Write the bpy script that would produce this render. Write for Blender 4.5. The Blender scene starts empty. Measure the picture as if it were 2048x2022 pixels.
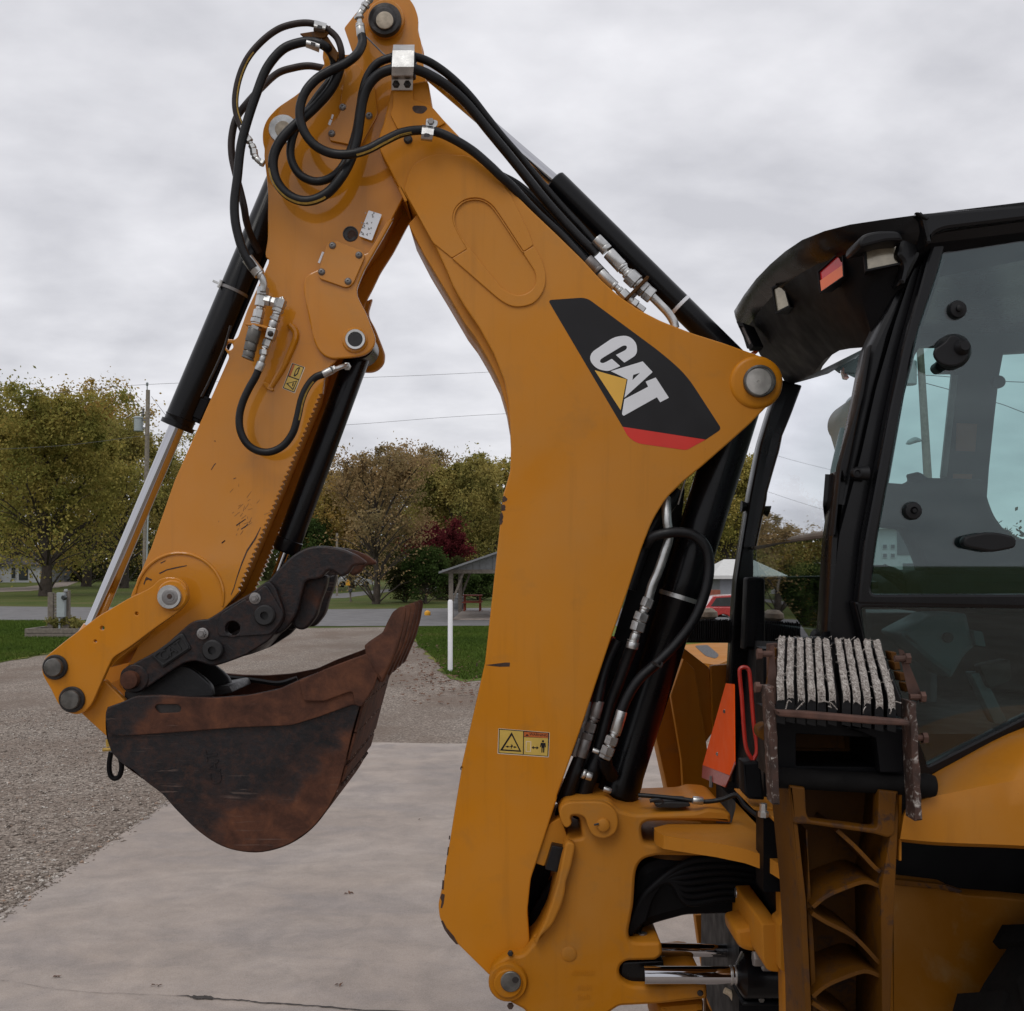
import bpy, math, random
import numpy as np
from mathutils import Vector, Matrix, noise
from mathutils.geometry import tessellate_polygon
R = math.radians
SC = bpy.context.scene
COL = SC.collection
# ---------------------------------------------------------------- camera
H, F, CX, HY = 2.0, 2196.0, 1024.0, 1130.0      # eye height (m), focal length / principal point / horizon in photo pixels
cam_d = bpy.data.cameras.new('camera'); cam = bpy.data.objects.new('camera', cam_d); COL.objects.link(cam)
cam.location = (0, 0, H); cam.rotation_euler = (R(90), 0, 0)
cam_d.sensor_width = 36; cam_d.lens = 36*F/2048; cam_d.shift_y = (HY-1011)/2048
cam_d.clip_start = .05; cam_d.clip_end = 3000
SC.camera = cam
SC.render.engine = 'CYCLES'
SC.render.resolution_x = 1024; SC.render.resolution_y = 1011
SC.view_settings.view_transform = 'Standard'; SC.view_settings.look = 'None'
SC.view_settings.exposure = 0.0; SC.view_settings.gamma = 1
# ---------------------------------------------------------------- overcast sky and soft sun
SUN_EL, SUN_AZ = R(52), R(205)                    # behind the camera, to the left
wd = bpy.data.worlds.new('World'); SC.world = wd; wd.use_nodes = True
nt = wd.node_tree; nt.nodes.clear(); N = nt.nodes.new; L = nt.links.new
wo = N('ShaderNodeOutputWorld'); bg = N('ShaderNodeBackground'); bg.inputs['Strength'].default_value = 0.1
sky = N('ShaderNodeTexSky'); sky.sky_type = 'NISHITA'; sky.sun_disc = False; sky.sun_elevation = SUN_EL; sky.sun_rotation = SUN_AZ
tc = N('ShaderNodeTexCoord'); sep = N('ShaderNodeSeparateXYZ'); L(tc.outputs['Generated'], sep.inputs[0])
def mth(op, a, b=None, c=None):
    n = N('ShaderNodeMath'); n.operation = op
    for i, v in enumerate((a, b, c)):
        if v is None: continue
        if isinstance(v, (int, float)): n.inputs[i].default_value = v
        else: L(v, n.inputs[i])
    return n.outputs[0]
zz = mth('ADD', mth('MAXIMUM', sep.outputs['Z'], 0.0), 0.34)
cmb = N('ShaderNodeCombineXYZ'); L(mth('DIVIDE', sep.outputs['X'], zz), cmb.inputs[0]); L(mth('DIVIDE', sep.outputs['Y'], zz), cmb.inputs[1])
mp = N('ShaderNodeMapping'); mp.inputs['Rotation'].default_value = (0, 0, R(-24)); mp.inputs['Scale'].default_value = (.85, 1.1, 1); L(cmb.outputs[0], mp.inputs[0])
n1 = N('ShaderNodeTexNoise'); n1.inputs['Scale'].default_value = 2.6; n1.inputs['Detail'].default_value = 7; n1.inputs['Roughness'].default_value = .5; n1.inputs['Distortion'].default_value = .35
L(mp.outputs[0], n1.inputs['Vector'])
n2 = N('ShaderNodeTexNoise'); n2.inputs['Scale'].default_value = 8.5; n2.inputs['Detail'].default_value = 7; L(mp.outputs[0], n2.inputs['Vector'])
v = mth('ADD', mth('MULTIPLY', n1.outputs['Fac'], .62), mth('MULTIPLY', n2.outputs['Fac'], .38))
cr = N('ShaderNodeValToRGB'); L(v, cr.inputs[0])
cr.color_ramp.elements[0].position = .36; cr.color_ramp.elements[0].color = (.62, .62, .66, 1)
cr.color_ramp.elements[1].position = .68; cr.color_ramp.elements[1].color = (.92, .915, .95, 1)
mx = N('ShaderNodeMix'); mx.data_type = 'RGBA'; mx.blend_type = 'MIX'; mx.inputs['Factor'].default_value = .06
sc10 = N('ShaderNodeVectorMath'); sc10.operation = 'SCALE'; sc10.inputs['Scale'].default_value = 10.2; L(cr.outputs[0], sc10.inputs[0])
L(sc10.outputs[0], mx.inputs[6]); L(sky.outputs[0], mx.inputs[7]); L(mx.outputs[2], bg.inputs[0]); L(bg.outputs[0], wo.inputs[0])
sd = bpy.data.lights.new('sun', 'SUN'); sd.energy = .9; sd.angle = R(28); sd.color = (1, .97, .92)
sun = bpy.data.objects.new('sun', sd); COL.objects.link(sun); sun.location = (-5, -5, 15)
sun.rotation_euler = Vector((math.sin(SUN_AZ)*math.cos(SUN_EL), math.cos(SUN_AZ)*math.cos(SUN_EL), math.sin(SUN_EL))).to_track_quat('Z', 'Y').to_euler()

# ---------------------------------------------------------------- drawing frames: photo crops used as drafting sheets (x0, y0, scale)
Z = {'p': (0, 0, 1), 'o': (0, 0, .9434), '1': (400, 0, 3.22), '2': (400, 400, 3.178), '3': (800, 300, 2.7243), '4': (1400, 350, 2.934),
     '5': (60, 1050, 2.415), '6': (1000, 950, 2.724), '7': (850, 1500, 2.576), '8': (1450, 1200, 2.3195), '9': (0, 740, 3.178),
     '10': (580, 850, 3.814), '11': (1480, 650, 2.934), '12': (0, 1300, 2.1467), 'n': (640, 0, 6.357), 'm': (1080, 1360, 7.335),
     'k': (440, 540, 6.811), 'w': (980, 1430, 13.8), 'q': (1380, 900, 4.539), 's': (1380, 1560, 4.127), 'c': (1400, 800, 2.934)}
def T(k, pts):
    x0, y0, s = Z[k]
    return [(x0+p[0]/s, y0+p[1]/s) + tuple(p[2:]) for p in pts]
def T1(k, x, y): return T(k, [(x, y)])[0]
def P(px, py, Y): return Vector(((px-CX)*Y/F, Y, H-(py-HY)*Y/F))
def G(px, py, z=0.0):                             # ground / level plane point
    Y = (H-z)*F/(py-HY); return Vector(((px-CX)*Y/F, Y, z))
def rounded(pts, r0=0):
    """outline with corners rounded by radius r (third item of a point, photo px)"""
    out = []; n = len(pts)
    for i in range(n):
        p = Vector(pts[i][:2]); r = pts[i][2] if len(pts[i]) > 2 else r0
        if r <= 0: out.append(tuple(p)); continue
        a = Vector(pts[i-1][:2])-p; b = Vector(pts[(i+1) % n][:2])-p
        la, lb = a.length, b.length
        if la < 1e-6 or lb < 1e-6: continue
        ra = min(r, la*.48); rb = min(r, lb*.48); A = p+a/la*ra; B = p+b/lb*rb
        k = 5 if r > 6 else 3
        for j in range(k+1):
            t = j/k; q = A*(1-t)**2+p*2*t*(1-t)+B*t*t; out.append(tuple(q))
    return out
def catmull(pts, n=6, closed=False):
    pts = [Vector(p) for p in pts]; m = len(pts); out = []
    rng = range(m if closed else m-1)
    for i in rng:
        p1 = pts[i]; p2 = pts[(i+1) % m]
        p0 = pts[i-1] if (closed or i > 0) else p1*2-p2
        p3 = pts[(i+2) % m] if (closed or i+2 < m) else p2*2-p1
        for j in range(n):
            t = j/n
            out.append(.5*((2*p1)+(p2-p0)*t+(2*p0-5*p1+4*p2-p3)*t*t+(3*p1-p0-3*p2+p3)*t**3))
    if not closed: out.append(pts[-1])
    return out
def smooth_outline(pts, n=5): return [tuple(p) for p in catmull([p[:2] for p in pts], n, True)]
def circ(cx, cy, r, n=28, a0=0, a1=360): return [(cx+r*math.cos(R(a0+(a1-a0)*i/n)), cy+r*math.sin(R(a0+(a1-a0)*i/n))) for i in range(n if a1-a0 == 360 else n+1)]

# ---------------------------------------------------------------- geometry pieces: each returns (verts, faces)
def g_box(lo, hi, M=None):
    x0, y0, z0 = lo; x1, y1, z1 = hi
    v = [Vector(c) for c in ((x0,y0,z0),(x1,y0,z0),(x1,y1,z0),(x0,y1,z0),(x0,y0,z1),(x1,y0,z1),(x1,y1,z1),(x0,y1,z1))]
    if M: v = [M @ c for c in v]
    return v, [(0,3,2,1),(4,5,6,7),(0,1,5,4),(1,2,6,5),(2,3,7,6),(3,0,4,7)]
def g_obox(c, ax, ay, az, sx, sy, sz):            # oriented box
    c = Vector(c); ax = Vector(ax).normalized(); ay = Vector(ay).normalized(); az = Vector(az).normalized()
    M = Matrix((ax, ay, az)).transposed().to_4x4(); M.translation = c
    return g_box((-sx/2,-sy/2,-sz/2), (sx/2,sy/2,sz/2), M)
def frames(pts):
    m = len(pts); T_ = []
    for i in range(m):
        d = pts[min(i+1, m-1)]-pts[max(i-1, 0)]
        T_.append(d.normalized() if d.length > 1e-9 else Vector((0,0,1)))
    u = T_[0].orthogonal().normalized(); U = []
    for t in T_:
        u = (u-t*u.dot(t)); u = u.normalized() if u.length > 1e-6 else t.orthogonal().normalized(); U.append(u)
    return T_, U
def g_tube(pts, r, sides=12, n=0, closed_ends=True):
    pts = [Vector(p) for p in pts]
    if n: 
        rr = r if not isinstance(r, (int, float)) else None
        pts2 = catmull(pts, n)
        if rr: r = [rr[min(int(i/n), len(rr)-1)]*(1-(i % n)/n)+rr[min(int(i/n)+1, len(rr)-1)]*((i % n)/n) for i in range(len(pts2))]
        pts = pts2
    T_, U = frames(pts); v = []; f = []
    for i, p in enumerate(pts):
        w = T_[i].cross(U[i]); q = r if isinstance(r, (int, float)) else r[i]
        for k in range(sides):
            a = 2*math.pi*k/sides; v.append(p+U[i]*q*math.cos(a)+w*q*math.sin(a))
    for i in range(len(pts)-1):
        for k in range(sides):
            a = i*sides+k; b = i*sides+(k+1) % sides; f.append((a, b, b+sides, a+sides))
    if closed_ends: f.append(tuple(range(sides-1, -1, -1))); f.append(tuple(range((len(pts)-1)*sides, len(pts)*sides)))
    return v, f
def g_rev(p0, p1, prof, sides=24, phase=0.0):
    """lathe round the axis p0-p1; prof = [(distance along, radius)]"""
    p0 = Vector(p0); d = (Vector(p1)-p0).normalized(); u = d.orthogonal().normalized()
    if abs(d.dot(Vector((0,1,0)))) > .99: u = Vector((1,0,0))
    u = (u-d*u.dot(d)).normalized(); w = d.cross(u); v = []; f = []
    for t, r in prof:
        for k in range(sides):
            a = 2*math.pi*k/sides+phase; v.append(p0+d*t+u*r*math.cos(a)+w*r*math.sin(a))
    for i in range(len(prof)-1):
        for k in range(sides):
            a = i*sides+k; b = i*sides+(k+1) % sides; f.append((a, b, b+sides, a+sides))
    f.append(tuple(range(sides-1, -1, -1))); f.append(tuple(range((len(prof)-1)*sides, len(prof)*sides)))
    return v, f
def cyl(p0, p1, r, sides=24, ch=.0015):
    L_ = (Vector(p1)-Vector(p0)).length; ch = min(ch, L_*.3, r*.4)
    return g_rev(p0, p1, [(0, r-ch), (ch, r), (L_-ch, r), (L_, r-ch)], sides)
def g_plate(loops, Y0, Y1, ref=None, bevel=.0015, res=1):
    """outline loops (photo px at depth ref) extruded from depth Y0 back to Y1; inner loops cut holes"""
    ref = ref or Y0; cu = bpy.data.curves.new('c', 'CURVE'); cu.dimensions = '2D'; cu.fill_mode = 'BOTH'
    if loops and isinstance(loops[0][0], (int, float)): loops = [loops]
    for lp in loops:
        s = cu.splines.new('POLY'); s.points.add(len(lp)-1); s.use_cyclic_u = True
        for i, p in enumerate(lp):
            q = P(p[0], p[1], ref); s.points[i].co = (q.x, q.z, 0, 1)
    th = Y1-Y0; bevel = min(bevel, th*.45)
    cu.extrude = th/2-bevel; cu.bevel_depth = bevel; cu.offset = -bevel; cu.bevel_resolution = res if bevel > .001 else 0
    if bevel <= 0: cu.bevel_depth = 0; cu.offset = 0
    ob = bpy.data.objects.new('c', cu); me = bpy.data.meshes.new_from_object(ob)
    co = np.empty(len(me.vertices)*3); me.vertices.foreach_get('co', co); co = co.reshape(-1, 3)
    yc = (Y0+Y1)/2
    v = [Vector((c[0], yc-c[2], c[1])) for c in co]; f = [tuple(p.vertices) for p in me.polygons]
    bpy.data.objects.remove(ob); bpy.data.curves.remove(cu); bpy.data.meshes.remove(me)
    return v, f
def g_hplate(pts, z, th):                         # level plate traced at height z
    top = [G(p[0], p[1], z) for p in pts]; n = len(top)
    tri = tessellate_polygon([top]); v = top+[p-Vector((0,0,th)) for p in top]
    f = [tuple(t) for t in tri]+[tuple(i+n for i in reversed(t)) for t in tri]+[(i, (i+1) % n, (i+1) % n+n, i+n) for i in range(n)]
    return v, f
def g_grid(rows):                                 # rows of equal length
    v = [Vector(p) for r in rows for p in r]; m = len(rows[0])
    f = [(i*m+j, i*m+j+1, (i+1)*m+j+1, (i+1)*m+j) for i in range(len(rows)-1) for j in range(m-1)]
    return v, f
def g_solid(rows, off):                           # grid thickened by the vector off
    v, f = g_grid(rows); m = len(rows[0]); n = len(rows); N0 = len(v); off = Vector(off)
    v2 = v+[p+off for p in v]; f2 = f+[tuple(i+N0 for i in reversed(q)) for q in f]
    rim = [j for j in range(m)]+[i*m+m-1 for i in range(1, n)]+[(n-1)*m+j for j in range(m-2, -1, -1)]+[i*m for i in range(n-2, 0, -1)]
    for i in range(len(rim)):
        a, b = rim[i], rim[(i+1) % len(rim)]; f2.append((a, b, b+N0, a+N0))
    return v2, f2

# ---------------------------------------------------------------- objects
ORIG = {}
def mk(name, pieces, mat, parent=None, smooth=.6, label=None, origin=None, kind=None, bev=0):
    """pieces: one (verts, faces) or a list of them -> ONE mesh object; children keep world-space meshes"""
    if isinstance(pieces, tuple): pieces = [pieces]
    V = []; Fc = []
    for v, f in pieces:
        b = len(V); V += v; Fc += [tuple(i+b for i in q) for q in f]
    o0 = Vector(origin) if origin is not None else Vector()
    me = bpy.data.meshes.new(name); me.from_pydata([p-o0 for p in V], [], Fc); me.materials.append(mat)
    if smooth: me.shade_smooth(); me.set_sharp_from_angle(angle=smooth)
    ob = bpy.data.objects.new(name, me); COL.objects.link(ob); ob.location = o0; ORIG[ob.name] = o0
    if parent is not None:
        ob.parent = parent; ob.matrix_parent_inverse = Matrix.Translation(-ORIG.get(parent.name, Vector()))
    if label: ob['label'] = label
    if kind: ob['kind'] = kind
    if bev:
        m = ob.modifiers.new('bevel', 'BEVEL'); m.width = bev; m.segments = 2; m.limit_method = 'ANGLE'; m.angle_limit = R(50)
    return ob
def tag(o, label, cat, group=None):
    o['label'] = label; o['category'] = cat
    if group: o['group'] = group
    return o
def empty(name, loc, label, cat, group=None):
    o = bpy.data.objects.new(name, None); COL.objects.link(o); o.location = Vector(loc); ORIG[o.name] = Vector(loc); o.empty_display_size = .2
    return tag(o, label, cat, group)
def npmesh(name, V, Fa, mat, parent=None, kind=None, k=4):
    """fast mesh from numpy arrays of k-gons"""
    me = bpy.data.meshes.new(name); nf = len(Fa)
    me.vertices.add(len(V)); me.vertices.foreach_set('co', np.asarray(V, dtype=np.float32).ravel())
    me.loops.add(nf*k); me.loops.foreach_set('vertex_index', np.asarray(Fa, dtype=np.int32).ravel())
    me.polygons.add(nf); me.polygons.foreach_set('loop_start', np.arange(nf, dtype=np.int32)*k)
    me.update(calc_edges=True); me.materials.append(mat)
    ob = bpy.data.objects.new(name, me); COL.objects.link(ob)
    if parent is not None: ob.parent = parent; ob.matrix_parent_inverse = Matrix.Translation(-ORIG.get(parent.name, Vector()))
    if kind: ob['kind'] = kind
    return ob
# ---------------------------------------------------------------- materials
class NT:
    def __init__(s, name):
        s.m = bpy.data.materials.new(name); s.m.use_nodes = True; s.t = s.m.node_tree; s.t.nodes.clear()
        s.out = s.t.nodes.new('ShaderNodeOutputMaterial'); s.tc = s.n('TexCoord')
    def n(s, t, **kw):
        q = s.t.nodes.new('ShaderNode'+t)
        for k, v in kw.items():
            if k in q.inputs: s.put(q.inputs[k], v)
            else: setattr(q, k, v)
        return q
    def put(s, inp, v):
        if isinstance(v, bpy.types.NodeSocket): s.t.links.new(v, inp)
        else: inp.default_value = v
    def noise(s, scale, detail=4, rough=.5, vec=None, dist=0, out='Fac'):
        q = s.n('TexNoise', Scale=scale, Detail=detail, Roughness=rough, Distortion=dist); s.put(q.inputs['Vector'], vec or s.tc.outputs['Object']); return q.outputs[out]
    def ramp(s, f, stops):
        q = s.n('ValToRGB'); s.put(q.inputs[0], f); e = q.color_ramp.elements
        while len(e) < len(stops): e.new(.5)
        for i, (p, c) in enumerate(stops):
            e[i].position = p; e[i].color = (c[0], c[1], c[2], 1) if isinstance(c, tuple) else (c, c, c, 1)
        return q.outputs[0]
    def mix(s, f, a, b, mode='MIX'):
        q = s.n('Mix', data_type='RGBA', blend_type=mode)
        for i, v in ((0, f), (6, a), (7, b)): s.put(q.inputs[i], v if isinstance(v, (bpy.types.NodeSocket, float, int)) else (v[0], v[1], v[2], 1))
        return q.outputs[2]
    def math(s, op, a, b=0.0):
        q = s.n('Math', operation=op); s.put(q.inputs[0], a); s.put(q.inputs[1], b); return q.outputs[0]
    def mapv(s, scale=(1,1,1), rot=(0,0,0), loc=(0,0,0)):
        q = s.n('Mapping', Scale=scale, Rotation=rot, Location=loc); s.put(q.inputs['Vector'], s.tc.outputs['Object']); return q.outputs[0]
    def bump(s, h, strength=.2, dist=.01, nrm=None):
        q = s.n('Bump', Strength=strength, Distance=dist, Height=h)
        if nrm: s.put(q.inputs['Normal'], nrm)
        return q.outputs[0]
    def bsdf(s, **kw):
        q = s.n('BsdfPrincipled')
        for k, v in kw.items():
            k = {'col': 'Base Color', 'rough': 'Roughness', 'metal': 'Metallic', 'coat': 'Coat Weight', 'coatr': 'Coat Roughness', 'nrm': 'Normal', 'cnrm': 'Coat Normal', 'spec': 'Specular IOR Level', 'sheen': 'Sheen Weight'}[k]
            if k == 'Base Color' and not isinstance(v, bpy.types.NodeSocket): v = (v[0], v[1], v[2], 1)
            s.put(q.inputs[k], v)
        s.t.links.new(q.outputs[0], s.out.inputs[0]); s.b = q; return s.m
def sc(c, k): return (c[0]*k, c[1]*k, c[2]*k)
def simple(name, col, rough=.5, metal=0, var=.15, vs=8, coat=0, bumps=0, bs=60, spec=.5):
    s = NT(name); c = s.ramp(s.noise(vs, 5), [(.3, sc(col, 1-var)), (.7, sc(col, 1+var))])
    r = s.ramp(s.noise(vs*2.3, 3), [(.3, rough*.8), (.7, min(1, rough*1.2))])
    kw = dict(col=c, rough=r, metal=metal, coat=coat, coatr=.1, spec=spec)
    if bumps: kw['nrm'] = s.bump(s.noise(bs, 3), bumps, .003)
    return s.bsdf(**kw)
YEL = (.505, .182, .002)
def paint(name, col, rough, coat, coatr, dirt=.25, peel=.05):
    s = NT(name)
    c = s.ramp(s.noise(2.2, 4), [(.3, sc(col, .95)), (.7, sc(col, 1.06))])
    d = s.ramp(s.noise(9, 8, .65, dist=.4), [(.56, 0.0), (.74, 1.0)])
    c = s.mix(s.math('MULTIPLY', d, dirt), c, (.22, .12, .04))
    du = s.ramp(s.noise(1.6, 6, .6, dist=.5), [(.42, 0.0), (.7, 1.0)]); c = s.mix(s.math('MULTIPLY', du, .26), c, (.42, .25, .10))
    ru = s.ramp(s.noise(1.0, 5, .6, vec=s.mapv((26, 26, 1.6))), [(.55, 0.0), (.75, 1.0)]); c = s.mix(s.math('MULTIPLY', ru, .20), c, (.16, .07, .015))
    sp = s.ramp(s.noise(150, 2), [(.76, 0.0), (.79, 1.0)]); c = s.mix(s.math('MULTIPLY', sp, .5), c, (.09, .04, .015))
    r = s.ramp(s.noise(5, 5), [(.3, rough*.85), (.75, min(1, rough*1.25))])
    cw = s.ramp(s.noise(3.3, 6, .6), [(.3, coat), (.72, coat*.45)])
    return s.bsdf(col=c, rough=r, coat=cw, coatr=coatr, spec=.16, nrm=s.bump(s.noise(90, 2), peel, .002), cnrm=s.bump(s.noise(45, 2), peel*.6, .002))
M = {}
M['yellow'] = paint('yellow_paint_satin', YEL, .5, .32, .28)
M['yellow_gloss'] = paint('yellow_paint_gloss', YEL, .42, 1.0, .06, peel=.035)
M['yellow_fender_dim'] = paint('yellow_fender_paint_dim', sc(YEL, .72), .45, .3, .25)  # same yellow, darkened to imitate the dimmer light on the fender
M['yellow_grimy_shaded'] = paint('yellow_grimy_shaded_paint', sc(YEL, .42), .6, .05, .4, dirt=.9)  # base yellow darkened to imitate shade, under heavy dirt noise
M['yellow_dusty'] = paint('yellow_paint_dusty', sc(YEL, .80), .6, .08, .4, dirt=.5)
def worn_shaded_yellow():
    s = NT('yellow_paint_chipped_shaded'); c = s.ramp(s.noise(3, 4), [(.3, sc(YEL, .09)), (.7, sc(YEL, .24))])  # base yellow darkened to imitate shade on the stabilizer arm; chips are wear
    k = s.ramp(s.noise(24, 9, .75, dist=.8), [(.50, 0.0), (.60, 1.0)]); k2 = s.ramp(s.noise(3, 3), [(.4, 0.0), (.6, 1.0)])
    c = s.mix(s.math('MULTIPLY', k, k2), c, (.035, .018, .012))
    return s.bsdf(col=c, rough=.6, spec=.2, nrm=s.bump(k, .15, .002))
M['yellow_worn_shaded'] = worn_shaded_yellow()
M['black'] = simple('black_gloss_paint', (.004, .004, .005), .28, coat=.12, var=.25, vs=5, spec=.22)
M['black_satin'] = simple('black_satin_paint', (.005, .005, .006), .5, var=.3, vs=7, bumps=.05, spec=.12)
M['tube_black'] = simple('black_cylinder_enamel', (.003, .003, .004), .3, coat=.12, var=.3, vs=6, spec=.2)
M['plastic'] = simple('black_moulded_plastic', (.007, .007, .008), .5, bumps=.08, bs=300, spec=.25)
M['dark_worn'] = None
def dark_worn():
    s = NT('black_worn_steel'); c = s.ramp(s.noise(5, 7, .6), [(.35, (.006, .006, .007)), (.6, (.013, .012, .0125)), (.75, (.03, .022, .018))])
    k = s.ramp(s.noise(7, 8, .7), [(.6, 0.0), (.72, 1.0)]); c = s.mix(s.math('MULTIPLY', k, .5), c, (.10, .035, .018))
    return s.bsdf(col=c, rough=s.ramp(s.noise(12, 4), [(.3, .4), (.7, .62)]), nrm=s.bump(s.noise(60, 6), .25, .003))
M['dark_worn'] = dark_worn()
def rust(name, bias, axis_grad=None):
    """black paint worn through to brown rust; 'bias' shifts how much paint is left"""
    s = NT(name)
    r1 = s.ramp(s.noise(14, 9, .68, dist=.3), [(.28, (.022, .008, .005)), (.5, (.070, .026, .014)), (.66, (.115, .042, .020)), (.8, (.19, .09, .048))])
    p1 = s.ramp(s.noise(9, 7, .65), [(.3, (.005, .005, .0065)), (.7, (.018, .0155, .017))])
    h = s.noise(3.6, 9, .62, dist=.3)
    if axis_grad:
        x, y, z, k = axis_grad; sp = s.n('SeparateXYZ'); s.put(sp.inputs[0], s.tc.outputs['Object'])
        g = s.math('ADD', s.math('MULTIPLY', s.math('SUBTRACT', sp.outputs[0], x), y), s.math('MULTIPLY', s.math('SUBTRACT', sp.outputs[2], z), k))
        h = s.math('ADD', h, g)
    m = s.ramp(h, [(bias-.05, 0.0), (bias+.07, 1.0)])
    fine = s.ramp(s.noise(45, 8, .75), [(.45, 0.0), (.62, 1.0)])
    m2 = s.math('MAXIMUM', m, s.math('MULTIPLY', fine, .35))
    c = s.mix(m2, p1, r1)
    scr = s.ramp(s.noise(1.0, 3, .6, vec=s.mapv((9, 40, 150), (0, R(58), 0))), [(.62, 0.0), (.68, 1.0)]); c = s.mix(s.math('MULTIPLY', s.math('MULTIPLY', scr, s.ramp(s.noise(5, 4), [(.5, 0.0), (.65, 1.0)])), .5), c, (.17, .12, .10))
    return s.bsdf(col=c, rough=s.ramp(m2, [(0, .38), (1, .78)]), spec=.3, nrm=s.bump(s.noise(80, 8, .7), .45, .004))
M['bucket_side'] = rust('bucket_black_to_rust', .56, (-.74, .75, 1.42, -1.5))
M['bucket_band'] = rust('bucket_band_rust', .45, (-.86, 2.0, 1.5, 0.0))
M['rust'] = rust('bare_rust', .1)
M['thumb'] = rust('thumb_black_rusty_edges', .78, (-.75, 1.0, 1.5, 0.0))
M['steel'] = simple('zinc_plated_steel', (.50, .50, .49), .34, metal=.9, var=.22, vs=30, bumps=.06, bs=200)
M['steel_dull'] = simple('dull_grey_steel', (.23, .22, .215), .5, metal=.8, var=.3, vs=25, bumps=.1)
M['pin'] = simple('greasy_pin_steel', (.14, .135, .125), .42, metal=.7, var=.4, vs=30, bumps=.15)
M['pin_light'] = simple('plated_pin_face', (.42, .40, .37), .38, metal=.6, var=.25, vs=30, bumps=.12)
M['grease'] = simple('old_grease', (.016, .012, .011), .5, var=.5, vs=40, bumps=.4, bs=90)
M['putty'] = simple('dry_grease_cap', (.42, .36, .28), .8, var=.25, vs=60, bumps=.4, bs=120)
M['chrome'] = simple('chrome_rod', (.50, .50, .52), .05, metal=1, var=.03)
M['rubber'] = simple('hose_rubber', (.006, .006, .007), .42, var=.35, vs=30, bumps=.12, bs=220, spec=.3)
M['rubber_brown'] = simple('faded_hose_rubber', (.022, .014, .012), .5, spec=.3, var=.3, vs=20, bumps=.12, bs=220)
M['print_yellow'] = simple('hose_print', (.42, .27, .05), .6, var=.3, vs=90)
M['white'] = simple('white_decal', (.72, .73, .76), .35, var=.03)
M['decal_black'] = simple('black_decal', (.008, .007, .008), .35, var=.2, spec=.3)
M['decal_red'] = simple('red_decal', (.62, .02, .008), .35, var=.08)
M['decal_yellow'] = simple('yellow_decal', (.72, .40, .05), .35, var=.06)
M['warn_yellow'] = simple('warning_decal_yellow', (.55, .37, .07), .4, var=.1, vs=30)
M['warn_orange'] = simple('warning_decal_orange', (.42, .10, .015), .4, var=.1)
M['warn_edge'] = simple('warning_decal_edge', (.62, .50, .36), .4, var=.08)
M['smv'] = simple('fluorescent_orange', (1.0, .115, .006), .6, var=.03, spec=.1)
M['smv_red'] = simple('dark_red_reflector', (.40, .035, .035), .35, var=.12, vs=50, coat=.4)
M['red_paint'] = simple('red_handle_paint', (.36, .018, .010), .4, var=.25, vs=25, coat=.3)
M['tail_red'] = simple('red_lens', (.55, .012, .015), .15, coat=1, var=.05)
M['tail_orange'] = simple('amber_lens', (.75, .12, .01), .15, coat=1, var=.05)
M['lens'] = simple('lamp_lens', (.34, .30, .22), .18, metal=.45, coat=1, var=.25, vs=40)
M['seat'] = simple('grey_seat_cloth', (.018, .021, .025), .8, var=.15, vs=6)
M['cab_grey'] = simple('cab_trim_grey', (.020, .023, .027), .65, var=.12)
M['console'] = simple('pale_console_plastic', (.16, .20, .22), .5)
M['tyre'] = simple('tyre_rubber', (.006, .0055, .0055), .8, var=.3, bumps=.3, bs=40, spec=.12)
M['pad_fibre'] = None
def fibre():
    s = NT('frayed_belt_fibre'); n_ = s.noise(1, 5, .7, vec=s.mapv((330, 26, 330)))
    c = s.ramp(n_, [(.33, (.07, .055, .05)), (.47, (.32, .28, .25)), (.66, (.66, .62, .57))])
    return s.bsdf(col=c, rough=.95, nrm=s.bump(n_, .9, .006))
M['pad_fibre'] = fibre()
def rusty_white():
    s = NT('rust_with_white_scrapes'); a = s.ramp(s.noise(30, 6), [(.3, (.02, .010, .007)), (.7, (.075, .032, .02))])
    k = s.ramp(s.noise(60, 8, .72, dist=.6), [(.54, 0.0), (.66, 1.0)]); c = s.mix(k, a, (.40, .37, .34))
    return s.bsdf(col=c, rough=.75, nrm=s.bump(k, .3, .004))
M['scraped'] = rusty_white()
M['rust_brown'] = simple('rusty_brown_steel', (.07, .032, .022), .75, var=.45, vs=25, bumps=.4, bs=60)
M['chip'] = simple('bare_dark_chip', (.045, .022, .014), .7, var=.4, vs=60)
def glass(name, tint, refl=1.0):
    s = NT(name); tr = s.n('BsdfTransparent', Color=(*tint, 1)); gl = s.n('BsdfGlossy', Roughness=.015, Color=(.95, .97, 1, 1))
    fr = s.n('Fresnel', IOR=1.52); f = s.math('MULTIPLY', fr.outputs[0], refl); mxs = s.n('MixShader'); s.put(mxs.inputs[0], f)
    s.t.links.new(tr.outputs[0], mxs.inputs[1]); s.t.links.new(gl.outputs[0], mxs.inputs[2]); s.t.links.new(mxs.outputs[0], s.out.inputs[0]); return s.m
M['glass'] = glass('green_tinted_cab_glass', (.58, .73, .72), 1.45)
M['rear_glass'] = glass('rear_cab_glass', (.38, .50, .49), 2.5)
M['house_glass'] = simple('dark_window_glass', (.03, .035, .04), .1, coat=.5)
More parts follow.
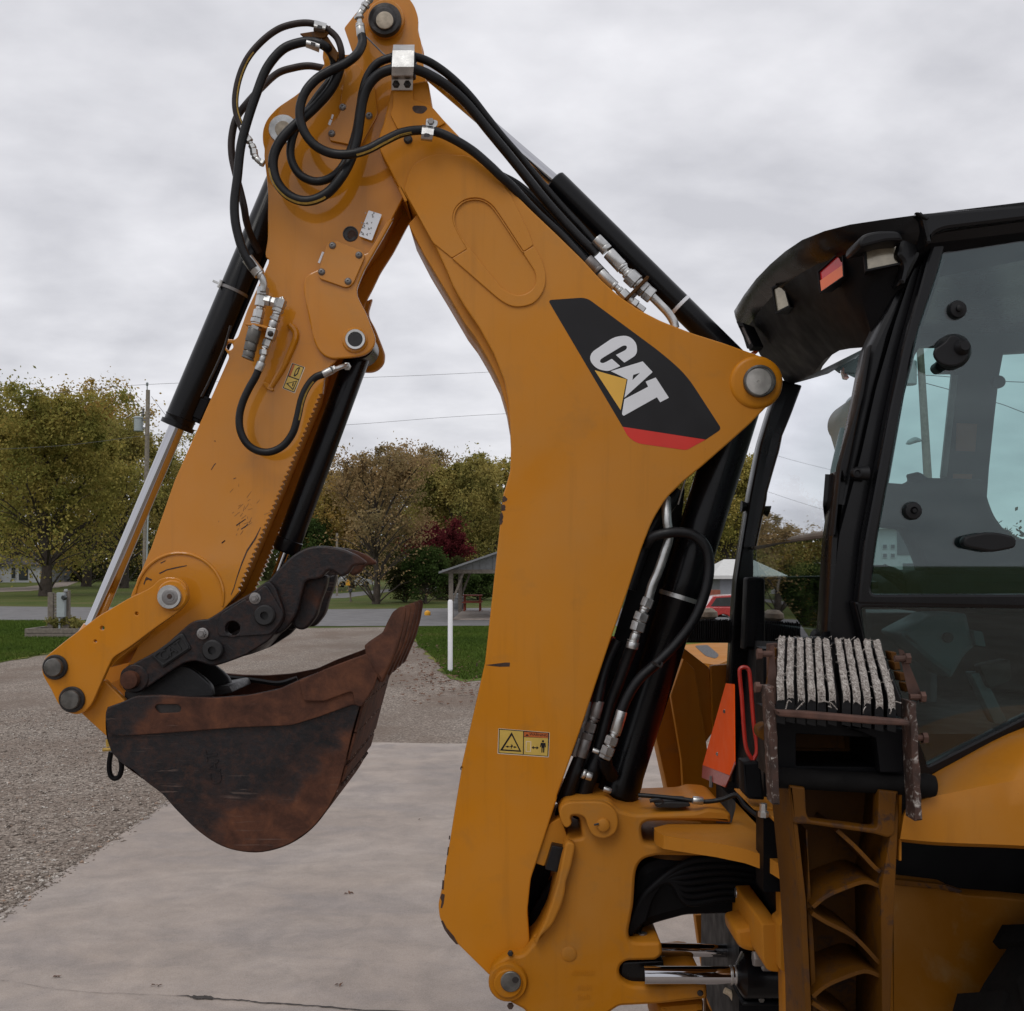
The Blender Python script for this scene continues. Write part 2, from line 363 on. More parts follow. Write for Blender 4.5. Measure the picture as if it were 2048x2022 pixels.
# --- setting
def concrete():
    s = NT('broomed_concrete'); v = s.tc.outputs['Object']
    big = s.noise(.55, 6, .55, dist=.3); c = s.ramp(big, [(.3, (.25, .19, .15)), (.5, (.325, .258, .212)), (.7, (.375, .315, .272))])
    st = s.ramp(s.noise(1.0, 6, .6, vec=s.mapv((1.2, 2.1, 1)), dist=.6), [(.48, 0.0), (.66, 1.0)]); c = s.mix(s.math('MULTIPLY', st, .55), c, (.20, .168, .155))
    st2 = s.ramp(s.noise(.5, 5, .6, vec=s.mapv((1, 2.0, 1), (0,0,.4), (3,7,0))), [(.50, 0.0), (.66, 1.0)]); c = s.mix(s.math('MULTIPLY', st2, .3), c, (.30, .225, .165))
    md = s.ramp(s.noise(4.5, 7, .65, dist=.4), [(.35, .62), (.65, 1.25)]); c = s.mix(.5, c, s.mix(1.0, c, md, 'MULTIPLY'))
    sp = s.ramp(s.noise(48, 4, .6), [(.62, 0.0), (.72, 1.0)]); c = s.mix(s.math('MULTIPLY', sp, .4), c, (.13, .10, .085))
    c = s.mix(.17, c, s.ramp(s.noise(180, 4), [(.3, .1), (.7, .6)]))
    n_ = s.noise(1, 5, .6, vec=s.mapv((15, 260, 20)))
    return s.bsdf(col=c, rough=s.ramp(big, [(.3, .62), (.7, .85)]), nrm=s.bump(s.noise(140, 6, .7), .28, .004, s.bump(n_, .1, .003)))
M['concrete'] = concrete()
def gravel(name, c0, c1, dirt):
    s = NT(name); v1 = s.n('TexVoronoi', Scale=55.0); s.put(v1.inputs['Vector'], s.mapv()); bw = s.n('SeparateColor'); s.put(bw.inputs[0], v1.outputs['Color'])
    c = s.ramp(bw.outputs[0], [(0, sc(c0, .55)), (.35, c0), (.75, c1), (1, sc(c1, 1.7))])
    d = s.ramp(s.noise(.7, 6, .6, vec=s.mapv((1, .6, 1))), [(.42, 0.0), (.62, 1.0)]); c = s.mix(s.math('MULTIPLY', d, .75), c, dirt)
    d2 = s.ramp(s.noise(.25, 5, .6, vec=s.mapv((1, .35, 1), (0,0,0), (9,3,0))), [(.45, 0.0), (.65, 1.0)]); c = s.mix(s.math('MULTIPLY', d2, .4), c, sc(c0, .6))
    h = s.math('ADD', v1.outputs['Distance'], s.noise(20, 5))
    return s.bsdf(col=c, rough=.92, nrm=s.bump(h, .8, .012))
M['gravel'] = gravel('crushed_stone', (.18, .142, .112), (.28, .235, .195), (.155, .108, .078))
def pebble():
    s = NT('loose_stone'); oi = s.n('ObjectInfo'); v = s.n('TexVoronoi', Scale=28.0); s.put(v.inputs['Vector'], s.mapv()); bw = s.n('SeparateColor'); s.put(bw.inputs[0], v.outputs['Color'])
    c = s.ramp(bw.outputs[1], [(0, (.09, .07, .055)), (.4, (.21, .17, .14)), (.75, (.32, .275, .235)), (.93, (.56, .52, .47)), (1, (.3, .17, .10))])
    return s.bsdf(col=c, rough=.85, nrm=s.bump(s.noise(200, 3), .3, .002))
M['pebble'] = pebble()
def grassm(name, stops, sc_=1.2):
    s = NT(name); a = s.math('ADD', s.math('MULTIPLY', s.noise(sc_*.25, 5), .6), s.math('MULTIPLY', s.noise(sc_*5, 5, .7), .4))
    c = s.ramp(a, stops); c = s.mix(.3, c, s.ramp(s.noise(40, 4, .8), [(.3, (.02, .03, .005)), (.7, (.12, .16, .02))]))
    return s.bsdf(col=c, rough=.9, nrm=s.bump(s.noise(60, 5, .8), .8, .03), spec=.2)
M['grass'] = grassm('lawn', [(.35, (.075, .13, .016)), (.46, (.13, .19, .026)), (.57, (.25, .23, .06))])
M['grass_far'] = grassm('autumn_lawn', [(.35, (.05, .075, .015)), (.5, (.08, .10, .022)), (.62, (.14, .12, .05))])
M['blade'] = grassm('grass_blade', [(.35, (.05, .10, .012)), (.55, (.085, .145, .018)), (.7, (.17, .16, .05))])
M['asphalt'] = simple('worn_asphalt', (.15, .145, .145), .8, var=.15, vs=1.2, bumps=.3, bs=120)
M['dirt'] = simple('bare_dirt_track', (.22, .18, .15), .9, var=.2, vs=2)
M['crack'] = simple('dark_crack', (.035, .028, .024), .9, var=.3, vs=60)
M['bark'] = simple('tree_bark', (.048, .036, .027), .9, var=.35, vs=6, bumps=.5, bs=20)
M['timber'] = simple('weathered_timber', (.17, .145, .12), .85, var=.25, vs=14, bumps=.3, bs=50)
M['pole_wood'] = simple('pole_wood', (.22, .19, .155), .85, var=.25, vs=8, bumps=.2)
M['grey_box'] = simple('grey_enamel', (.33, .37, .38), .4, var=.07)
M['siding'] = simple('white_siding', (.38, .39, .40), .6, var=.06)
M['grey_siding'] = simple('grey_siding', (.23, .24, .26), .6, var=.08)
M['roofing'] = simple('pale_roofing', (.60, .60, .58), .7, var=.06)
M['roof_dark'] = simple('dark_shingle', (.09, .085, .085), .85, var=.2)
M['metal_roof'] = simple('grey_roof_sheet', (.20, .205, .215), .45, metal=.3, var=.1)
M['white_pvc'] = simple('white_painted_pole', (.78, .78, .80), .45, var=.05)
M['wire'] = simple('overhead_wire', (.12, .12, .125), .7)
M['car_red'] = simple('red_car_paint', (.38, .018, .022), .25, coat=1, var=.04)
M['car_white'] = simple('white_car_paint', (.7, .7, .72), .25, coat=1, var=.03)
M['car_dark'] = simple('dark_car_paint', (.03, .032, .04), .25, coat=1, var=.03)
M['brick'] = simple('red_brown_wall', (.25, .075, .045), .85, var=.2, vs=4)
M['sign_yellow'] = simple('yellow_road_sign', (.75, .36, .02), .5, var=.04)
M['table_red'] = simple('red_stained_wood', (.26, .055, .03), .7, var=.2)
M['barrel'] = simple('grey_barrel', (.12, .125, .13), .6, var=.2)
M['dry_leaf'] = simple('dry_leaf', (.12, .055, .028), .8, var=.35, vs=60)
def leafmat(name, cols, scale=.5):
    s = NT(name); a = s.math('ADD', s.math('MULTIPLY', s.noise(scale, 3), .55), s.math('MULTIPLY', s.noise(9, 2), .45))
    cols = [tuple(x*.84+.16*(c[0]*.4+c[1]*.5+c[2]*.1) for x in c) for c in cols]; st = [(.30+.42*i/(len(cols)-1), c) for i, c in enumerate(cols)]; c = s.ramp(a, st)
    d = s.n('BsdfDiffuse'); s.put(d.inputs[0], c); t = s.n('BsdfTranslucent'); s.put(t.inputs[0], c); mx_ = s.n('MixShader'); mx_.inputs[0].default_value = .35
    s.t.links.new(d.outputs[0], mx_.inputs[1]); s.t.links.new(t.outputs[0], mx_.inputs[2]); s.t.links.new(mx_.outputs[0], s.out.inputs[0]); return s.m
M['leaf_yg'] = leafmat('leaf_yellow_green', [(.10, .13, .02), (.24, .23, .03), (.42, .33, .045), (.55, .33, .06)])
M['leaf_gold'] = leafmat('leaf_gold', [(.15, .15, .025), (.36, .27, .04), (.55, .33, .05), (.5, .24, .06)])
M['leaf_brown'] = leafmat('leaf_brown', [(.14, .12, .05), (.30, .22, .085), (.42, .26, .10), (.32, .26, .08)])
M['leaf_olive'] = leafmat('leaf_olive', [(.11, .125, .03), (.26, .24, .045), (.42, .32, .06), (.48, .40, .075)])
M['leaf_red'] = leafmat('leaf_dark_red', [(.07, .010, .014), (.15, .018, .024), (.21, .03, .03)])
M['leaf_green'] = leafmat('leaf_green', [(.025, .045, .010), (.055, .095, .018), (.11, .16, .03)])
M['leaf_dark'] = leafmat('leaf_dark_olive', [(.025, .030, .010), (.065, .068, .018), (.13, .11, .03)])
# ================================================================ THE SETTING
def sheet(name, pts, z, mat, edge=0, seed=0):
    """flat polygon; edge > 0 breaks its outline up"""
    rnd = random.Random(seed); P3 = [Vector((p[0], p[1], z)) for p in pts]
    if edge:
        out = []
        for i, a in enumerate(P3):
            b = P3[(i+1) % len(P3)]; n = max(1, min(60, int((b-a).length/.5))); d = (b-a); nn = Vector((-d.y, d.x, 0)).normalized()
            for j in range(n): out.append(a+d*j/n+nn*(edge*rnd.uniform(-1, 1) if j else 0))
        P3 = out
    tri = tessellate_polygon([P3]); fs = [tuple(t) if (P3[t[1]]-P3[t[0]]).cross(P3[t[2]]-P3[t[0]]).z > 0 else tuple(reversed(t)) for t in tri]
    return mk(name, (P3, fs), mat, smooth=0, kind='structure')
g2 = lambda px, py: tuple(G(px, py))[:2]
mk('ground', ([Vector((x*1600, y*1600, -.006)) for x, y in ((-1,-1),(1,-1),(1,1),(-1,1))], [(0,1,2,3)]), M['grass_far'], smooth=0, kind='structure')
sheet('gravel_lot', [(-26,-70), (40,-70), (26,24), (9,24), g2(1150,1330), g2(1010,1356), g2(930,1364), g2(893,1352), g2(868,1320), g2(836,1292), g2(824,1268), g2(826,1254), g2(640,1256), g2(400,1258), g2(320,1270), g2(250,1284), g2(130,1302), g2(0,1326), g2(-250,1350), (-26,18)], .0, M['gravel'], .16, 3)
sheet('grass_verge', [g2(826,1254), g2(1500,1250), (16,24), (9,24), g2(1150,1330), g2(1010,1356), g2(930,1364), g2(893,1352), g2(868,1320), g2(836,1292), g2(824,1268)], .004, M['grass'], .12, 5)
sheet('lawn', [g2(400,1250), g2(320,1264), g2(250,1280), g2(130,1300), g2(0,1324), g2(-250,1348), (-40,18), (-44,42), g2(0,1240), g2(180,1242)], .004, M['grass'], .12, 6)
sheet('road', [(-70,42.5), g2(0,1241), g2(400,1253), g2(1000,1252), (60,33), (60,47), g2(1000,1216), g2(640,1219), g2(0,1213), (-70,57)], .010, M['asphalt'], .07, 7)
sheet('far_lane', [g2(560,1212), g2(600,1198), g2(690,1196), g2(790,1182), g2(900,1176), g2(895,1173), g2(780,1178), g2(680,1187), g2(590,1188), g2(540,1205)], .004, M['asphalt'], .05, 8)
sheet('driveway', [g2(-60,1186), g2(60,1182), g2(135,1172), g2(160,1162), g2(135,1161), g2(100,1168), g2(50,1174), g2(-60,1178)], .004, M['dirt'], .1, 9)
# concrete slab with a cracked joint near the viewer
def slab():
    rnd = random.Random(4); z = .035; edge = []
    for i in range(60):
        y = -4+16.25*i/59; edge.append((-2.865+.016*rnd.uniform(-1, 1)+.02*math.sin(y*1.7), y))
    far = [(-2.865+.3*i, 12.25-.02*i+.02*rnd.uniform(-1, 1)) for i in range(1, 37)]
    out = edge+far+[(8.2, -4)]; top = [Vector((x, y, z)) for x, y in out]; bot = [Vector((x+(0 if x > -2.8 else -.01), y, -.05)) for x, y in out]; n = len(out)
    tri = tessellate_polygon([top]); fs = [tuple(t) if (top[t[1]]-top[t[0]]).cross(top[t[2]]-top[t[0]]).z > 0 else tuple(reversed(t)) for t in tri]
    fs += [(i, i+n, (i+1) % n+n, (i+1) % n) for i in range(n)]
    s = mk('concrete_slab', (top+bot, fs), M['concrete'], smooth=0, kind='structure')
    pts = T('12', [(-700,1455), (0,1418), (40,1420), (200,1450), (400,1470), (800,1484), (850,1492), (880,1490), (940,1497), (1050,1503), (1120,1512), (1250,1520), (1400,1530), (1560,1545), (1932,1556), (2400,1600)])
    up = []; lo = []
    for i in range(len(pts)-1):
        for j in range(8):
            t = j/8; x = pts[i][0]*(1-t)+pts[i+1][0]*t; y = pts[i][1]*(1-t)+pts[i+1][1]*t
            w = (.6+.6*rnd.random()) if x > 370 else .16*rnd.random()+.05
            if 385 < x < 425: w += 2.4
            o = rnd.uniform(-.7, .7); up.append(G(x, y+o-w, z+.004)); lo.append(G(x, y+o+w, z+.004))
    v = up+lo; m = len(up)
    mk('crack', (v, [(i+m, i+1+m, i+1, i) for i in range(m-1)]), M['crack'], s, smooth=0)
    return s
slab()
# dark brown bits of leaf on the slab
def scrap(name, px, py, s, label, seed):
    rnd = random.Random(seed); c = G(px, py, .037); pcs = []
    for i in range(5):
        a = rnd.uniform(0, 6.28); q = Vector((rnd.uniform(-1,1)*s, rnd.uniform(-.6,.6)*s, 0)); l_ = s*rnd.uniform(.5, 1); d = Vector((math.cos(a), math.sin(a), 0)); w = Vector((-d.y, d.x, 0))*l_*.35
        b = c+q; pcs.append(([b-d*l_, b+w+Vector((0,0,.006)), b+d*l_+Vector((0,0,rnd.uniform(.004,.014))), b-w+Vector((0,0,.008))], [(0,1,2,3)]))
    tag(mk(name, pcs, M['dry_leaf'], smooth=0, origin=c), label, 'leaf', 'leaf scraps on the concrete')
x, y = T1('12', 242, 1407); scrap('leaf_scrap', x, y, .019, 'dark leaf scrap on the concrete, leftmost of the three near the bottom edge', 1)
x, y = T1('12', 672, 1441); scrap('leaf_scrap', x, y, .019, 'dark leaf scrap on the concrete, middle one of the three near the bottom edge', 2)
x, y = T1('12', 1460, 1441); scrap('leaf_scrap', x, y, .018, 'dark leaf scrap on the concrete straight below the bucket, rightmost of the three', 3)
x, y = T1('12', 1495, 1046); scrap('leaf_scrap', x, y, .022, 'smeared dark leaf scrap on the concrete left of the boom foot', 4)
x, y = T1('12', 1806, 729); scrap('leaf_scrap', x, y, .012, 'tiny round dark leaf scrap on the concrete between bucket and warning sticker', 5)
x, y = T1('12', 392, 758); scrap('leaf_scrap', x, y, .035, 'dark curled leaf on the gravel left of the bucket bottom', 6)
# loose stones on the near gravel
def pebbles():
    rg = np.random.default_rng(5); n = 46000
    Y = 4.6+(rg.random(n)**1.3)*10.5; X = -2.88-(rg.random(n)**1.15)*(1.0+Y*.42)
    e = rg.random(n) < .08; X[e] = -2.87+rg.normal(0, .045, e.sum())-.03
    s = .0045+.0075*rg.random(n)**2.2; s[rg.random(n) < .02] *= 1.9
    base = np.array([(1,0,0),(-1,0,0),(0,1,0),(0,-1,0),(0,0,.7),(0,0,-.6)], float)
    V = base[None]*(.65+.7*rg.random((n, 6, 3)))*s[:, None, None]; a = rg.random(n)*6.28; ca, sa = np.cos(a), np.sin(a)
    x = V[..., 0]*ca[:, None]*1.4-V[..., 1]*sa[:, None]; y = V[..., 0]*sa[:, None]*1.4+V[..., 1]*ca[:, None]
    V = np.stack([x+X[:, None], y+Y[:, None], V[..., 2]+s[:, None]*.25+np.where(X > -2.87, .035, .0)[:, None]], -1)
    fb = np.array([(0,2,4),(2,1,4),(1,3,4),(3,0,4),(2,0,5),(1,2,5),(3,1,5),(0,3,5)])
    Fa = (fb[None]+(np.arange(n)*6)[:, None, None]).reshape(-1, 3)
    npmesh('loose_gravel', V.reshape(-1, 3), Fa, M['pebble'], kind='stuff', k=3)
pebbles()
def blades(name, poly_px, n, seed, h0=.05, h1=.11):
    rg = np.random.default_rng(seed); poly = [g2(*p) for p in poly_px]; xs = [p[0] for p in poly]; ys = [p[1] for p in poly]
    Q = np.stack([rg.uniform(min(xs), max(xs), n*3), rg.uniform(min(ys), max(ys), n*3)], 1); ins = np.zeros(len(Q), bool); j = len(poly)-1
    for i in range(len(poly)):
        xi, yi = poly[i]; xj, yj = poly[j]; ins ^= ((yi > Q[:, 1]) != (yj > Q[:, 1])) & (Q[:, 0] < (xj-xi)*(Q[:, 1]-yi)/(yj-yi+1e-12)+xi); j = i
    Q = Q[ins][:n]; m = len(Q); h = rg.uniform(h0, h1, m); a = rg.random(m)*6.28; w = .008+.012*rg.random(m)
    V = np.zeros((m, 3, 3)); V[:, 0, 0] = Q[:, 0]-np.cos(a)*w; V[:, 1, 0] = Q[:, 0]+np.cos(a)*w; V[:, 0, 1] = Q[:, 1]-np.sin(a)*w; V[:, 1, 1] = Q[:, 1]+np.sin(a)*w
    V[:, 2, 0] = Q[:, 0]+rg.normal(0, .03, m); V[:, 2, 1] = Q[:, 1]+rg.normal(0, .03, m); V[:, 2, 2] = h
    npmesh(name, V.reshape(-1, 3), np.arange(m*3).reshape(-1, 3), M['blade'], kind='stuff', k=3)
blades('grass_blades', [(826,1256), (1000,1254), (1000,1352), (930,1360), (893,1348), (868,1316), (836,1290)], 42000, 1, .03, .08)
blades('lawn_grass', [(400,1252), (320,1264), (250,1280), (130,1300), (0,1324), (-60,1330), (-60,1242), (180,1243)], 60000, 2, .04, .09)
def leaves_on(name, pts, n, seed, mat, spread):
    rg = np.random.default_rng(seed); V = []
    for px, py, k in pts:
        c = G(px, py); m = int(n*k); q = rg.normal(0, 1, (m, 2))*np.array(spread)+np.array([c.x, c.y]); s = rg.uniform(.015, .045, m); a = rg.random(m)*6.28
        z = .012+.02*rg.random(m)
        V.append(np.stack([np.stack([q[:, 0]+s*np.cos(a+o), q[:, 1]+s*np.sin(a+o), z+.01*math.cos(o*2)+.01], -1) for o in (0, 1.57, 3.14, 4.71)], 1))
    V = np.concatenate(V).reshape(-1, 3); npmesh(name, V, np.arange(len(V)).reshape(-1, 4), mat, kind='stuff')
leaves_on('fallen_leaves', [(845,1300,1), (875,1340,1), (900,1362,.7), (860,1375,.5), (960,1368,.4), (840,1270,.5)], 130, 3, M['dry_leaf'], (.45, 1.4))
# ---------------------------------------------------------------- trees
def leaf_cloud(rg, C_, sig, n, size, lift=0):
    i = rg.integers(0, len(C_), n); p = C_[i]+rg.normal(0, 1, (n, 3))*sig[i][:, None]*np.array([1, 1, .75]); p[:, 2] += lift
    a = rg.normal(0, 1, (n, 3)); a /= np.linalg.norm(a, axis=1)[:, None]; b = np.cross(a, rg.normal(0, 1, (n, 3))); b /= np.linalg.norm(b, axis=1)[:, None]
    s = (size*(.6+.8*rg.random(n)))[:, None]; a *= s; b *= s*.6
    return np.stack([p-a, p-b*.9, p+a, p+b], 1).reshape(-1, 3)
def tree(name, px, base_py, top_py, w_px, leaf, seed, label, nleaf=12000, spread=1.0, bare=.0, trunk=.022, size=.13, low=.17, cat='tree', sprigs=True, group='autumn trees beyond the road'):
    rnd = random.Random(seed); rg = np.random.default_rng(seed); b = G(px, base_py); Y = b.y; k = Y/F
    h = H-(top_py-HY)*k; rw = w_px*k/2; t = empty(name, b, label, cat, group); pcs = []; tips = []; sg = []
    fork = h*rnd.uniform(.2, .3); tr = [b+Vector((0,0,-.05))]; 
    for i in range(1, 7): tr.append(b+Vector((rnd.uniform(-1,1)*.02*h, rnd.uniform(-1,1)*.02*h, h*.85*i/6)))
    pcs.append(g_tube(tr, [h*trunk*(1.35 if i == 0 else 1-.8*i/6) for i in range(7)], 8, 3))
    nl = 11
    for i in range(nl):
        t0 = low+(.62-low)*i/nl+rnd.uniform(0, .06); zt = t0*h*1.0; j = min(5, int(zt/(h*.85)*6)); f_ = zt/(h*.85)*6-j; st = tr[j].lerp(tr[j+1], min(1, f_))
        a = i*2.4+rnd.uniform(-.5, .5); el = rnd.uniform(.25, .85)+.35*i/nl; reach = rw*rnd.uniform(.6, 1.0)*(1.0 if i < 7 else .7)
        end = Vector((b.x+math.cos(a)*reach, b.y+math.sin(a)*reach, min(h*.93, zt+reach*el+h*.16)))
        mid = st.lerp(end, .5)+Vector((rnd.uniform(-1,1), rnd.uniform(-1,1), rnd.uniform(.3, 1.2)))*h*.03; r0 = h*trunk*(.5-.3*i/nl)
        limb = catmull([st, mid, end], 5); pcs.append(g_tube(limb, [r0*(1-.85*q/(len(limb)-1))+.01 for q in range(len(limb))], 6))
        for s_ in range(7):
            q = limb[2+int((len(limb)-3)*rnd.random()**.6)]; d = Vector((rnd.uniform(-1,1)+math.cos(a)*.5, rnd.uniform(-1,1)+math.sin(a)*.5, rnd.uniform(-.25, 1.2))).normalized()*h*rnd.uniform(.08, .17)
            e = q+d; e.z = min(e.z, h*1.0); m_ = q.lerp(e, .5)+Vector((0,0,h*.012)); pcs.append(g_tube([q, m_, e], [.012+.002*h, .008+.0015*h, .006], 4))
            tips.append(e); sg.append(h*rnd.uniform(.035, .075)*spread); tips.append(m_); sg.append(h*rnd.uniform(.03, .06)*spread)
            for w_ in range(3 if bare else 2):
                e2 = e+Vector((rnd.uniform(-1,1), rnd.uniform(-1,1), rnd.uniform(-.1,1.3))).normalized()*h*rnd.uniform(.04, .10); e2.z = min(e2.z, h*1.03)
                pcs.append(g_tube([e, e2], [.010, .004], 3)); tips.append(e2); sg.append(h*rnd.uniform(.012, .035)*spread)
    for i in range(34):                             # hanging outer foliage that fills the lower crown
        a = rnd.uniform(0, 6.28); r = rw*rnd.uniform(.35, .95); zt = h*rnd.uniform(max(.08, low-.04), .55); q = Vector((b.x+math.cos(a)*r, b.y+math.sin(a)*r, zt)); tips.append(q); sg.append(h*rnd.uniform(.04, .07)*spread)
        j = min(5, int(zt*.8/(h*.85)*6)); pcs.append(g_tube([tr[j], tr[j].lerp(q, .6)+Vector((0,0,h*.04)), q], [.03+.003*h, .02+.001*h, .006], 4, 2))
    for i in range(34 if sprigs else 10):          # upright shoots along the top
        a = rnd.uniform(0, 6.28); r = rw*math.sqrt(rnd.random())*.8; zt = h*(.97-.35*(r/rw)**2); q = Vector((b.x+math.cos(a)*r, b.y+math.sin(a)*r, zt-h*.12)); e = q+Vector((rnd.uniform(-.03,.03)*h, 0, h*rnd.uniform(.08, .15)))
        pcs.append(g_tube([q, e], [.014, .004], 3)); 
        for s_ in (.35, .6, .8, .95): tips.append(q.lerp(e, s_)); sg.append(h*.012*spread)
    mk('trunk', pcs, M['bark'], t, smooth=.9)
    C_ = np.array([tuple(p) for p in tips]); S = np.array(sg); V = leaf_cloud(rg, C_, S, int(nleaf*2.0*(1-bare)), size*.76)
    V[:, 2] = np.maximum(V[:, 2], .15)
    npmesh('crown', V, np.arange(len(V)).reshape(-1, 4), leaf, t)
    return t
tree('maple_tree', 90, 1192, 775, 340, M['leaf_yg'], 11, 'tallest yellow-green tree at the left edge, thick trunk beside the meter post', 26000, 1.0, size=.14, trunk=.026)
tree('maple_tree', 172, 1173, 792, 290, M['leaf_gold'], 12, 'golden tree just left of the utility pole, second trunk from the left', 19000, 1.0, size=.17)
tree('maple_tree', -45, 1180, 800, 260, M['leaf_yg'], 13, 'yellow-green tree cut off by the left edge of the picture', 15000, 1.0, size=.16)
tree('maple_tree', 248, 1176, 836, 230, M['leaf_olive'], 14, 'olive tree directly behind the transformer pole', 16000, size=.15)
tree('maple_tree', 350, 1168, 925, 150, M['leaf_yg'], 15, 'small yellow-green tree between utility pole and stick', 12000, size=.17)
tree('ash_tree', 30, 1164, 850, 220, M['leaf_gold'], 16, 'brownish gold tree behind the pale house at the left', 14000, size=.19)
tree('ash_tree', 752, 1208, 886, 230, M['leaf_brown'], 21, 'half bare brown tree with airy top rising above the bucket teeth', 9500, .9, bare=.15, size=.095, trunk=.02)
tree('ash_tree', 705, 1176, 935, 170, M['leaf_brown'], 22, 'thin brown tree between thumb cylinder and the half bare tree', 9000, .9, size=.13)
tree('oak_tree', 838, 1180, 905, 200, M['leaf_brown'], 23, 'rusty brown tree behind the dark red tree', 15000, 1.0, size=.13)
tree('oak_tree', 912, 1186, 922, 220, M['leaf_olive'], 24, 'broad olive-yellow tree left of the boom, above the shelter roof', 22000, 1.05, size=.12)
tree('oak_tree', 990, 1180, 930, 170, M['leaf_yg'], 25, 'greenish tree half hidden by the left edge of the boom', 14000, 1.0, size=.13)
tree('oak_tree', 650, 1180, 965, 170, M['leaf_gold'], 26, 'orange-gold tree right of the thumb cylinder above the thumb', 13000, 1.0, size=.12)
tree('elm_tree', 610, 1182, 1040, 120, M['leaf_green'], 27, 'dark green tree low behind the thumb claw', 9000, 1.1, size=.12, low=.1)
tree('plum_tree', 880, 1198, 1048, 120, M['leaf_red'], 28, 'dark red tree left of the shelter', 10000, 1.25, size=.095, low=.12, sprigs=False)
tree('small_tree', 852, 1207, 1100, 84, M['leaf_green'], 29, 'small green tree in front of the dark red tree', 8000, 1.3, size=.075, low=.16, sprigs=False)
tree('bush', 812, 1204, 1128, 74, M['leaf_dark'], 30, 'dark rounded bush behind the bucket teeth', 7000, 1.6, size=.08, low=.04, cat='bush', sprigs=False, group='bushes beyond the road')
tree('bush', 900, 1200, 1120, 90, M['leaf_dark'], 31, 'dark bush seen under the left eave of the shelter', 7000, 1.6, size=.09, low=.04, cat='bush', sprigs=False, group='bushes beyond the road')
tree('bush', 956, 1200, 1140, 90, M['leaf_green'], 32, 'green bush seen under the shelter above the picnic table', 7000, 1.6, size=.09, low=.04, cat='bush', sprigs=False, group='bushes beyond the road')
tree('maple_tree', 1455, 1188, 905, 190, M['leaf_yg'], 33, 'yellow-green tree seen between boom cylinder and cab', 15000, 1.0, size=.12)
tree('maple_tree', 1540, 1182, 960, 200, M['leaf_olive'], 34, 'olive tree seen low through the rear cab window', 12000, size=.13)
tree('ash_tree', 1330, 1184, 930, 200, M['leaf_gold'], 35, 'golden tree whose right side shows past the boom cylinder', 10000, size=.13)
tree('ash_tree', -1500, 1200, 860, 420, M['leaf_brown'], 36, 'brown tree far left of the picture, reflected in the rear cab window', 14000, size=.13)
tree('maple_tree', -2500, 1215, 880, 460, M['leaf_olive'], 37, 'olive tree far left of the picture, reflected low in the rear cab window', 14000, size=.12)
tree('maple_tree', -800, 1200, 900, 380, M['leaf_gold'], 38, 'golden tree left of the picture, seen only as a reflection', 12000, size=.14)
def far_wood():                                     # a belt of trees along the horizon
    rg = np.random.default_rng(9); n = 400; front = np.arange(n) < 300; th = np.where(front, rg.uniform(-1.15, 1.0, n), rg.uniform(-2.0, -1.15, n)); D = rg.uniform(140, 185, n); X = D*np.sin(th); Y = D*np.cos(th); hh = rg.uniform(6.5, 11, n)*np.where((th > .28) & (th < .9), .45, 1.0)
    C_ = np.stack([np.repeat(X, 8)+rg.normal(0, 3.0, n*8), np.repeat(Y, 8)+rg.normal(0, 3.0, n*8), np.abs(np.repeat(hh, 8)*rg.random(n*8))], 1); V = leaf_cloud(rg, C_, np.full(len(C_), 1.9), 190000, .42); V[:, 2] = np.abs(V[:, 2])
    npmesh('far_wood', V, np.arange(len(V)).reshape(-1, 4), M['leaf_dark'], kind='stuff')
far_wood()
# ---------------------------------------------------------------- utility poles and wires
def pole(name, top, base, r0, r1, label, transformer=None, group='utility poles'):
    b = G(*base); Y = b.y; t = empty(name, b, label, 'utility pole', group); tp = P(top[0], top[1], Y)
    mk('shaft', g_tube([b-Vector((0,0,.2)), b.lerp(tp, .5), tp], [r1, (r0+r1)/2, r0], 12, 3), M['pole_wood'], t)
    return t, b, tp, Y
t, b, tp, Yp = pole('utility_pole', (296,780), (289,1196), .12, .17, 'wooden utility pole with a grey transformer can, left of the stick')
k = Yp/F; ins = tp+Vector((-.05, 0, 0))
mk('insulator', [cyl(ins, ins+Vector((0,0,.3)), .04, 8), g_rev(ins+Vector((0,0,.25)), ins+Vector((0,0,.5)), [(0,.05),(.06,.09),(.1,.05),(.16,.09),(.22,.04)], 10)], M['grey_box'], t)
c0 = P(277, 863, Yp); can = mk('transformer', g_rev(c0, c0+Vector((0,0,1)), [(0,.24),(.04,.27),(.78,.27),(.80,.30),(.84,.30),(.92,.2),(.94,.05)], 20), M['grey_box'], t)
mk('bushing', g_rev(P(286,832,Yp), P(286,810,Yp), [(0,.07),(.1,.1),(.15,.06),(.25,.09),(.3,.05),(.42,.07),(.5,.03)], 10), M['steel_dull'], can)
mk('bracket', [g_box(P(282,858,Yp)+Vector((0,-.04,0)), P(292,855,Yp)+Vector((0,.04,.02))), g_box(P(282,842,Yp)+Vector((0,-.04,0)), P(292,839,Yp)+Vector((0,.04,.02)))], M['steel_dull'], t)
mk('jumper_wire', g_tube([P(262,776,Yp), P(260,793,Yp), P(266,806,Yp), P(285,816,Yp)], .012, 5, 6), M['wire'], t)
mk('conduit', g_tube([P(294,1190,Yp)-Vector((0,.2,0)), P(298,1040,Yp)-Vector((0,.2,0)), P(300,1020,Yp)-Vector((0,.15,0))], .045, 8), M['grey_box'], t)
t2, b2, tp2, Yr = pole('utility_pole', (1838,662), (1872,1232), .13, .19, 'leaning wooden pole with a street lamp, seen through the cab door glass')
mk('insulator', cyl(tp2, tp2+Vector((0,0,.2)), .05, 8), M['grey_box'], t2)
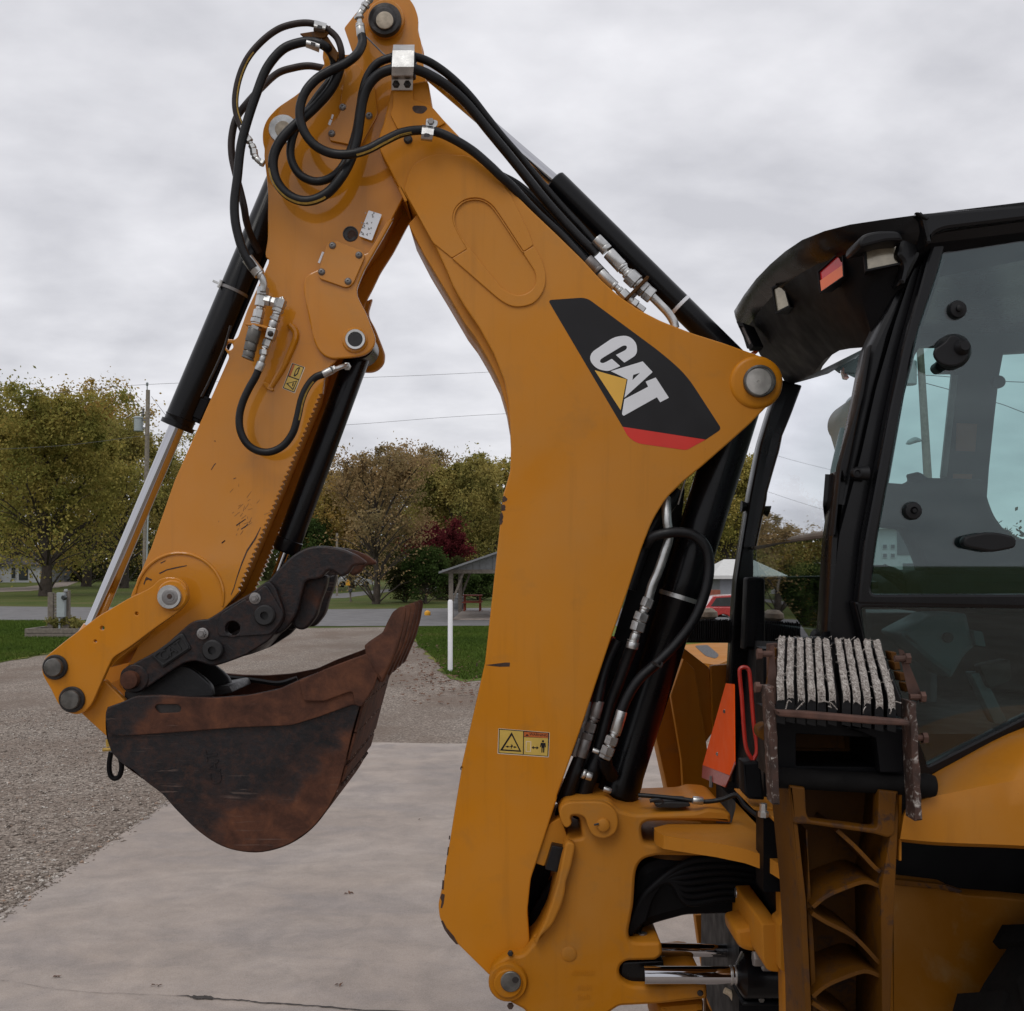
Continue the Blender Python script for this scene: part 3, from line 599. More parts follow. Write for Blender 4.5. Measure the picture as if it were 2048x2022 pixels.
mk('transformer', g_rev(P(1818,770,Yr), P(1818,700,Yr), [(0,.26),(.03,.29),(.9,.29),(.95,.24),(1.0,.1)], 20), M['grey_box'], t2)
arm = mk('lamp_arm', g_tube([P(1853,905,Yr), P(1848,885,Yr), P(1838,880,Yr)], .03, 6, 5), M['steel_dull'], t2)
mk('lamp_head', g_tube([P(1841,881,Yr), P(1830,880,Yr), P(1818,885,Yr), P(1812,888,Yr)], [.06,.13,.1,.02], 10, 4), M['grey_box'], t2)
def wire(label, pts, r=.011): tag(mk('overhead_wire', g_tube([P(*p) for p in pts], r, 5, 8), M['wire'], origin=P(*pts[0])), label, 'wire', 'overhead power lines')
wire('upper power line sloping from the transformer pole top behind the stick and boom', [(-400, 838, 66), (60, 792, 66), (293, 769, 66), (731, 755, 70), (1000, 743, 74), (1500, 716, 80)])
wire('lower power line crossing behind stick and thumb cylinder to the boom', [(-200, 905, 66), (100, 893, 66), (302, 870, 66), (393, 866, 66), (689, 850, 70), (1000, 828, 74), (1500, 808, 80)])
wire('thin guy wire running down right from the transformer pole', [(303, 793, 66), (345, 850, 64), (376, 904, 62), (420, 990, 60)], .015)
wire('power line seen through the cab glass, nearly level', [(1500, 742, 46), (1840, 750, 46), (1990, 762, 44), (2300, 772, 42)], .016)
wire('power line seen through the cab door glass, dipping to the right', [(1846, 765, 44), (1985, 803, 42), (2060, 830, 40), (2400, 960, 36)], .016)
# ---------------------------------------------------------------- buildings
def wall_box(px0, px1, pyt, pyb, Y, depth): a = P(px0, pyb, Y); b = P(px1, pyt, Y); return g_box((a.x, Y, a.z), (b.x, Y+depth, b.z))
def house(name, label, px0, px1, pyt, pyb, Y, depth, ridge_py, wm, rm, wins, over=8, hip=0):
    t = empty(name, P((px0+px1)/2, pyb, Y), label, 'building', None); mk('wall', wall_box(px0, px1, pyt, pyb+6, Y, depth), wm, t, smooth=0)
    a = P(px0-over, pyt, Y-.4); b = P(px1+over, pyt, Y-.4); zr = P(0, ridge_py, Y).z; y1 = Y+depth+.4; ym = (Y+y1)/2; hx = hip*Y/F
    v = [Vector(q) for q in ((a.x, a.y, a.z), (b.x, b.y, b.z), (b.x, y1, a.z), (a.x, y1, a.z), (a.x+hx, ym, zr), (b.x-hx, ym, zr))]
    v += [p-Vector((0,0,.15)) for p in v[:4]]
    mk('roof', (v, [(0,1,5,4), (1,2,5), (2,3,4,5), (3,0,4), (6,7,1,0), (7,8,2,1), (8,9,3,2), (9,6,0,3), (9,8,7,6)]), rm, t, smooth=0)
    for (wx0, wx1, wy0, wy1, kind) in wins:
        f = mk('door' if kind == 'door' else 'window', g_box(P(wx0, wy1, Y)-Vector((0,.05,0)), P(wx1, wy0, Y)+Vector((0,.02,0))), M['siding'] if kind != 'dark' else M['house_glass'], t, smooth=0)
        i = (wx1-wx0)*.14; q0 = P(wx0+i, wy1-i, Y); q1 = P(wx1-i, wy0+i, Y); mk('pane', g_box((q0.x, Y-.075, q0.z), (q1.x, Y-.055, q1.z)), M['house_glass'], f, smooth=0)
    return t
house('white_house', 'low white house with dark porch openings at the far left behind the tree trunk', -70, 81, 1128, 1163, 126, 9, 1108, M['siding'], M['roof_dark'], [(22,33,1134,1158,'win'), (38,56,1134,1160,'dark'), (-20,0,1134,1150,'win'), (-50,-32,1134,1150,'win')])
house('grey_shed', 'small grey shed with a pale roof behind the red car', 1440, 1560, 1151, 1222, 49, 4, 1118, M['grey_siding'], M['roofing'], [(1500,1520,1165,1190,'win')], over=15, hip=45)
tag(mk('low_wall', wall_box(1395, 1441, 1180, 1225, 47, .4), M['brick'], smooth=0, origin=P(1418, 1225, 47)), 'low red-brown wall beside the grey shed', 'wall')
house('white_building', 'white building with dark openings seen through the cab, beside the far side of the seat', 1740, 1900, 1052, 1196, 66, 8, 1020, M['siding'], M['roofing'], [(1794,1828,1056,1110,'dark'), (1764,1774,1088,1098,'win'), (1780,1790,1088,1098,'win'), (1764,1774,1106,1116,'win'), (1780,1790,1106,1116,'win'), (1800,1834,1122,1160,'door')])
# ---------------------------------------------------------------- open picnic shelter
def shelter():
    Y0, Y1 = 39.5, 46.5; t = empty('picnic_shelter', P(1060, 1241, Y0), 'open picnic shelter with grey gable and metal roof left of the boom', 'shelter')
    e0 = P(879, 1143, Y0); rg_ = P(1065, 1079, Y0); e1 = Vector((2*rg_.x-e0.x, Y0, e0.z)); th = Vector((0,0,-.07)); d = Vector((0, Y1-Y0+.5, 0)); f_ = Vector((0,-.5,0))
    for a, b in ((e0, rg_), (rg_, e1)): mk('roof', g_solid([[a+f_, b+f_], [a+d, b+d]], th), M['metal_roof'], t, smooth=0)
    a, b = P(893, 1139, Y0), P(1237, 1141, Y0); top = P(1065, 1084, Y0)
    for yy in (0, Y1-Y0):                            # gable boards
        n_ = 26
        for i in range(n_):
            x0 = a.x+(b.x-a.x)*i/n_; x1 = a.x+(b.x-a.x)*(i+1)/n_-.015; hf = lambda x: a.z+(top.z-a.z)*(1-abs(x-top.x)/(b.x-top.x))
            v = [Vector((x, Y0+yy+y_, z_)) for y_ in (0, .03) for x, z_ in ((x0, a.z), (x1, a.z), (x1, max(a.z+.02, hf(x1))), (x0, max(a.z+.02, hf(x0))))]
            mk('board', (v, [(0,1,2,3), (7,6,5,4), (0,4,5,1), (1,5,6,2), (2,6,7,3), (3,7,4,0)]), M['metal_roof'], t, smooth=0)
        mk('beam', g_box((e0.x+.1, Y0+yy-.1, a.z-.14), (e1.x-.1, Y0+yy+.12, a.z)), M['timber'], t, smooth=0)
    for x in (P(902, 0, Y0).x, P(1228, 0, Y0).x):
        for yy in (Y0, Y1):
            mk('post', g_box((x-.08, yy-.08, -.05), (x+.08, yy+.08, a.z-.14)), M['timber'], t, smooth=0)
            s_ = 1 if x < 0 else -1
            mk('brace', g_tube([Vector((x+s_*.05, yy, a.z-1.15)), Vector((x+s_*.45, yy, a.z-.1))], .055, 4), M['timber'], t, smooth=0)
    mk('floor', g_box((P(905,0,Y0).x, Y0+.3, -.04), (P(1228,0,Y0).x, Y1+.5, .05)), M['concrete'], t, smooth=0)
shelter()
def picnic(px, py):
    b = G(px, py, .05); t = empty('picnic_table', b, 'red stained picnic table under the shelter', 'picnic table'); o = b
    for i in range(5): mk('plank', g_box((o.x-.42, o.y-.37+i*.15, .68), (o.x+.42, o.y-.24+i*.15, .72)), M['table_red'], t, smooth=0)
    for s_ in (-1, 1): mk('bench', g_box((o.x-.42, o.y+s_*.68-.12, .40), (o.x+.42, o.y+s_*.68+.12, .44)), M['table_red'], t, smooth=0)
    for x in (-.33, .33):
        for s_ in (-1, 1): mk('leg', g_tube([o+Vector((x, s_*.62, 0)), o+Vector((x, s_*.2, .66))], .05, 4), M['table_red'], t, smooth=0)
        mk('cross_bar', g_box((o.x+x-.03, o.y-.75, .34), (o.x+x+.03, o.y+.75, .40)), M['table_red'], t, smooth=0)
picnic(945, 1221)
bp = G(916, 1219, .05); bt = mk('barrel', g_rev(bp, bp+Vector((0,0,1)), [(0,.27),(.03,.29),(.25,.29),(.27,.305),(.3,.29),(.5,.29),(.52,.305),(.55,.29),(.62,.29),(.7,.24),(.72,.1)], 18), M['barrel'], origin=bp); tag(bt, 'dark grey barrel beside the left shelter post', 'barrel')
wp = G(900.5, 1344); tag(mk('white_pole', g_rev(wp-Vector((0,0,.1)), wp+Vector((0,0,2)), [(0,.046),(1.42,.046),(1.45,.03)], 14), M['white_pvc'], origin=wp), 'thin white pole standing in the grass verge left of the boom', 'pole')
op = G(855, 1231); tag(mk('orange_marker', g_rev(op, op+Vector((0,0,1)), [(0,.11),(.05,.13),(.14,.12),(.2,.04)], 12), M['sign_yellow'], origin=op), 'small orange marker at the far edge of the road', 'marker')
# roadside post, sign and mailbox
pp = G(674, 1192); tag(mk('white_post', g_tube([pp, P(674, 1066, pp.y)], .075, 8), M['pole_wood'], origin=pp), 'thin pale post rising beside the far lane, behind the thumb tip', 'post')
sp_ = G(703, 1203); t = empty('road_sign', sp_, 'small yellow road sign on a post beside the far lane', 'sign'); Ys = sp_.y
mk('post', g_tube([sp_, P(696, 1170, Ys), P(695, 1158, Ys)], .035, 6), M['timber'], t)
mk('sign_panel', g_plate([T('10', [(428,1190), (443,1172), (457,1190), (460,1224), (424,1224)])], Ys-.08, Ys-.05), M['sign_yellow'], t, smooth=0)
mb = P(701, 1180, Ys-.3); t = empty('mailbox', (mb.x, mb.y, 0), 'dark mailbox on a post below the yellow road sign', 'mailbox'); mk('box', g_box(mb+Vector((-.1,-.2,-.12)), mb+Vector((.1,.2,.1))), M['car_dark'], t, bev=.03); mk('post', g_box((mb.x-.04, mb.y-.04, 0), (mb.x+.04, mb.y+.04, mb.z-.12)), M['timber'], t)
# ---------------------------------------------------------------- cars
def car(name, label, px, py, ang, scale, paintm, wagon=False, z=0):
    b = G(px, py, z); t = empty(name, b, label, 'car', 'cars parked beyond the road'); s = scale; Rz = Matrix.Translation(b) @ Matrix.Rotation(ang, 4, 'Z') @ Matrix.Scale(s, 4)
    def pr(pts, y0, y1, m, nm, par=t, bv=.03):
        n = len(pts); v = [Rz @ Vector((p[0], y0, p[1])) for p in pts]+[Rz @ Vector((p[0], y1, p[1])) for p in pts]; f = [tuple(range(n)), tuple(range(2*n-1, n-1, -1))]+[(i, i+n, (i+1) % n+n, (i+1) % n) for i in range(n)]
        return mk(nm, (v, f), m, par, smooth=.5, bev=bv*s)
    def arch(cx): return [(cx+.36*math.cos(R(a)), .32+.36*math.sin(R(a))) for a in range(180, -1, -30)]
    pr([(-2.2,.32), (-2.25,.6), (-2.15,.92)]+([(-2.0,.98)] if wagon else [(-1.5,.98)])+[(1.1,.95), (1.9,.82), (2.2,.68), (2.25,.35), (2.2,.25)]+list(reversed(arch(1.35)))[::1]+[(.9,.22), (-.9,.22)]+list(reversed(arch(-1.35)))+[(-1.8,.25)], -.86, .86, paintm, 'body')
    cab_ = [(-2.05,.96), (-1.75,1.42), (-.2,1.5), (.55,1.42), (1.25,.93)] if wagon else [(-1.55,.96), (-.95,1.4), (.35,1.44), (1.2,.93)]
    pr(cab_, -.72, .72, paintm, 'roof')
    wz = [(-1.85,1.0), (-1.62,1.34), (-.95,1.38), (-.85,1.0)] if wagon else [(-1.2,1.0), (-.85,1.33), (-.25,1.36), (-.25,1.0)]
    for y in (-.735, .715):
        pr(wz, y, y+.02, M['house_glass'], 'side_window', bv=.0); pr([(-.75,1.0), (-.82,1.39), (.3,1.37), (.95,1.0)] if wagon else [(-.18,1.0), (-.18,1.36), (.32,1.34), (.9,1.0)], y, y+.02, M['house_glass'], 'side_window', bv=0)
    for cx in (1.35, -1.35):
        for y in (-.88, .70):
            w = mk('wheel', g_rev(Rz @ Vector((cx, y, .32)), Rz @ Vector((cx, y+.18, .32)), [(0,.27*s),(.02*s,.31*s),(.16*s,.31*s),(.18*s,.27*s)], 18), M['tyre'], t)
            mk('rim', g_rev(Rz @ Vector((cx, y-.01, .32)), Rz @ Vector((cx, y+.19, .32)), [(0,.16*s),(.2*s,.16*s)], 12), M['steel_dull'], w)
    pr([(2.18,.55), (2.24,.55), (2.2,.7), (2.12,.72)], -.8, -.5, M['lens'], 'headlight', bv=0); pr([(2.18,.55), (2.24,.55), (2.2,.7), (2.12,.72)], .5, .8, M['lens'], 'headlight', bv=0)
    return t
car('parked_car', 'dark car parked far left behind the big tree trunks', 132, 1160, R(-60), 1.0, M['car_dark'])
car('parked_car', 'pale car parked far left, right of the dark car', 176, 1160, R(-40), 1.0, M['car_white'])
car('parked_car', 'white car parked beyond the yellow road sign', 706, 1174, R(20), .8, M['car_white'])
car('parked_car', 'red estate car showing between boom cylinder and cab', 1506, 1259, R(-3), .74, M['car_red'], True)
# ---------------------------------------------------------------- meter pedestal in its timber bed
def meter():
    Y = 30.0; o = P(107, 1276, Y); o.z = 0
    t = empty('planter', G(107, 1277), 'weathered timber planting bed on the lawn at the left', 'planter')
    x0, x1 = P(49, 0, Y).x, P(168, 0, Y).x
    for z0 in (.0, .135):
        for (a, b) in (((x0, Y, z0), (x1, Y+.1, z0+.125)), ((x0, Y+1.3, z0), (x1, Y+1.4, z0+.125)), ((x0, Y+.102, z0), (x0+.1, Y+1.298, z0+.125)), ((x1-.1, Y+.102, z0), (x1, Y+1.298, z0+.125))): mk('timber', g_box(a, b), M['timber'], t, smooth=0, bev=.008)
    mk('soil', g_box((x0+.1, Y+.1, 0), (x1-.1, Y+1.3, .2)), M['crack'], t, smooth=0)
    Ym = Y+.6; t = empty('meter_pedestal', (P(112,0,Ym).x, Ym, .2), 'grey electric meter box mounted on timber posts in the planting bed', 'electric meter')
    for a, b in ((95, 106), (126, 138)): mk('post', g_box((P(a,0,Ym).x, Ym, .0), (P(b,0,Ym).x, Ym+.12, P(0,1185 if a < 100 else 1181,Ym).z)), M['timber'], t, smooth=0, bev=.006)
    for i in range(9):
        z1 = P(0, 1187+i*6.2, Ym).z; mk('slat', g_box((P(106.6,0,Ym).x, Ym+.02, z1-.07), (P(125.4,0,Ym).x, Ym+.06, z1)), M['timber'], t, smooth=0)
    bx = mk('meter_box', g_box((P(117,0,Ym).x, Ym-.14, P(0,1234,Ym).z), (P(133,0,Ym).x, Ym-.003, P(0,1185,Ym).z)), M['grey_box'], t, bev=.01)
    c = P(129, 1195, Ym-.14); mk('dial', g_rev(c, c-Vector((0,.1,0)), [(0,.075),(.06,.075),(.1,.05)], 16), M['house_glass'], bx)
    mk('conduit', cyl((P(121,0,Ym).x, Ym-.07, .1), (P(121,0,Ym).x, Ym-.07, P(0,1234,Ym).z), .03, 8), M['grey_box'], t); mk('cap', cyl(P(132,1183,Ym), P(132,1178,Ym), .05, 8), M['siding'], t)
    rg = np.random.default_rng(3)
    for i, (px, lb) in enumerate(((112, 'low leafy plant in the bed left of the meter conduit'), (148, 'low leafy plant in the bed right of the meter box'))):
        c = P(px, 1256, Y+.7); tp_ = empty('bedding_plant', (c.x, c.y, .2), lb, 'plant', 'plants in the timber bed'); C_ = np.array([[c.x+rg.uniform(-.22, .22), c.y+rg.uniform(-.2, .2), .28+rg.random()*.22] for _ in range(14)])
        V = leaf_cloud(rg, C_, np.full(14, .06), 700, .035); npmesh('foliage', V, np.arange(len(V)).reshape(-1, 4), M['leaf_olive'], tp_)
        mk('stem', [g_tube([Vector((c.x, c.y, .2)), Vector(tuple(q))], .006, 4) for q in C_[:6]], M['bark'], tp_)
meter()
# ================================================================ THE BACKHOE LOADER (one thing; arm and cab are its parts)
BH = empty('backhoe_loader', (1.2, 3.0, 0), 'large yellow backhoe loader with folded digging arm and black cab', 'backhoe')
YB, YE = 3.00, 3.30                                # near and far face of the boom
YC = 3.15                                          # centre plane of the arm
def pin(name, par, px, py, Y, prof, mat, sides=32, label=None):
    """round pin head facing the viewer; prof [(metres out from face, radius px)]"""
    k = Y/F; c = P(px, py, Y); return mk(name, g_rev(c+Vector((0,.004,0)), c-Vector((0,1,0)), [(a, r*k) for a, r in prof], sides), mat, par, label=label)
def pl(name, loops, Y0, Y1, mat, par, **kw):
    ref = kw.pop('ref', None); bevel = kw.pop('bevel', .002); return mk(name, g_plate(loops, Y0, Y1, ref, bevel), mat, par, **kw)
def decal(name, pts, Y, mat, par, lift=.0006, holes=(), **kw): return mk(name, g_plate([pts]+list(holes), Y-lift, Y-lift+.0004, Y, 0), mat, par, smooth=0, **kw)
RND = rounded
# ---------------------------------------------------------------- boom
left_in = T('3', [(150,430,3),(255,660,4),(290,745,4),(350,850,4),(430,965,4),(510,1110,6),(570,1260,8),(595,1400,8),(605,1600,8),(600,1750,8),(572,1850,4)])
boom_out = T('1', [(1155,960,6),(1150,880,10),(1180,800,10),(1235,560,8),(1470,515,10),(1492,690,10),(1720,930,10)]) \
  + T('3', [(480,92,12),(560,172,6),(720,332,6),(850,455,6),(1000,602,8),(1100,712,8),(1200,800,10),(1300,868,10),(1420,930,12),(1600,1000,12),(1760,1050,10),(1850,1082,8)]) \
  + circ(1516, 763, 50, 16, -62, 62) + T('3', [(1907,1492,3),(1800,1588,6),(1640,1728,8),(1545,1805,10)]) \
  + T('6', [(905,128,14),(835,240,20),(775,390,20),(700,620,8),(600,905,5),(440,1385,5),(310,1750,5)]) \
  + T('7', [(680,252,4),(572,585,10),(545,665,10),(528,830,12),(540,990,8),(470,1090,10),(440,1200,20),(330,1160,3),(160,992,12),(75,870,10),(68,790,10),(95,700,3),(108,580,3),(128,470,3),(150,330,3),(190,90,3)]) \
  + T('p', [(922,1537,2),(970,1325,2),(1000,1049,2),(1007,986,2)])
left_rev = list(reversed(left_in)); outline = RND(boom_out+left_rev+T('3', [(0,205,3)])+T('1', [(1330,1300,2)]))
boom = pl('boom', [outline], YB, YE, M['yellow'], BH, bevel=.004, smooth=.45)
# inner flange of the box section showing along the hollow side
fl = T('3', [(40,385),(130,560),(240,742),(350,930),(410,1010),(480,1130),(540,1250),(580,1385),(600,1500),(640,1500),(620,1380),(580,1230),(520,1080),(440,940),(360,820),(300,720),(190,500),(90,330)])
pl('box_flange', [RND(fl, 4)], YB+.03, YE-.03, M['yellow'], boom, ref=YB)
# doubler plate with the pressed slot
dbl = T('3', [(60,262,2),(180,505,8),(283,588,2),(365,538,2),(372,545,2),(288,592,2),(540,815,20),(600,850,16),(655,856,16),(730,838,20),(785,770,20),(798,690,20),(775,600,20),(730,520,3),(725,525,2),(675,555,2),(670,550,2),(727,512,2),(700,430,10),(610,245,8),(480,110,12),(300,60,20),(120,60,20)])
slot = T('3', [(289,385,14),(300,320,24),(350,278,24),(430,268,24),(490,298,24),(530,350,14),(690,590,14),(742,670,14),(742,735,20),(700,780,20),(640,795,20),(575,770,20),(520,710,14),(330,470,14)])
dbl = T('3', [(283,590,3),(365,540,3),(330,485,6),(289,400,20),(296,325,26),(350,272,26),(430,262,26),(492,292,26),(532,345,14),(672,556,3),(728,522,3),(775,600,20),(798,690,24),(785,770,28),(730,838,24),(655,856,18),(600,850,18),(540,815,20)])
pl('doubler_plate', [RND(dbl), RND(slot)], YB-.0055, YB+.001, M['yellow'], boom, bevel=.0022)
up = T('3', [(20,215,6),(180,506,6),(283,588,3),(367,537,3),(285,395,26),(292,320,28),(348,266,28),(432,256,28),(498,290,28),(536,342,14),(674,553,3),(727,517,3),(700,440,12),(600,236,10),(500,120,12),(380,30,14),(180,20,20),(60,80,20)])
pl('side_plate', [RND(up)], YB-.004, YB+.001, M['yellow'], boom, bevel=.002)
# right pin boss (boom to swing frame cylinder end)
pin('boss', boom, 1512, 765, YB, [(0,54),(.006,52),(.010,49),(.012,44)], M['yellow'])
pb = pin('pin', boom, 1518, 763, YB-.01, [(0,32),(.016,32),(.019,30),(.0195,28),(.016,27.4),(.016,10),(.0165,0.5)], M['pin'])
pin('pin_face', pb, 1517, 763, YB-.026, [(0,27),(.002,26.4),(.0028,22),(.003,2.5),(.001,1.5)], M['pin_light'])
# big side sticker with lettering
st = RND(T('3', [(806,818,8),(1015,803,14),(1430,1110,30),(1560,1225,30),(1752,1520,8),(1665,1578,1),(1213,1508,1)]))
dk = decal('side_sticker', st, YB, M['decal_black'], boom)
red = RND(T('3', [(1213,1508,1),(1667,1577,1),(1560,1636,6),(1290,1598,12),(1240,1560,8)])); decal('red_stripe', red, YB, M['decal_red'], boom)
Cl = RND(T('3', [(1157,1200,5),(1100,1200,10),(1042,1180,12),(1032,1135,12),(1060,1110,8),(1195,1010,10),(1250,1010,14),(1290,1060,16),(1290,1110,12),(1222,1160,1),(1172,1108,1),(1238,1082,7),(1237,1062,7),(1095,1140,8),(1088,1165,8),(1105,1163,4),(1145,1137,1),(1200,1178,1)]))
# letters drafted clean: C, A, T climbing along the sticker
Cl = RND(T('3', [(1200,1178,1),(1135,1206,7),(1075,1195,14),(1033,1150,12),(1040,1105,10),(1165,1020,10),(1240,1008,14),(1290,1050,14),(1292,1115,10),(1222,1159,1),(1176,1117,1),(1234,1088,6),(1238,1068,6),(1218,1064,6),(1092,1140,6),(1088,1158,6),(1108,1163,6),(1154,1138,1)]))
Al = RND(T('3', [(1148,1205,1),(1322,1152,1),(1376,1210,1),(1222,1350,1),(1240,1250,1)])); Ah = RND(T('3', [(1270,1226,.6),(1308,1214,.6),(1266,1254,.6)]))
Tl = RND(T('3', [(1222,1358,1),(1352,1290,1),(1338,1262,1),(1393,1240,1),(1465,1350,1),(1417,1375,1),(1400,1347,1),(1218,1449,2),(1209,1440,2)]))
decal('letter_c', Cl, YB, M['white'], boom, .0012); decal('letter_a', Al, YB, M['white'], boom, .0012, [Ah]); decal('letter_t', Tl, YB, M['white'], boom, .0012)
decal('logo_triangle', RND(T('3', [(1060,1200,1),(1235,1250,1),(1202,1418,1)])), YB, M['decal_yellow'], boom, .0012)
# warning sticker with pictograms
def warning():
    w = lambda pts: T('w', pts); b = decal('warning_sticker', RND(w([(232,365,2),(1650,480,2),(1625,1170,2),(205,1070,2)])), YB, M['warn_edge'], boom)
    decal('border', w([(245,378),(1635,490),(1608,1145),(232,1045)]), YB, M['decal_black'], b, .001)
    decal('left_field', w([(268,402),(915,452),(905,1078),(254,1030)]), YB, M['warn_yellow'], b, .0014); decal('right_field', w([(938,610),(1600,640),(1585,1125),(932,1082)]), YB, M['warn_yellow'], b, .0014)
    decal('header', w([(940,460),(1605,505),(1600,636),(938,592)]), YB, M['warn_orange'], b, .0014)
    decal('triangle', w([(598,470),(868,1015),(275,975)]), YB, M['decal_black'], b, .0018, [w([(598,560),(810,975),(350,945)])])
    decal('arrow', w([(420,870),(500,840),(505,862),(545,865),(545,885),(505,880),(498,900)]), YB, M['decal_black'], b, .0018); decal('arrow', w([(745,885),(668,850),(668,872),(640,870),(640,890),(668,893),(665,912)]), YB, M['decal_black'], b, .0018)
    decal('figure', w([(575,805),(625,825),(630,870),(600,890),(592,935),(575,930),(578,890),(548,860),(590,850)]), YB, M['decal_black'], b, .0018)
    decal('arrow', w([(1150,895),(1205,850),(1208,885),(1285,890),(1290,855),(1345,905),(1283,950),(1284,915),(1207,910),(1204,945)]), YB, M['decal_black'], b, .0018)
    decal('box_outline', w([(990,715),(1140,728),(1128,1015),(985,1008)]), YB, M['warn_edge'], b, .0018, [w([(1010,738),(1118,748),(1108,996),(1003,990)])])
    decal('figure', w([(1400,762),(1530,770),(1540,890),(1510,888),(1508,820),(1495,1035),(1465,1035),(1463,905),(1450,905),(1445,1035),(1418,1035),(1420,820),(1405,885),(1380,880)]), YB, M['decal_black'], b, .0018); decal('figure_head', circ(*T1('w', 1462, 722), 2.2, 14), YB, M['decal_black'], b, .0018)
    decal('warning_mark', w([(1020,520),(1075,575),(975,570)]), YB, M['decal_black'], b, .0018)
    text('WARNING', b, T1('w', 1340, 550), 5.6, R(-4.2), YB-.0019, M['decal_black'])
def text(s, par, c, hpx, rot, Y, mat, name='lettering', depth=.0003):
    cu = bpy.data.curves.new('t', 'FONT'); cu.body = s; cu.size = hpx*Y/F*1.35; cu.align_x = 'CENTER'; cu.align_y = 'CENTER'; cu.extrude = depth/2
    ob = bpy.data.objects.new('t', cu); me = bpy.data.meshes.new_from_object(ob); ce = P(c[0], c[1], Y); Mx = Matrix.Translation(ce) @ Matrix.Rotation(-rot, 4, 'Y') @ Matrix.Rotation(R(90), 4, 'X')
    Mx = Matrix.Translation(ce) @ Matrix.Rotation(R(90), 4, 'X') @ Matrix.Rotation(rot, 4, 'Z')
    v = [Mx @ q.co for q in me.vertices]; f = [tuple(p.vertices) for p in me.polygons]; bpy.data.objects.remove(ob); bpy.data.curves.remove(cu); bpy.data.meshes.remove(me)
    return mk(name, (v, f), mat, par, smooth=0)
warning()
# chips and scratches worn through the paint
def chips(par, Y, items, mat='chip', name='paint_chip'):
    for c in items: mk(name, g_plate(c, Y-.0005, Y-.0001, Y, 0), M[mat], par, smooth=0)
chips(boom, YB, [T('10', c) for c in ([(1620,556),(1632,540),(1642,545),(1650,556),(1658,560),(1657,572),(1648,583),(1640,580),(1636,590),(1620,585)], [(1612,610),(1636,606),(1645,625),(1640,640),(1646,648),(1632,655),(1610,652)], [(1602,680),(1618,664),(1628,700),(1620,725),(1625,735),(1612,760),(1598,758)], [(1490,1831),(1560,1822),(1640,1812),(1678,1812),(1676,1842),(1600,1844),(1540,1838)], [(1422,1815),(1432,1818),(1430,1840),(1420,1842)])]
  + [T('7', c) for c in ([(90,670),(98,672),(96,720),(86,716)], [(86,738),(102,745),(96,790),(88,815),(80,812),(86,780),(78,760)], [(124,440),(130,442),(128,462),(122,460)], [(182,88),(188,90),(187,104),(182,100)], [(82,880),(92,878),(110,915),(150,960),(165,990),(172,1002),(160,1000),(128,965),(100,925)], [(118,500),(123,500),(118,545),(113,540)], [(104,590),(109,592),(105,640),(101,636)])])
# patch of bare rust and scuffs on the nose
decal('rust_patch', smooth_outline(T('n', [(1175,1370),(1200,1345),(1270,1345),(1340,1352),(1362,1385),(1330,1425),(1290,1445),(1220,1435),(1185,1405)])), YB-.006, M['chip'], boom)
nose = RND(T('n', [(925,1000,6),(1180,1010,3),(1185,1260,3),(1300,1300,8),(1430,1360,8),(1600,1560,3),(1450,1640,6),(1250,1600,8),(985,1640,3),(890,1450,6),(925,1370,4)]))
pl('nose_plate', [nose], YB-.006, YB+.002, M['yellow'], boom, bevel=.002)
# ---------------------------------------------------------------- stick
YS, YSF = 3.04, 3.26
def teeth(A, B, n, amp):
    A = Vector(A); B = Vector(B); d = (B-A)/n; nn = Vector((-d.y, d.x)).normalized(); out = []
    for i in range(n): out += [tuple(A+d*(i+.12)-nn*0), tuple(A+d*(i+.5)+nn*amp), tuple(A+d*(i+.62)+nn*amp)]
    return out+[tuple(B)]
tA, tB = T1('2', 778, 1230), T1('5', 1012, 322)
so = T('1', [(930,175,3),(1070,0,6),(1130,-60,14),(1200,-85,14),(1300,-60,14),(1375,20,14),(1406,110,10),(1404,205,6),(1424,262,10),(1440,420,6),(1470,600,4),(1440,900,4),(1330,1230,4)]) \
   + T('2', [(1180,195,8),(1090,335,8),(1035,450,8),(992,530,12),(975,600,12),(985,660,10),(990,760,10),(930,900,10),(860,1030,8),(815,1065,8),(793,1130,6)])
so2 = T('5', [(930,420,4),(760,560,6),(600,760,10),(560,815,14),(490,830,14),(430,790,14),(428,735,14),(470,685,6),(540,545,6),(500,420,6)]) + T('9', [(828,1440,6),(960,1130,2),(1110,700,2)]) \
   + T('2', [(180,1010,6),(185,988,6),(150,940,10),(152,905,10),(178,880,10),(215,888,6),(240,872,6),(300,700,3),(400,480,3),(435,402,3),(438,377,2),(420,366,2),(415,340,2),(430,250,6)]) \
   + T('1', [(438,1250,4),(430,1150,4),(412,1000,6),(416,960,6),(403,915,10),(402,840,14),(430,765,14),(500,690,10),(620,610,8),(700,540,8),(770,462,8),(802,412,6),(788,370,5),(795,300,4),(830,270,4),(880,330,6),(935,352,4),(990,345,3)])
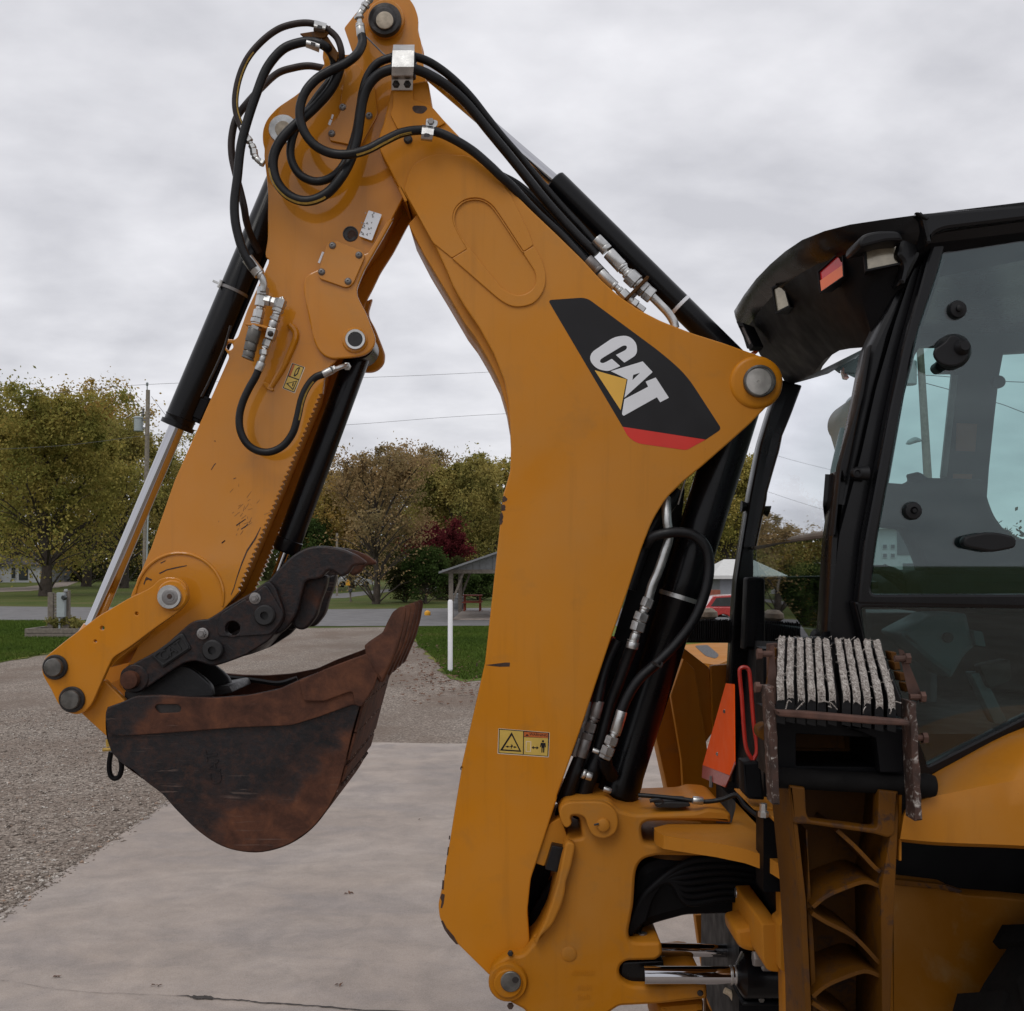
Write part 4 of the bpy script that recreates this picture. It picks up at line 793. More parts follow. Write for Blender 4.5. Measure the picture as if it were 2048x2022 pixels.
# teeth keep their points: no rounding there
outl = RND(so)+[tuple(p) for p in [(q[0], q[1]) for q in teeth(tB, tA, 41, -5.2)[::-1]]]+RND(so2)
hole = circ(*T1('2', 186, 929), 7.6, 20)
hole2 = circ(*T1('2', 957, 216), 13.2, 24)
stick = pl('stick', [outl, hole], YS, YS+.016, M['yellow_gloss'], BH, bevel=.0025, smooth=.45)
core = RND(T('1', [(960,180,3),(1080,10,6),(1130,-50,14),(1200,-75,14),(1300,-50,14),(1365,25,14),(1396,112,10),(1396,205,6),(1416,265,10),(1430,420,6),(1455,600,4),(1380,900,4),(1250,1230,4)]) + T('2', [(1110,195,8),(1000,335,8),(930,450,8),(860,700,12),(760,1000,12),(700,1230,4)]) + [(tB[0]-24, tB[1]+2, 3)]
   + T('5', [(760,520,6),(600,700,10),(520,790,10),(450,780,10),(440,745,8),(480,690,6),(552,545,6),(515,420,6)]) + T('9', [(840,1440,6),(975,1130,2),(1125,700,2)]) + T('2', [(195,1010,4),(250,880,4),(312,700,3),(412,480,3),(445,400,3),(432,366,2),(428,340,2),(442,250,4)]) + T('1', [(450,1150,4),(428,960,6),(414,860,12),(440,770,12),(510,700,8),(710,555,8),(800,460,6),(880,380,5),(1000,370,4)]))
pl('stick_core', [core], YS+.015, YSF-.015, M['yellow'], stick, ref=YS, bevel=.003)
pl('far_side_plate', [outl, hole], YSF-.016, YSF, M['yellow_gloss'], stick, ref=YS, bevel=.0025, smooth=.45)
# access hole: dark socket
c = T1('2', 957, 216); k = YS/F; cc = P(*c, YS)
mk('access_hole', [g_rev(cc+Vector((0,.001,0)), cc-Vector((0,1,0)), [(0,15.5*k),(.0022,15.5*k),(.003,13.4*k),(.0012,13*k),(.0012,.2*k)], 28)], M['grease'], stick)
mk('hole_sleeve', g_rev(P(c[0]+3, c[1]+1.5, YS-.002)+Vector((0,.0,0)), P(c[0]+3, c[1]+1.5, YS-.003), [(0,9.5*k),(.0012,9.5*k),(.0013,7.5*k),(.0005,7*k),(.0005,.3*k)], 20), M['chip'], stick)
# lug doublers, near and far
dd = RND(T('2', [(665,480,16),(655,560,20),(668,640,20),(690,740,20),(722,900,22),(765,975,20),(830,1012,14),(960,1002,12),(1045,988,14),(1100,945,14),(1118,890,14),(1105,845,8),(1050,705,8),(1000,615,14),(995,560,14),(1045,440,8),(1175,215,8),(1232,112,8),(1190,125,6),(1095,290,8),(1062,340,6),(960,350,14),(800,420,14)]))
pl('lug_doubler', [dd], YS-.014, YS+.001, M['yellow_gloss'], stick, bevel=.004)
fd = RND(T('2', [(900,560,16),(860,900,20),(900,1000,14),(1045,1010,16),(1110,955,16),(1120,890,14),(1105,845,8),(1050,705,8),(1000,615,14),(1035,500,6)]))
pl('far_lug', [fd], YSF-.001, YSF+.016, M['yellow_gloss'], stick, ref=YS, bevel=.004)
# horn boss and pin at the top
pin('boss', stick, *T1('n', 840, 265), YS, [(0,38),(.02,36.5),(.023,34.5)], M['yellow_gloss'])
pg = pin('pin', stick, *T1('n', 828, 262), YS-.022, [(0,33),(.012,33),(.016,31),(.017,24),(.022,21),(.026,17)], M['grease']); pin('pin_face', pg, *T1('n', 820, 250), YS-.046, [(0,17.5),(.003,17),(.006,12),(.007,4)], M['putty'])
# stick-cylinder pin at left
pa = pin('pin_collar', stick, *T1('1', 536, 832), YS, [(0,29),(.006,29),(.008,28),(.008,17)], M['steel']); pin('pin_face', pa, *T1('1', 535, 832), YS-.007, [(0,16),(.007,16),(.008,15)], M['putty'])
# thumb-cylinder pivot
pin('boss', stick, *T1('2', 985, 892), YS-.014, [(0,26),(.007,25.5),(.010,23)], M['yellow_gloss'])
pa = pin('pin_collar', stick, *T1('2', 988, 887), YS-.022, [(0,20.5),(.008,20.5),(.010,19.5),(.0095,15),(.004,14.5)], M['steel']); pin('pin_face', pa, *T1('2', 989, 889), YS-.023, [(0,15),(.006,14.6),(.007,14)], M['dark_worn'], 24)
# bottom pin with weld ring
k = YS/F; wc = Vector(T1('5', 722, 348)); ring = circ(wc.x, wc.y, 88, 40, -175, 12)
mk('weld_bead', g_tube([P(x, y, YS-.001) for x, y in ring], [3.4*k*(.5+.5*min(1, i/4, (40-i)/4+.01))+.0001 for i in range(41)], 8), M['yellow_gloss'], stick)
chips(stick, YS, [T('5', c) for c in ([(622,232),(660,214),(700,204),(757,194),(758,198),(700,211),(660,220),(628,237)], [(556,262),(562,250),(575,256),(590,262),(586,270),(572,264),(560,268),(552,290),(548,284)], [(1113,10),(1116,12),(1090,70),(1050,130),(1025,190),(1000,260),(985,310),(972,340),(970,335),(984,300),(1000,245),(1022,180),(1048,118),(1086,62)], [(630,182),(655,170),(656,174),(632,187)], [(925,84),(942,72),(943,76),(928,88)])]
  + [T('2', c) for c in ([(70,1712),(90,1680),(100,1672),(102,1676),(92,1686),(73,1716)], [(90,1528),(100,1530),(99,1536),(91,1534)], [(212,1770),(228,1764),(229,1768),(214,1775)])]
  + [T('9', c) for c in ([(1500,985),(1545,955),(1560,945),(1562,950),(1540,965),(1504,992)], [(1530,1010),(1560,990),(1575,975),(1577,979),(1562,998),(1534,1015)], [(1408,1100),(1430,1082),(1432,1087),(1411,1104)])])
def scratches():
    rnd = random.Random(8); it = []
    for i in range(26):
        t = rnd.random(); x = 470+rnd.gauss(0, 16)+t*20; y = 1050+rnd.gauss(0, 26)-t*40; l = rnd.uniform(3, 16); a = rnd.gauss(-55, 26); dx, dy = l*math.cos(R(a)), l*math.sin(R(a)); it.append([(x, y), (x+dx, y+dy), (x+dx+.3, y+dy+.25), (x+.45, y+.35)])
    return [q for q in it if q[0][0] < 600 and q[0][0] > 330 and (q[0][0]-645)/(480-645)*(1182-787)+787 > q[0][1]-0 or True and q[0][0] < 470]
mk('scratches', [g_plate(c, YS-.0005, YS-.0001, YS, 0) for c in scratches()], M['chip'], stick, smooth=0, kind='stuff')
# bolted covers
def cover(pts, bolts, sl):
    cp = pl('cover_plate', [RND(pts)], YS-.022 if sl else YS-.008, YS-.0135 if sl else YS+.001, M['yellow_gloss'], stick, bevel=.0018); Yb = YS-.022 if sl else YS-.008
    for b in bolts:
        q = P(*b, Yb); k = Yb/F; mk('bolt', g_rev(q+Vector((0,.002,0)), q-Vector((0,1,0)), [(0,7.4*k),(.003,7.2*k),(.006,5.6*k),(.0085,3.3*k),(.0085,2.3*k),(.005,2.0*k),(.005,.1*k)], 16), M['steel_dull'], cp, smooth=.9)
    return cp
cover(T('2', [(810,270,6),(860,258,8),(1035,325,8),(1048,360,8),(975,530,8),(935,560,8),(755,498,6),(752,460,8)]), [T1('2', *b) for b in ((842,289),(1010,350),(773,457),(941,517))], True)
cover(T('1', [(905,640,8),(935,480,8),(1000,400,10),(1120,520,20),(1145,740,10),(1030,945,4),(835,905,5),(830,870,8),(905,715,6)]), [T1('1', *b) for b in ((919,690),(1089,746),(849,860))], False)
chips(stick, YS-.0001, [T('2', [(776,328),(789,332),(762,402),(749,398)]), T('1', [(850,735),(862,740),(854,768),(843,764)]), T('1', [(838,768),(853,774),(838,808),(824,800)])], 'white', 'white_tag')
# part-number plate and small warning sticker
b = decal('maintenance_sticker', RND(T('2', [(1072,66,2),(1156,92,2),(1092,258,2),(1010,228,2)])), YS-.014, M['white'], stick)
rr = random.Random(2); bl = []
for i in range(20):
    x = 1050+rr.uniform(0, 72); y = 90+rr.uniform(0, 140); x -= (y-90)*.38*.5+8; s = rr.uniform(3, 8); a = rr.random()*6; bl.append([(x+s*math.cos(a+j*2.1)*rr.uniform(.6,1.6), y+s*math.sin(a+j*2.1)*1.4) for j in range(3)])
mk('sketch_marks', [g_plate(T('2', q), YS-.0153, YS-.0149, YS, 0) for q in bl], M['steel_dull'], b, smooth=0)
b = decal('warning_sticker', RND(T('k', [(980,1262,2),(1162,1325,2),(1020,1682,2),(848,1612,2)])), YS, M['warn_edge'], stick)
decal('border', T('k', [(986,1270),(1148,1324),(1012,1668),(856,1608)]), YS, M['decal_black'], b, .001); decal('upper_field', T('k', [(1002,1285),(1134,1332),(1080,1490),(934,1438),(990,1290)]), YS, M['warn_yellow'], b, .0014); decal('lower_field', T('k', [(930,1452),(1072,1504),(1006,1654),(870,1602)]), YS, M['warn_yellow'], b, .0014)
decal('header', T('k', [(996,1284),(1022,1294),(962,1448),(934,1438)]), YS, M['warn_orange'], b, .0017)
decal('triangle', T('k', [(902,1545),(1052,1508),(996,1640)]), YS, M['decal_black'], b, .0018, [T('k', [(925,1548),(1036,1520),(992,1618)])])
decal('pictogram', T('k', [(1040,1350),(1080,1320),(1092,1335),(1060,1420),(1020,1455),(1005,1440),(1022,1385)]), YS, M['decal_black'], b, .0018, [T('k', [(1044,1362),(1076,1336),(1052,1405),(1022,1436),(1030,1392)])])
decal('pictogram', T('k', [(992,1540),(1008,1532),(1000,1580),(988,1592),(985,1570)]), YS, M['decal_black'], b, .0018)
# folded lever welded on the stick face
k = YS/F; mk('latch_strap', [g_tube([P(*T1('k', x, y), YS-.006) for x, y in ((935,740),(1000,800),(1030,880),(1000,1000),(930,1160),(850,1330),(760,1480),(690,1600))], [6*k,7*k,6.5*k,6*k,6*k,6*k,5.5*k,4*k], 8, 5)], M['yellow_gloss'], stick)
mk('latch_slot', g_plate([RND(T('k', [(575,1535,4),(610,1520,3),(700,1570,4),(735,1640,5),(700,1650,4),(640,1625,4)]))], YS-.008, YS, None, .002), M['yellow_gloss'], stick)
# ---------------------------------------------------------------- cylinders
def cylinder(name, p0, p1, prof_tube, rod, tube_mat=M['tube_black'], label=None, extra=()):
    """p0->p1 axis; prof_tube [(m, r)], rod (m0, m1, r)"""
    d = (Vector(p1)-Vector(p0)).normalized(); t = mk(name, [g_rev(p0, p1, prof_tube, 40)]+list(extra), tube_mat, BH, smooth=.7, label=label)
    mk('rod', g_rev(Vector(p0)+d*rod[0], Vector(p0)+d*rod[1], [(0,rod[2]),(rod[1]-rod[0],rod[2])], 32), M['chrome'], t); return t, d
# bucket cylinder on the left
A = P(*T1('1', 536, 832), YB); B_ = P(*T1('5', 125, 685), YB); A.y = B_.y = YC; dd_ = (B_-A); Ln = dd_.length; k = YC/F
def along(A, B, py, Y=YC):                       # metres along the axis at which it crosses photo row py
    z = H-(py-HY)*Y/F; return (z-A.z)/(B.z-A.z)*(B-A).length
e = along(A, B_, 855); 
bc, d = cylinder('bucket_cylinder', A, B_, [(0,.03),(.02,.042),(e-.032,.042),(e-.03,.0445),(e-.026,.042),(e-.014,.042),(e-.013,.048),(e,.048),(e+.001,.03)], (e-.01, Ln-.03, .0225))
# port block and feed tube beside the barrel
nrm_ = Vector((d.z, 0, -d.x)); nrm_ = nrm_ if nrm_.x > 0 else -nrm_
mk('feed_tube', g_tube([A+d*.25+nrm_*.046, A+d*(e-.2)+nrm_*.046, A+d*(e-.08)+nrm_*.046], .006, 8, 3), M['black_satin'], bc)
mk('port_block', [g_obox(A+d*(e-.075)+nrm_*.047, nrm_, (0,1,0), d, .03, .04, .06), g_obox(A+d*(e-.10)+nrm_*.05, nrm_, (0,1,0), d, .02, .03, .03), g_obox(A+d*(e-.045)+nrm_*.047, nrm_, (0,1,0), d, .02, .03, .02)], M['black_satin'], bc, bev=.003)
tb = along(A, B_, 580); band = mk('hose_band', g_rev(A+d*(tb), A+d*(tb+.1), [(0,.0435),(.0005,.0445),(.009,.0445),(.0095,.0435)], 36), M['steel_dull'], bc)
mk('band_screw', [g_rev(A+d*tb-nrm_*.034+Vector((0,-.034,0))+d*-.006, A+d*(tb+.1)-nrm_*.034+Vector((0,-.034,0)), [(0,.006),(.022,.006)], 8), g_obox(A+d*(tb+.003)-nrm_*.05+Vector((0,-.02,0)), nrm_, (0,1,0), d, .022, .006, .006)], M['steel'], band)
mk('rod_eye', [cyl(B_-Vector((0,.05,0)), B_+Vector((0,.05,0)), .038), g_rev(B_-d*.11, B_, [(0,.026),(.03,.032),(.11,.032)])], M['yellow_gloss'], bc)
# thumb cylinder
A = P(*T1('2', 988, 888), YS); B_ = P(*T1('5', 1135, 290), YS); A.y = B_.y = YC; e = along(A, B_, 1105); Ln = (B_-A).length
tc_, d = cylinder('thumb_cylinder', A, B_, [(0,.022),(.03,.036),(e-.04,.036),(e-.038,.039),(e-.008,.039),(e,.034)], (e-.01, Ln, .014), extra=[cyl(A-Vector((0,.06,0)), A+Vector((0,.06,0)), .045)])
# stick cylinder above the boom
A = P(*T1('3', 838, 168), YC); B_ = P(1503, 752, YC); top = P(*T1('n', 828, 262), YS); top.y = YC; d = (B_-A).normalized(); Ln = (B_-A).length
sc_, d = cylinder('stick_cylinder', A, B_, [(0,.030),(.004,.034),(.02,.0345),(Ln-.05,.0345),(Ln-.02,.03)], (-.001, .02, .018), extra=[cyl(B_-Vector((0,.07,0)), B_+Vector((0,.07,0)), .045)])
mk('rod', g_rev(top, A, [(0,.019),((A-top).length+.01,.019)], 28), M['chrome'], sc_)
mk('rod_eye', cyl(top-Vector((0,.05,0)), top+Vector((0,.05,0)), .04), M['black_satin'], sc_)
ew = (P(*T1('3', 1517, 842), YC)-A).length; mk('band', g_rev(A+d*ew, B_, [(0,.035),(.0005,.0357),(.010,.0357),(.0105,.035)], 36), M['white'], sc_)
# boom cylinder under the boom
A = P(1516, 770, YB); A.y = YC+.0; A = P(1493, 765, YC); B_ = P(1232, 1600, YC); Ln = (B_-A).length
bm, d = cylinder('boom_cylinder', A, B_, [(0,.03),(.03,.061),(.55,.062),(.60,.060),(.66,.0595),(.665,.0575),(Ln-.08,.0565),(Ln-.06,.059),(Ln-.02,.059),(Ln,.04)], (Ln-.02, Ln+.02, .02), extra=[cyl(A-Vector((0,.06,0)), A+Vector((0,.06,0)), .05)])
t1 = (P(*T1('6', 955, 645), YC)-A).length; mk('band', g_rev(A+d*t1, B_, [(0,.058),(.0005,.0612),(.013,.0612),(.0135,.058)], 36), M['steel'], bm)
# added dark sheet imitating the shade behind the boom-cylinder pipes
pl('shade_sheet', [RND(T('6', [(900,150,10),(1010,60,10),(960,500,6),(860,900,6),(760,1250,6),(650,1470,6),(600,1640,6),(560,1640,6),(500,1790,6),(330,1790,6),(420,1500,6),(590,990,6),(690,660,6),(780,380,10)]))], 3.215, 3.235, M['black_satin'], boom, ref=3.215)
# ---------------------------------------------------------------- bucket linkage
lk = RND(T('5', [(55,690,14),(70,640,14),(180,552,6),(330,440,6),(480,352,6),(590,300,20),(625,258,24),(690,248,26),(750,275,26),(768,345,26),(755,375,10),(720,415,10),(600,500,10),(480,590,10),(400,640,8),(380,680,8),(340,770,8),(300,862,10),(268,900,14),(230,918,16),(175,905,16),(135,865,10),(100,790,10),(62,730,14)]))
def linkage():
    hs = [circ(*T1('5', 349, 498), 4.2, 14), circ(*T1('5', 315, 561), 2.8, 12), circ(*T1('5', 515, 428), 3.4, 14)]
    l1 = pl('bucket_link', [lk]+hs, 2.972, 2.992, M['yellow_gloss'], BH, bevel=.0025); pl('far_link_plate', [lk], 3.308, 3.328, M['yellow_gloss'], l1, ref=2.972)
    mk('link_web', g_plate([RND(T('5', [(330,610,10),(480,450,10),(560,480,8),(540,545,6),(395,665,10),(370,700,8)]))], 3.0, 3.3, 2.972, .002), M['yellow_gloss'], l1)
    for (x, y, r) in ((124, 686, 25), (205, 842, 26)):
        q = pin('pin_collar', l1, *T1('5', x, y), 2.972, [(0,r),(.010,r),(.013,r-2),(.013,r-7)], M['grease']); pin('pin', q, *T1('5', x-4, y), 2.962, [(0,r*.72),(.016,r*.72),(.019,r*.66),(.0195,r*.5)], M['pin'])
    pin('boss', l1, *T1('5', 690, 340), 2.972, [(0,31),(.010,30.5),(.014,28)], M['yellow_gloss'])
    q = pin('pin_collar', l1, *T1('5', 676, 347), 2.962, [(0,24),(.012,24),(.014,23),(.014,17)], M['steel']); q2 = pin('pin', q, *T1('5', 675, 348), 2.951, [(0,16.5),(.003,16.5),(.004,15),(.0035,9),(.005,8.5),(.005,5)], M['steel_dull']); pin('socket', q2, *T1('5', 671, 345), 2.945, [(0,5),(.001,4.5)], M['chip'])
    # lower link from the second pin to the bucket
    ll = RND(T('5', [(355,745,6),(460,850,4),(400,1000,6),(370,1022,4),(250,912,6),(200,860,14),(200,820,14)]))
    l2 = pl('lower_link', [ll], 3.005, 3.03, M['yellow_gloss'], BH, bevel=.003); pl('far_link_plate', [ll], 3.27, 3.295, M['yellow_gloss'], l2, ref=3.005)
    pl('link_web', [RND(T('5', [(250,890,4),(300,880,4),(400,1000,4),(372,1020,4)]))], 3.032, 3.268, M['yellow_gloss'], l2, ref=3.005)
linkage()
# ---------------------------------------------------------------- thumb
ta = RND(T('5', [(430,745,16),(440,700,14),(480,680,8),(640,592,6),(740,500,10),(790,460,16),(860,455,8),(960,390,6),(1070,325,6),(1150,265,8),(1185,300,8),(1230,430,14),(1215,480,10),(1150,560,10),(1040,630,10),(940,668,14),(880,684,16),(830,665,16),(790,655,14),(740,668,10),(660,720,6),(560,790,8),(500,815,16),(450,800,16)]))
ti = RND(T('5', [(1100,330,8),(1190,222,10),(1260,150,14),(1330,108,14),(1410,97,14),(1500,112,14),(1580,145,10),(1624,180,4),(1612,192,4),(1560,196,6),(1540,235,6),(1500,262,6),(1470,225,6),(1400,215,5),(1395,240,5),(1440,262,6),(1430,300,12),(1400,370,14),(1385,440,14),(1330,505,14),(1295,508,12),(1290,440,10),(1310,330,10),(1320,290,8),(1305,330,8),(1260,470,14),(1200,525,14),(1100,480,8)]))
ti = RND(T('5', [(1080,350,8),(1190,222,10),(1260,150,14),(1330,108,14),(1410,97,14),(1500,112,14),(1580,145,10),(1624,180,4),(1612,192,4),(1560,196,6),(1540,232,6),(1500,252,6),(1470,225,6),(1440,218,5),(1400,260,8),(1330,268,10),(1312,330,14),(1290,430,14),(1230,510,14),(1180,535,10),(1080,480,8)]))
tl = RND(T('5', [(1300,300,8),(1340,262,8),(1440,238,8),(1430,300,12),(1400,370,14),(1385,440,14),(1330,507,14),(1290,505,12),(1265,480,8)]))
th = pl('thumb', [ta, circ(*T1('5', 978, 500), 14.5, 18)], 2.985, 3.015, M['thumb'], BH, bevel=.004)
pl('thumb_tine', [ti], 3.008, 3.045, M['thumb'], th, bevel=.006); pl('thumb_lobe', [tl], 3.05, 3.09, M['thumb'], th, bevel=.006, ref=3.05)
pl('far_thumb_arm', [ta], 3.285, 3.315, M['thumb'], th, bevel=.004, ref=2.985); pl('thumb_tine', [ti], 3.235, 3.275, M['thumb'], th, bevel=.006, ref=3.008); pl('thumb_lobe', [tl], 3.19, 3.23, M['thumb'], th, bevel=.006, ref=3.05)
pl('cross_plate', [RND(T('5', [(700,640,6),(900,560,8),(1150,420,8),(1190,470,8),(1030,640,14),(960,640,14),(900,665,12),(760,660,8)]))], 3.02, 3.28, M['thumb'], th, ref=2.985)
pl('side_pad', [RND(T('5', [(920,430,5),(1040,355,5),(1050,370,5),(1130,290,5),(1150,300,5),(1228,435,10),(1205,480,8),(1160,530,8),(1000,540,20),(900,540,14)])), circ(*T1('5', 978, 500), 15, 18)], 2.978, 2.986, M['thumb'], th, bevel=.003)
pt = pl('name_pad', [RND(T('5', [(582,628,5),(735,520,5),(780,598,5),(640,692,5)]))], 2.979, 2.987, M['dark_worn'], th, bevel=.0025)
pl('pad_rim', [RND(T('5', [(590,630,4),(732,530,4),(770,595,4),(640,682,4)])), RND(T('5', [(602,634,4),(728,542,4),(757,592,4),(642,670,4)]))], 2.975, 2.9795, M['dark_worn'], pt, bevel=.001)
text('CAT', pt, T1('5', 682, 608), 20, R(33), 2.977, M['dark_worn'], 'raised_lettering', .004)
for (x, y, r) in ((1137, 436, 21), (886, 604, 21)):
    c = T1('5', x, y); k = 2.978/F; q = P(*c, 2.98); mk('boss', g_rev(q, q-Vector((0,1,0)), [(0,r*k),(.012,r*k),(.016,(r-3)*k),(.016,8*k),(.004,8*k),(.004,.2*k)], 28), M['dark_worn'], th)
for (x, y) in ((1088, 354), (835, 524)):
    c = T1('5', x, y); k = 2.975/F; q = P(*c, 2.98); w = mk('washer', g_rev(q, q-Vector((0,1,0)), [(0,11.6*k),(.004,11.6*k),(.005,10*k)], 20), M['steel_dull'], th); mk('bolt', [g_rev(q, q-Vector((0,1,0)), [(0,8*k),(.011,8*k),(.012,7*k)], 6), g_rev(q-Vector((0,.011,0)), q-Vector((0,1,0)), [(0,4.3*k),(.006,4*k)], 12)], M['steel_dull'], w, smooth=.4)
pin('boss', th, *T1('5', 505, 742), 2.985, [(0,29),(.006,28),(.008,26)], M['thumb']); pin('pin', th, *T1('5', 487, 747), 2.98, [(0,18.5),(.016,18.5),(.022,17),(.023,12)], M['rust'])
# ---------------------------------------------------------------- bucket
YK0, YK1 = 2.86, 3.44
bs = RND(T('5', [(362,920,10),(372,880,8),(430,862,8),(510,825,10),(640,820,10),(760,830,10),(900,833,10),(1050,822,10),(1200,792,8),(1310,742,8),(1450,690,8),(1560,645,6),(1625,625,4),(1640,700,6),(1615,800,8),(1585,900,8),(1555,1000,8),(1525,1140,8),(1490,1270,10),(1440,1370,16),(1360,1470,20),(1250,1545,20),(1120,1582,20),(1000,1575,20),(900,1540,20),(800,1470,16),(700,1370,10),(640,1300,4),(560,1240,8),(500,1185,4),(440,1150,8),(390,1095,8),(375,1030,8)]))
bk = pl('bucket', [bs], YK0, YK0+.014, M['bucket_side'], BH, bevel=.002); pl('far_side_plate', [bs], YK1-.014, YK1, M['rust'], bk, ref=YK0)
# wrapped shell between the side plates
shp = T('5', [(372,880),(362,960),(378,1060),(440,1150),(560,1240),(640,1300),(700,1370),(800,1470),(900,1540),(1000,1575),(1120,1582),(1250,1545),(1360,1470),(1440,1370),(1490,1270),(1525,1140),(1555,1000),(1585,900),(1622,790),(1650,690),(1680,610)])
sh = catmull([P(x, y, YK0) for x, y in shp], 4); rows = []; 
for yy in np.linspace(YK0+.004, YK1-.004, 5): rows.append([Vector((p.x, yy, p.z)) for p in sh])
cen = P(*T1('5', 1000, 1150), YK0); T_, U_ = frames(sh); inn = []
for i, p in enumerate(sh):
    n_ = Vector((T_[i].z, 0, -T_[i].x)); n_ = n_ if n_.dot(cen-p) > 0 else -n_; inn.append(p+n_*.014)
rin = [[Vector((p.x, yy, p.z)) for p in inn] for yy in np.linspace(YK0+.004, YK1-.004, 5)]
v1, f1 = g_grid(rows); v2, f2 = g_grid(rin); b0 = len(v1); m = len(sh); edge = [((0*m+m-1, 4*m+m-1, b0+4*m+m-1, b0+m-1)), ((0, 4*m, b0+4*m, b0))]
mk('shell', (v1+v2, f1+[tuple(i+b0 for i in reversed(q)) for q in f2]+edge), M['rust'], bk, smooth=.9)
# reinforcing band along the rim
bd = RND(T('5', [(364,925,10),(376,880,8),(430,864,8),(510,828,10),(640,823,10),(760,833,10),(900,836,10),(1050,825,10),(1200,795,8),(1310,745,8),(1450,693,8),(1560,648,6),(1620,628,4),(1640,690,6),(1590,875,4),(1562,866,6),(1400,925,8),(1262,968,12),(1000,978,8),(700,1002,8),(430,1020,14),(385,1008,14),(370,970,14)]))
slot_ = RND(T('5', [(600,880,6),(615,866,6),(715,866,6),(732,884,6),(722,906,6),(620,910,6)]))
band = pl('rim_band', [bd, slot_], YK0-.010, YK0+.001, M['bucket_band'], bk, bevel=.002); pl('slot_back', [slot_], YK0-.002, YK0+.0, M['grease'], bk, bevel=0); pl('far_rim_band', [bd], YK1-.001, YK1+.01, M['bucket_band'], bk, ref=YK0-.010)
pl('side_cutter', [RND(T('5', [(1300,752,4),(1440,690,6),(1560,645,6),(1625,622,4),(1690,700,10),(1660,790,8),(1600,880,5),(1565,868,8),(1560,800,10),(1420,852,8),(1320,850,6)]))], YK0-.018, YK0-.009, M['rust'], bk, bevel=.003)
# rusty wear plates welded up the front of the shell
def wear():
    ws = T('5', [(1640,735),(1600,855),(1560,1005),(1525,1140),(1490,1265),(1445,1365)])
    for i in range(4):
        pa, pb = P(*ws[i], YK0), P(*ws[i+1], YK0); d = (pb-pa).normalized(); n_ = Vector((-d.z, 0, d.x)); n_ = n_ if n_.x > 0 else -n_
        c = (pa+pb)/2+n_*.004; c.y = (YK0+YK1)/2; mk('wear_plate', g_obox(c, d, (0,1,0), n_, (pb-pa).length*(.97 if i < 3 else .6), YK1-YK0-.016, .007), M['rust'], bk, bev=.0015)
        mk('weld_bead', g_tube([Vector((pb.x+n_.x*.005, YK0+.03+j*.0045, pb.z+n_.z*.005)) for j in range(110)], [.0035+.0017*math.sin(j*2.2) for j in range(110)], 6), M['scraped'], bk)
wear()
# five teeth
tz = T('5', [(1612,583,3),(1640,560,3),(1700,520,4),(1722,470,6),(1748,420,6),(1785,396,4),(1808,396,4),(1812,420,5),(1798,500,6),(1772,600,6),(1735,690,6),(1700,770,8),(1655,700,6),(1622,640,4)])
tzs = T('5', [(1655,590,3),(1700,540,4),(1722,480,6),(1752,425,6),(1785,396,4),(1808,396,4),(1812,420,5),(1798,500,6),(1772,600,6),(1735,690,6),(1700,770,8),(1665,720,6)])
for i in range(5):
    y0 = YK0-.02+i*(YK1-YK0+.01)/4.35; v, f = g_plate([RND(tz if i == 0 else tzs)], y0, y0+.062, YK0-.02, .007, 2); tip = P(*T1('5', 1800, 400), YK0-.02); yc = y0+.031
    for q in v:
        t = max(0, min(1, (q.z-(tip.z-.15))/.15)); q.y = yc+(q.y-yc)*(1-.80*t)
    mk('bucket_tooth', (v, f), M['rust'], bk, smooth=.5)
mk('lip_plate', g_solid([[P(*T1('5', 1600, 650), YK0)+Vector((0,yy,0)) for yy in (0, YK1-YK0)], [P(*T1('5', 1688, 760), YK0)+Vector((0,yy,0)) for yy in (0, YK1-YK0)]], (.012, 0, .006)), M['rust'], bk)
# ears, tie bracket and shackle inside/behind
er = RND(T('5', [(455,845,4),(455,800,8),(560,770,14),(640,690,14),(720,672,14),(775,690,14),(840,740,20),(880,780,14),(885,830,4)]))
for y in (3.035, 3.225): pl('ear', [er], y, y+.025, M['dark_worn'], bk, ref=3.035, bevel=.004)
pl('cross_member', [RND(T('5', [(860,790,6),(960,775,5),(980,810,5),(880,830,5)]))], 3.12, 3.35, M['grease'], bk, ref=3.12)
mk('inner_rib', g_tube([P(*T1('5', x, y), 3.36) for x, y in ((870,750),(960,738),(1080,750),(1200,765),(1290,740))], .008, 6, 4), M['dark_worn'], bk)
c = [(392,1095),(383,1150),(386,1200),(405,1224),(430,1215),(442,1180),(440,1140),(425,1105)]; mk('lifting_loop', g_tube([P(*T1('5', x, y), 3.12) for x, y in c], .0072, 10, 5), M['black_satin'], bk)
mk('grease_nipple', [g_tube([P(*T1('5', 352, 1086), 3.0), P(*T1('5', 392, 1082), 3.0)], .005, 8), g_tube([P(*T1('5', 375, 1035), 3.0), P(*T1('5', 378, 1070), 3.0)], .006, 8)], M['print_yellow'], bk)
text('CAT', bk, T1('5', 890, 1170), 26, R(100), YK0-.001, M['bucket_side'], 'raised_lettering', .003)
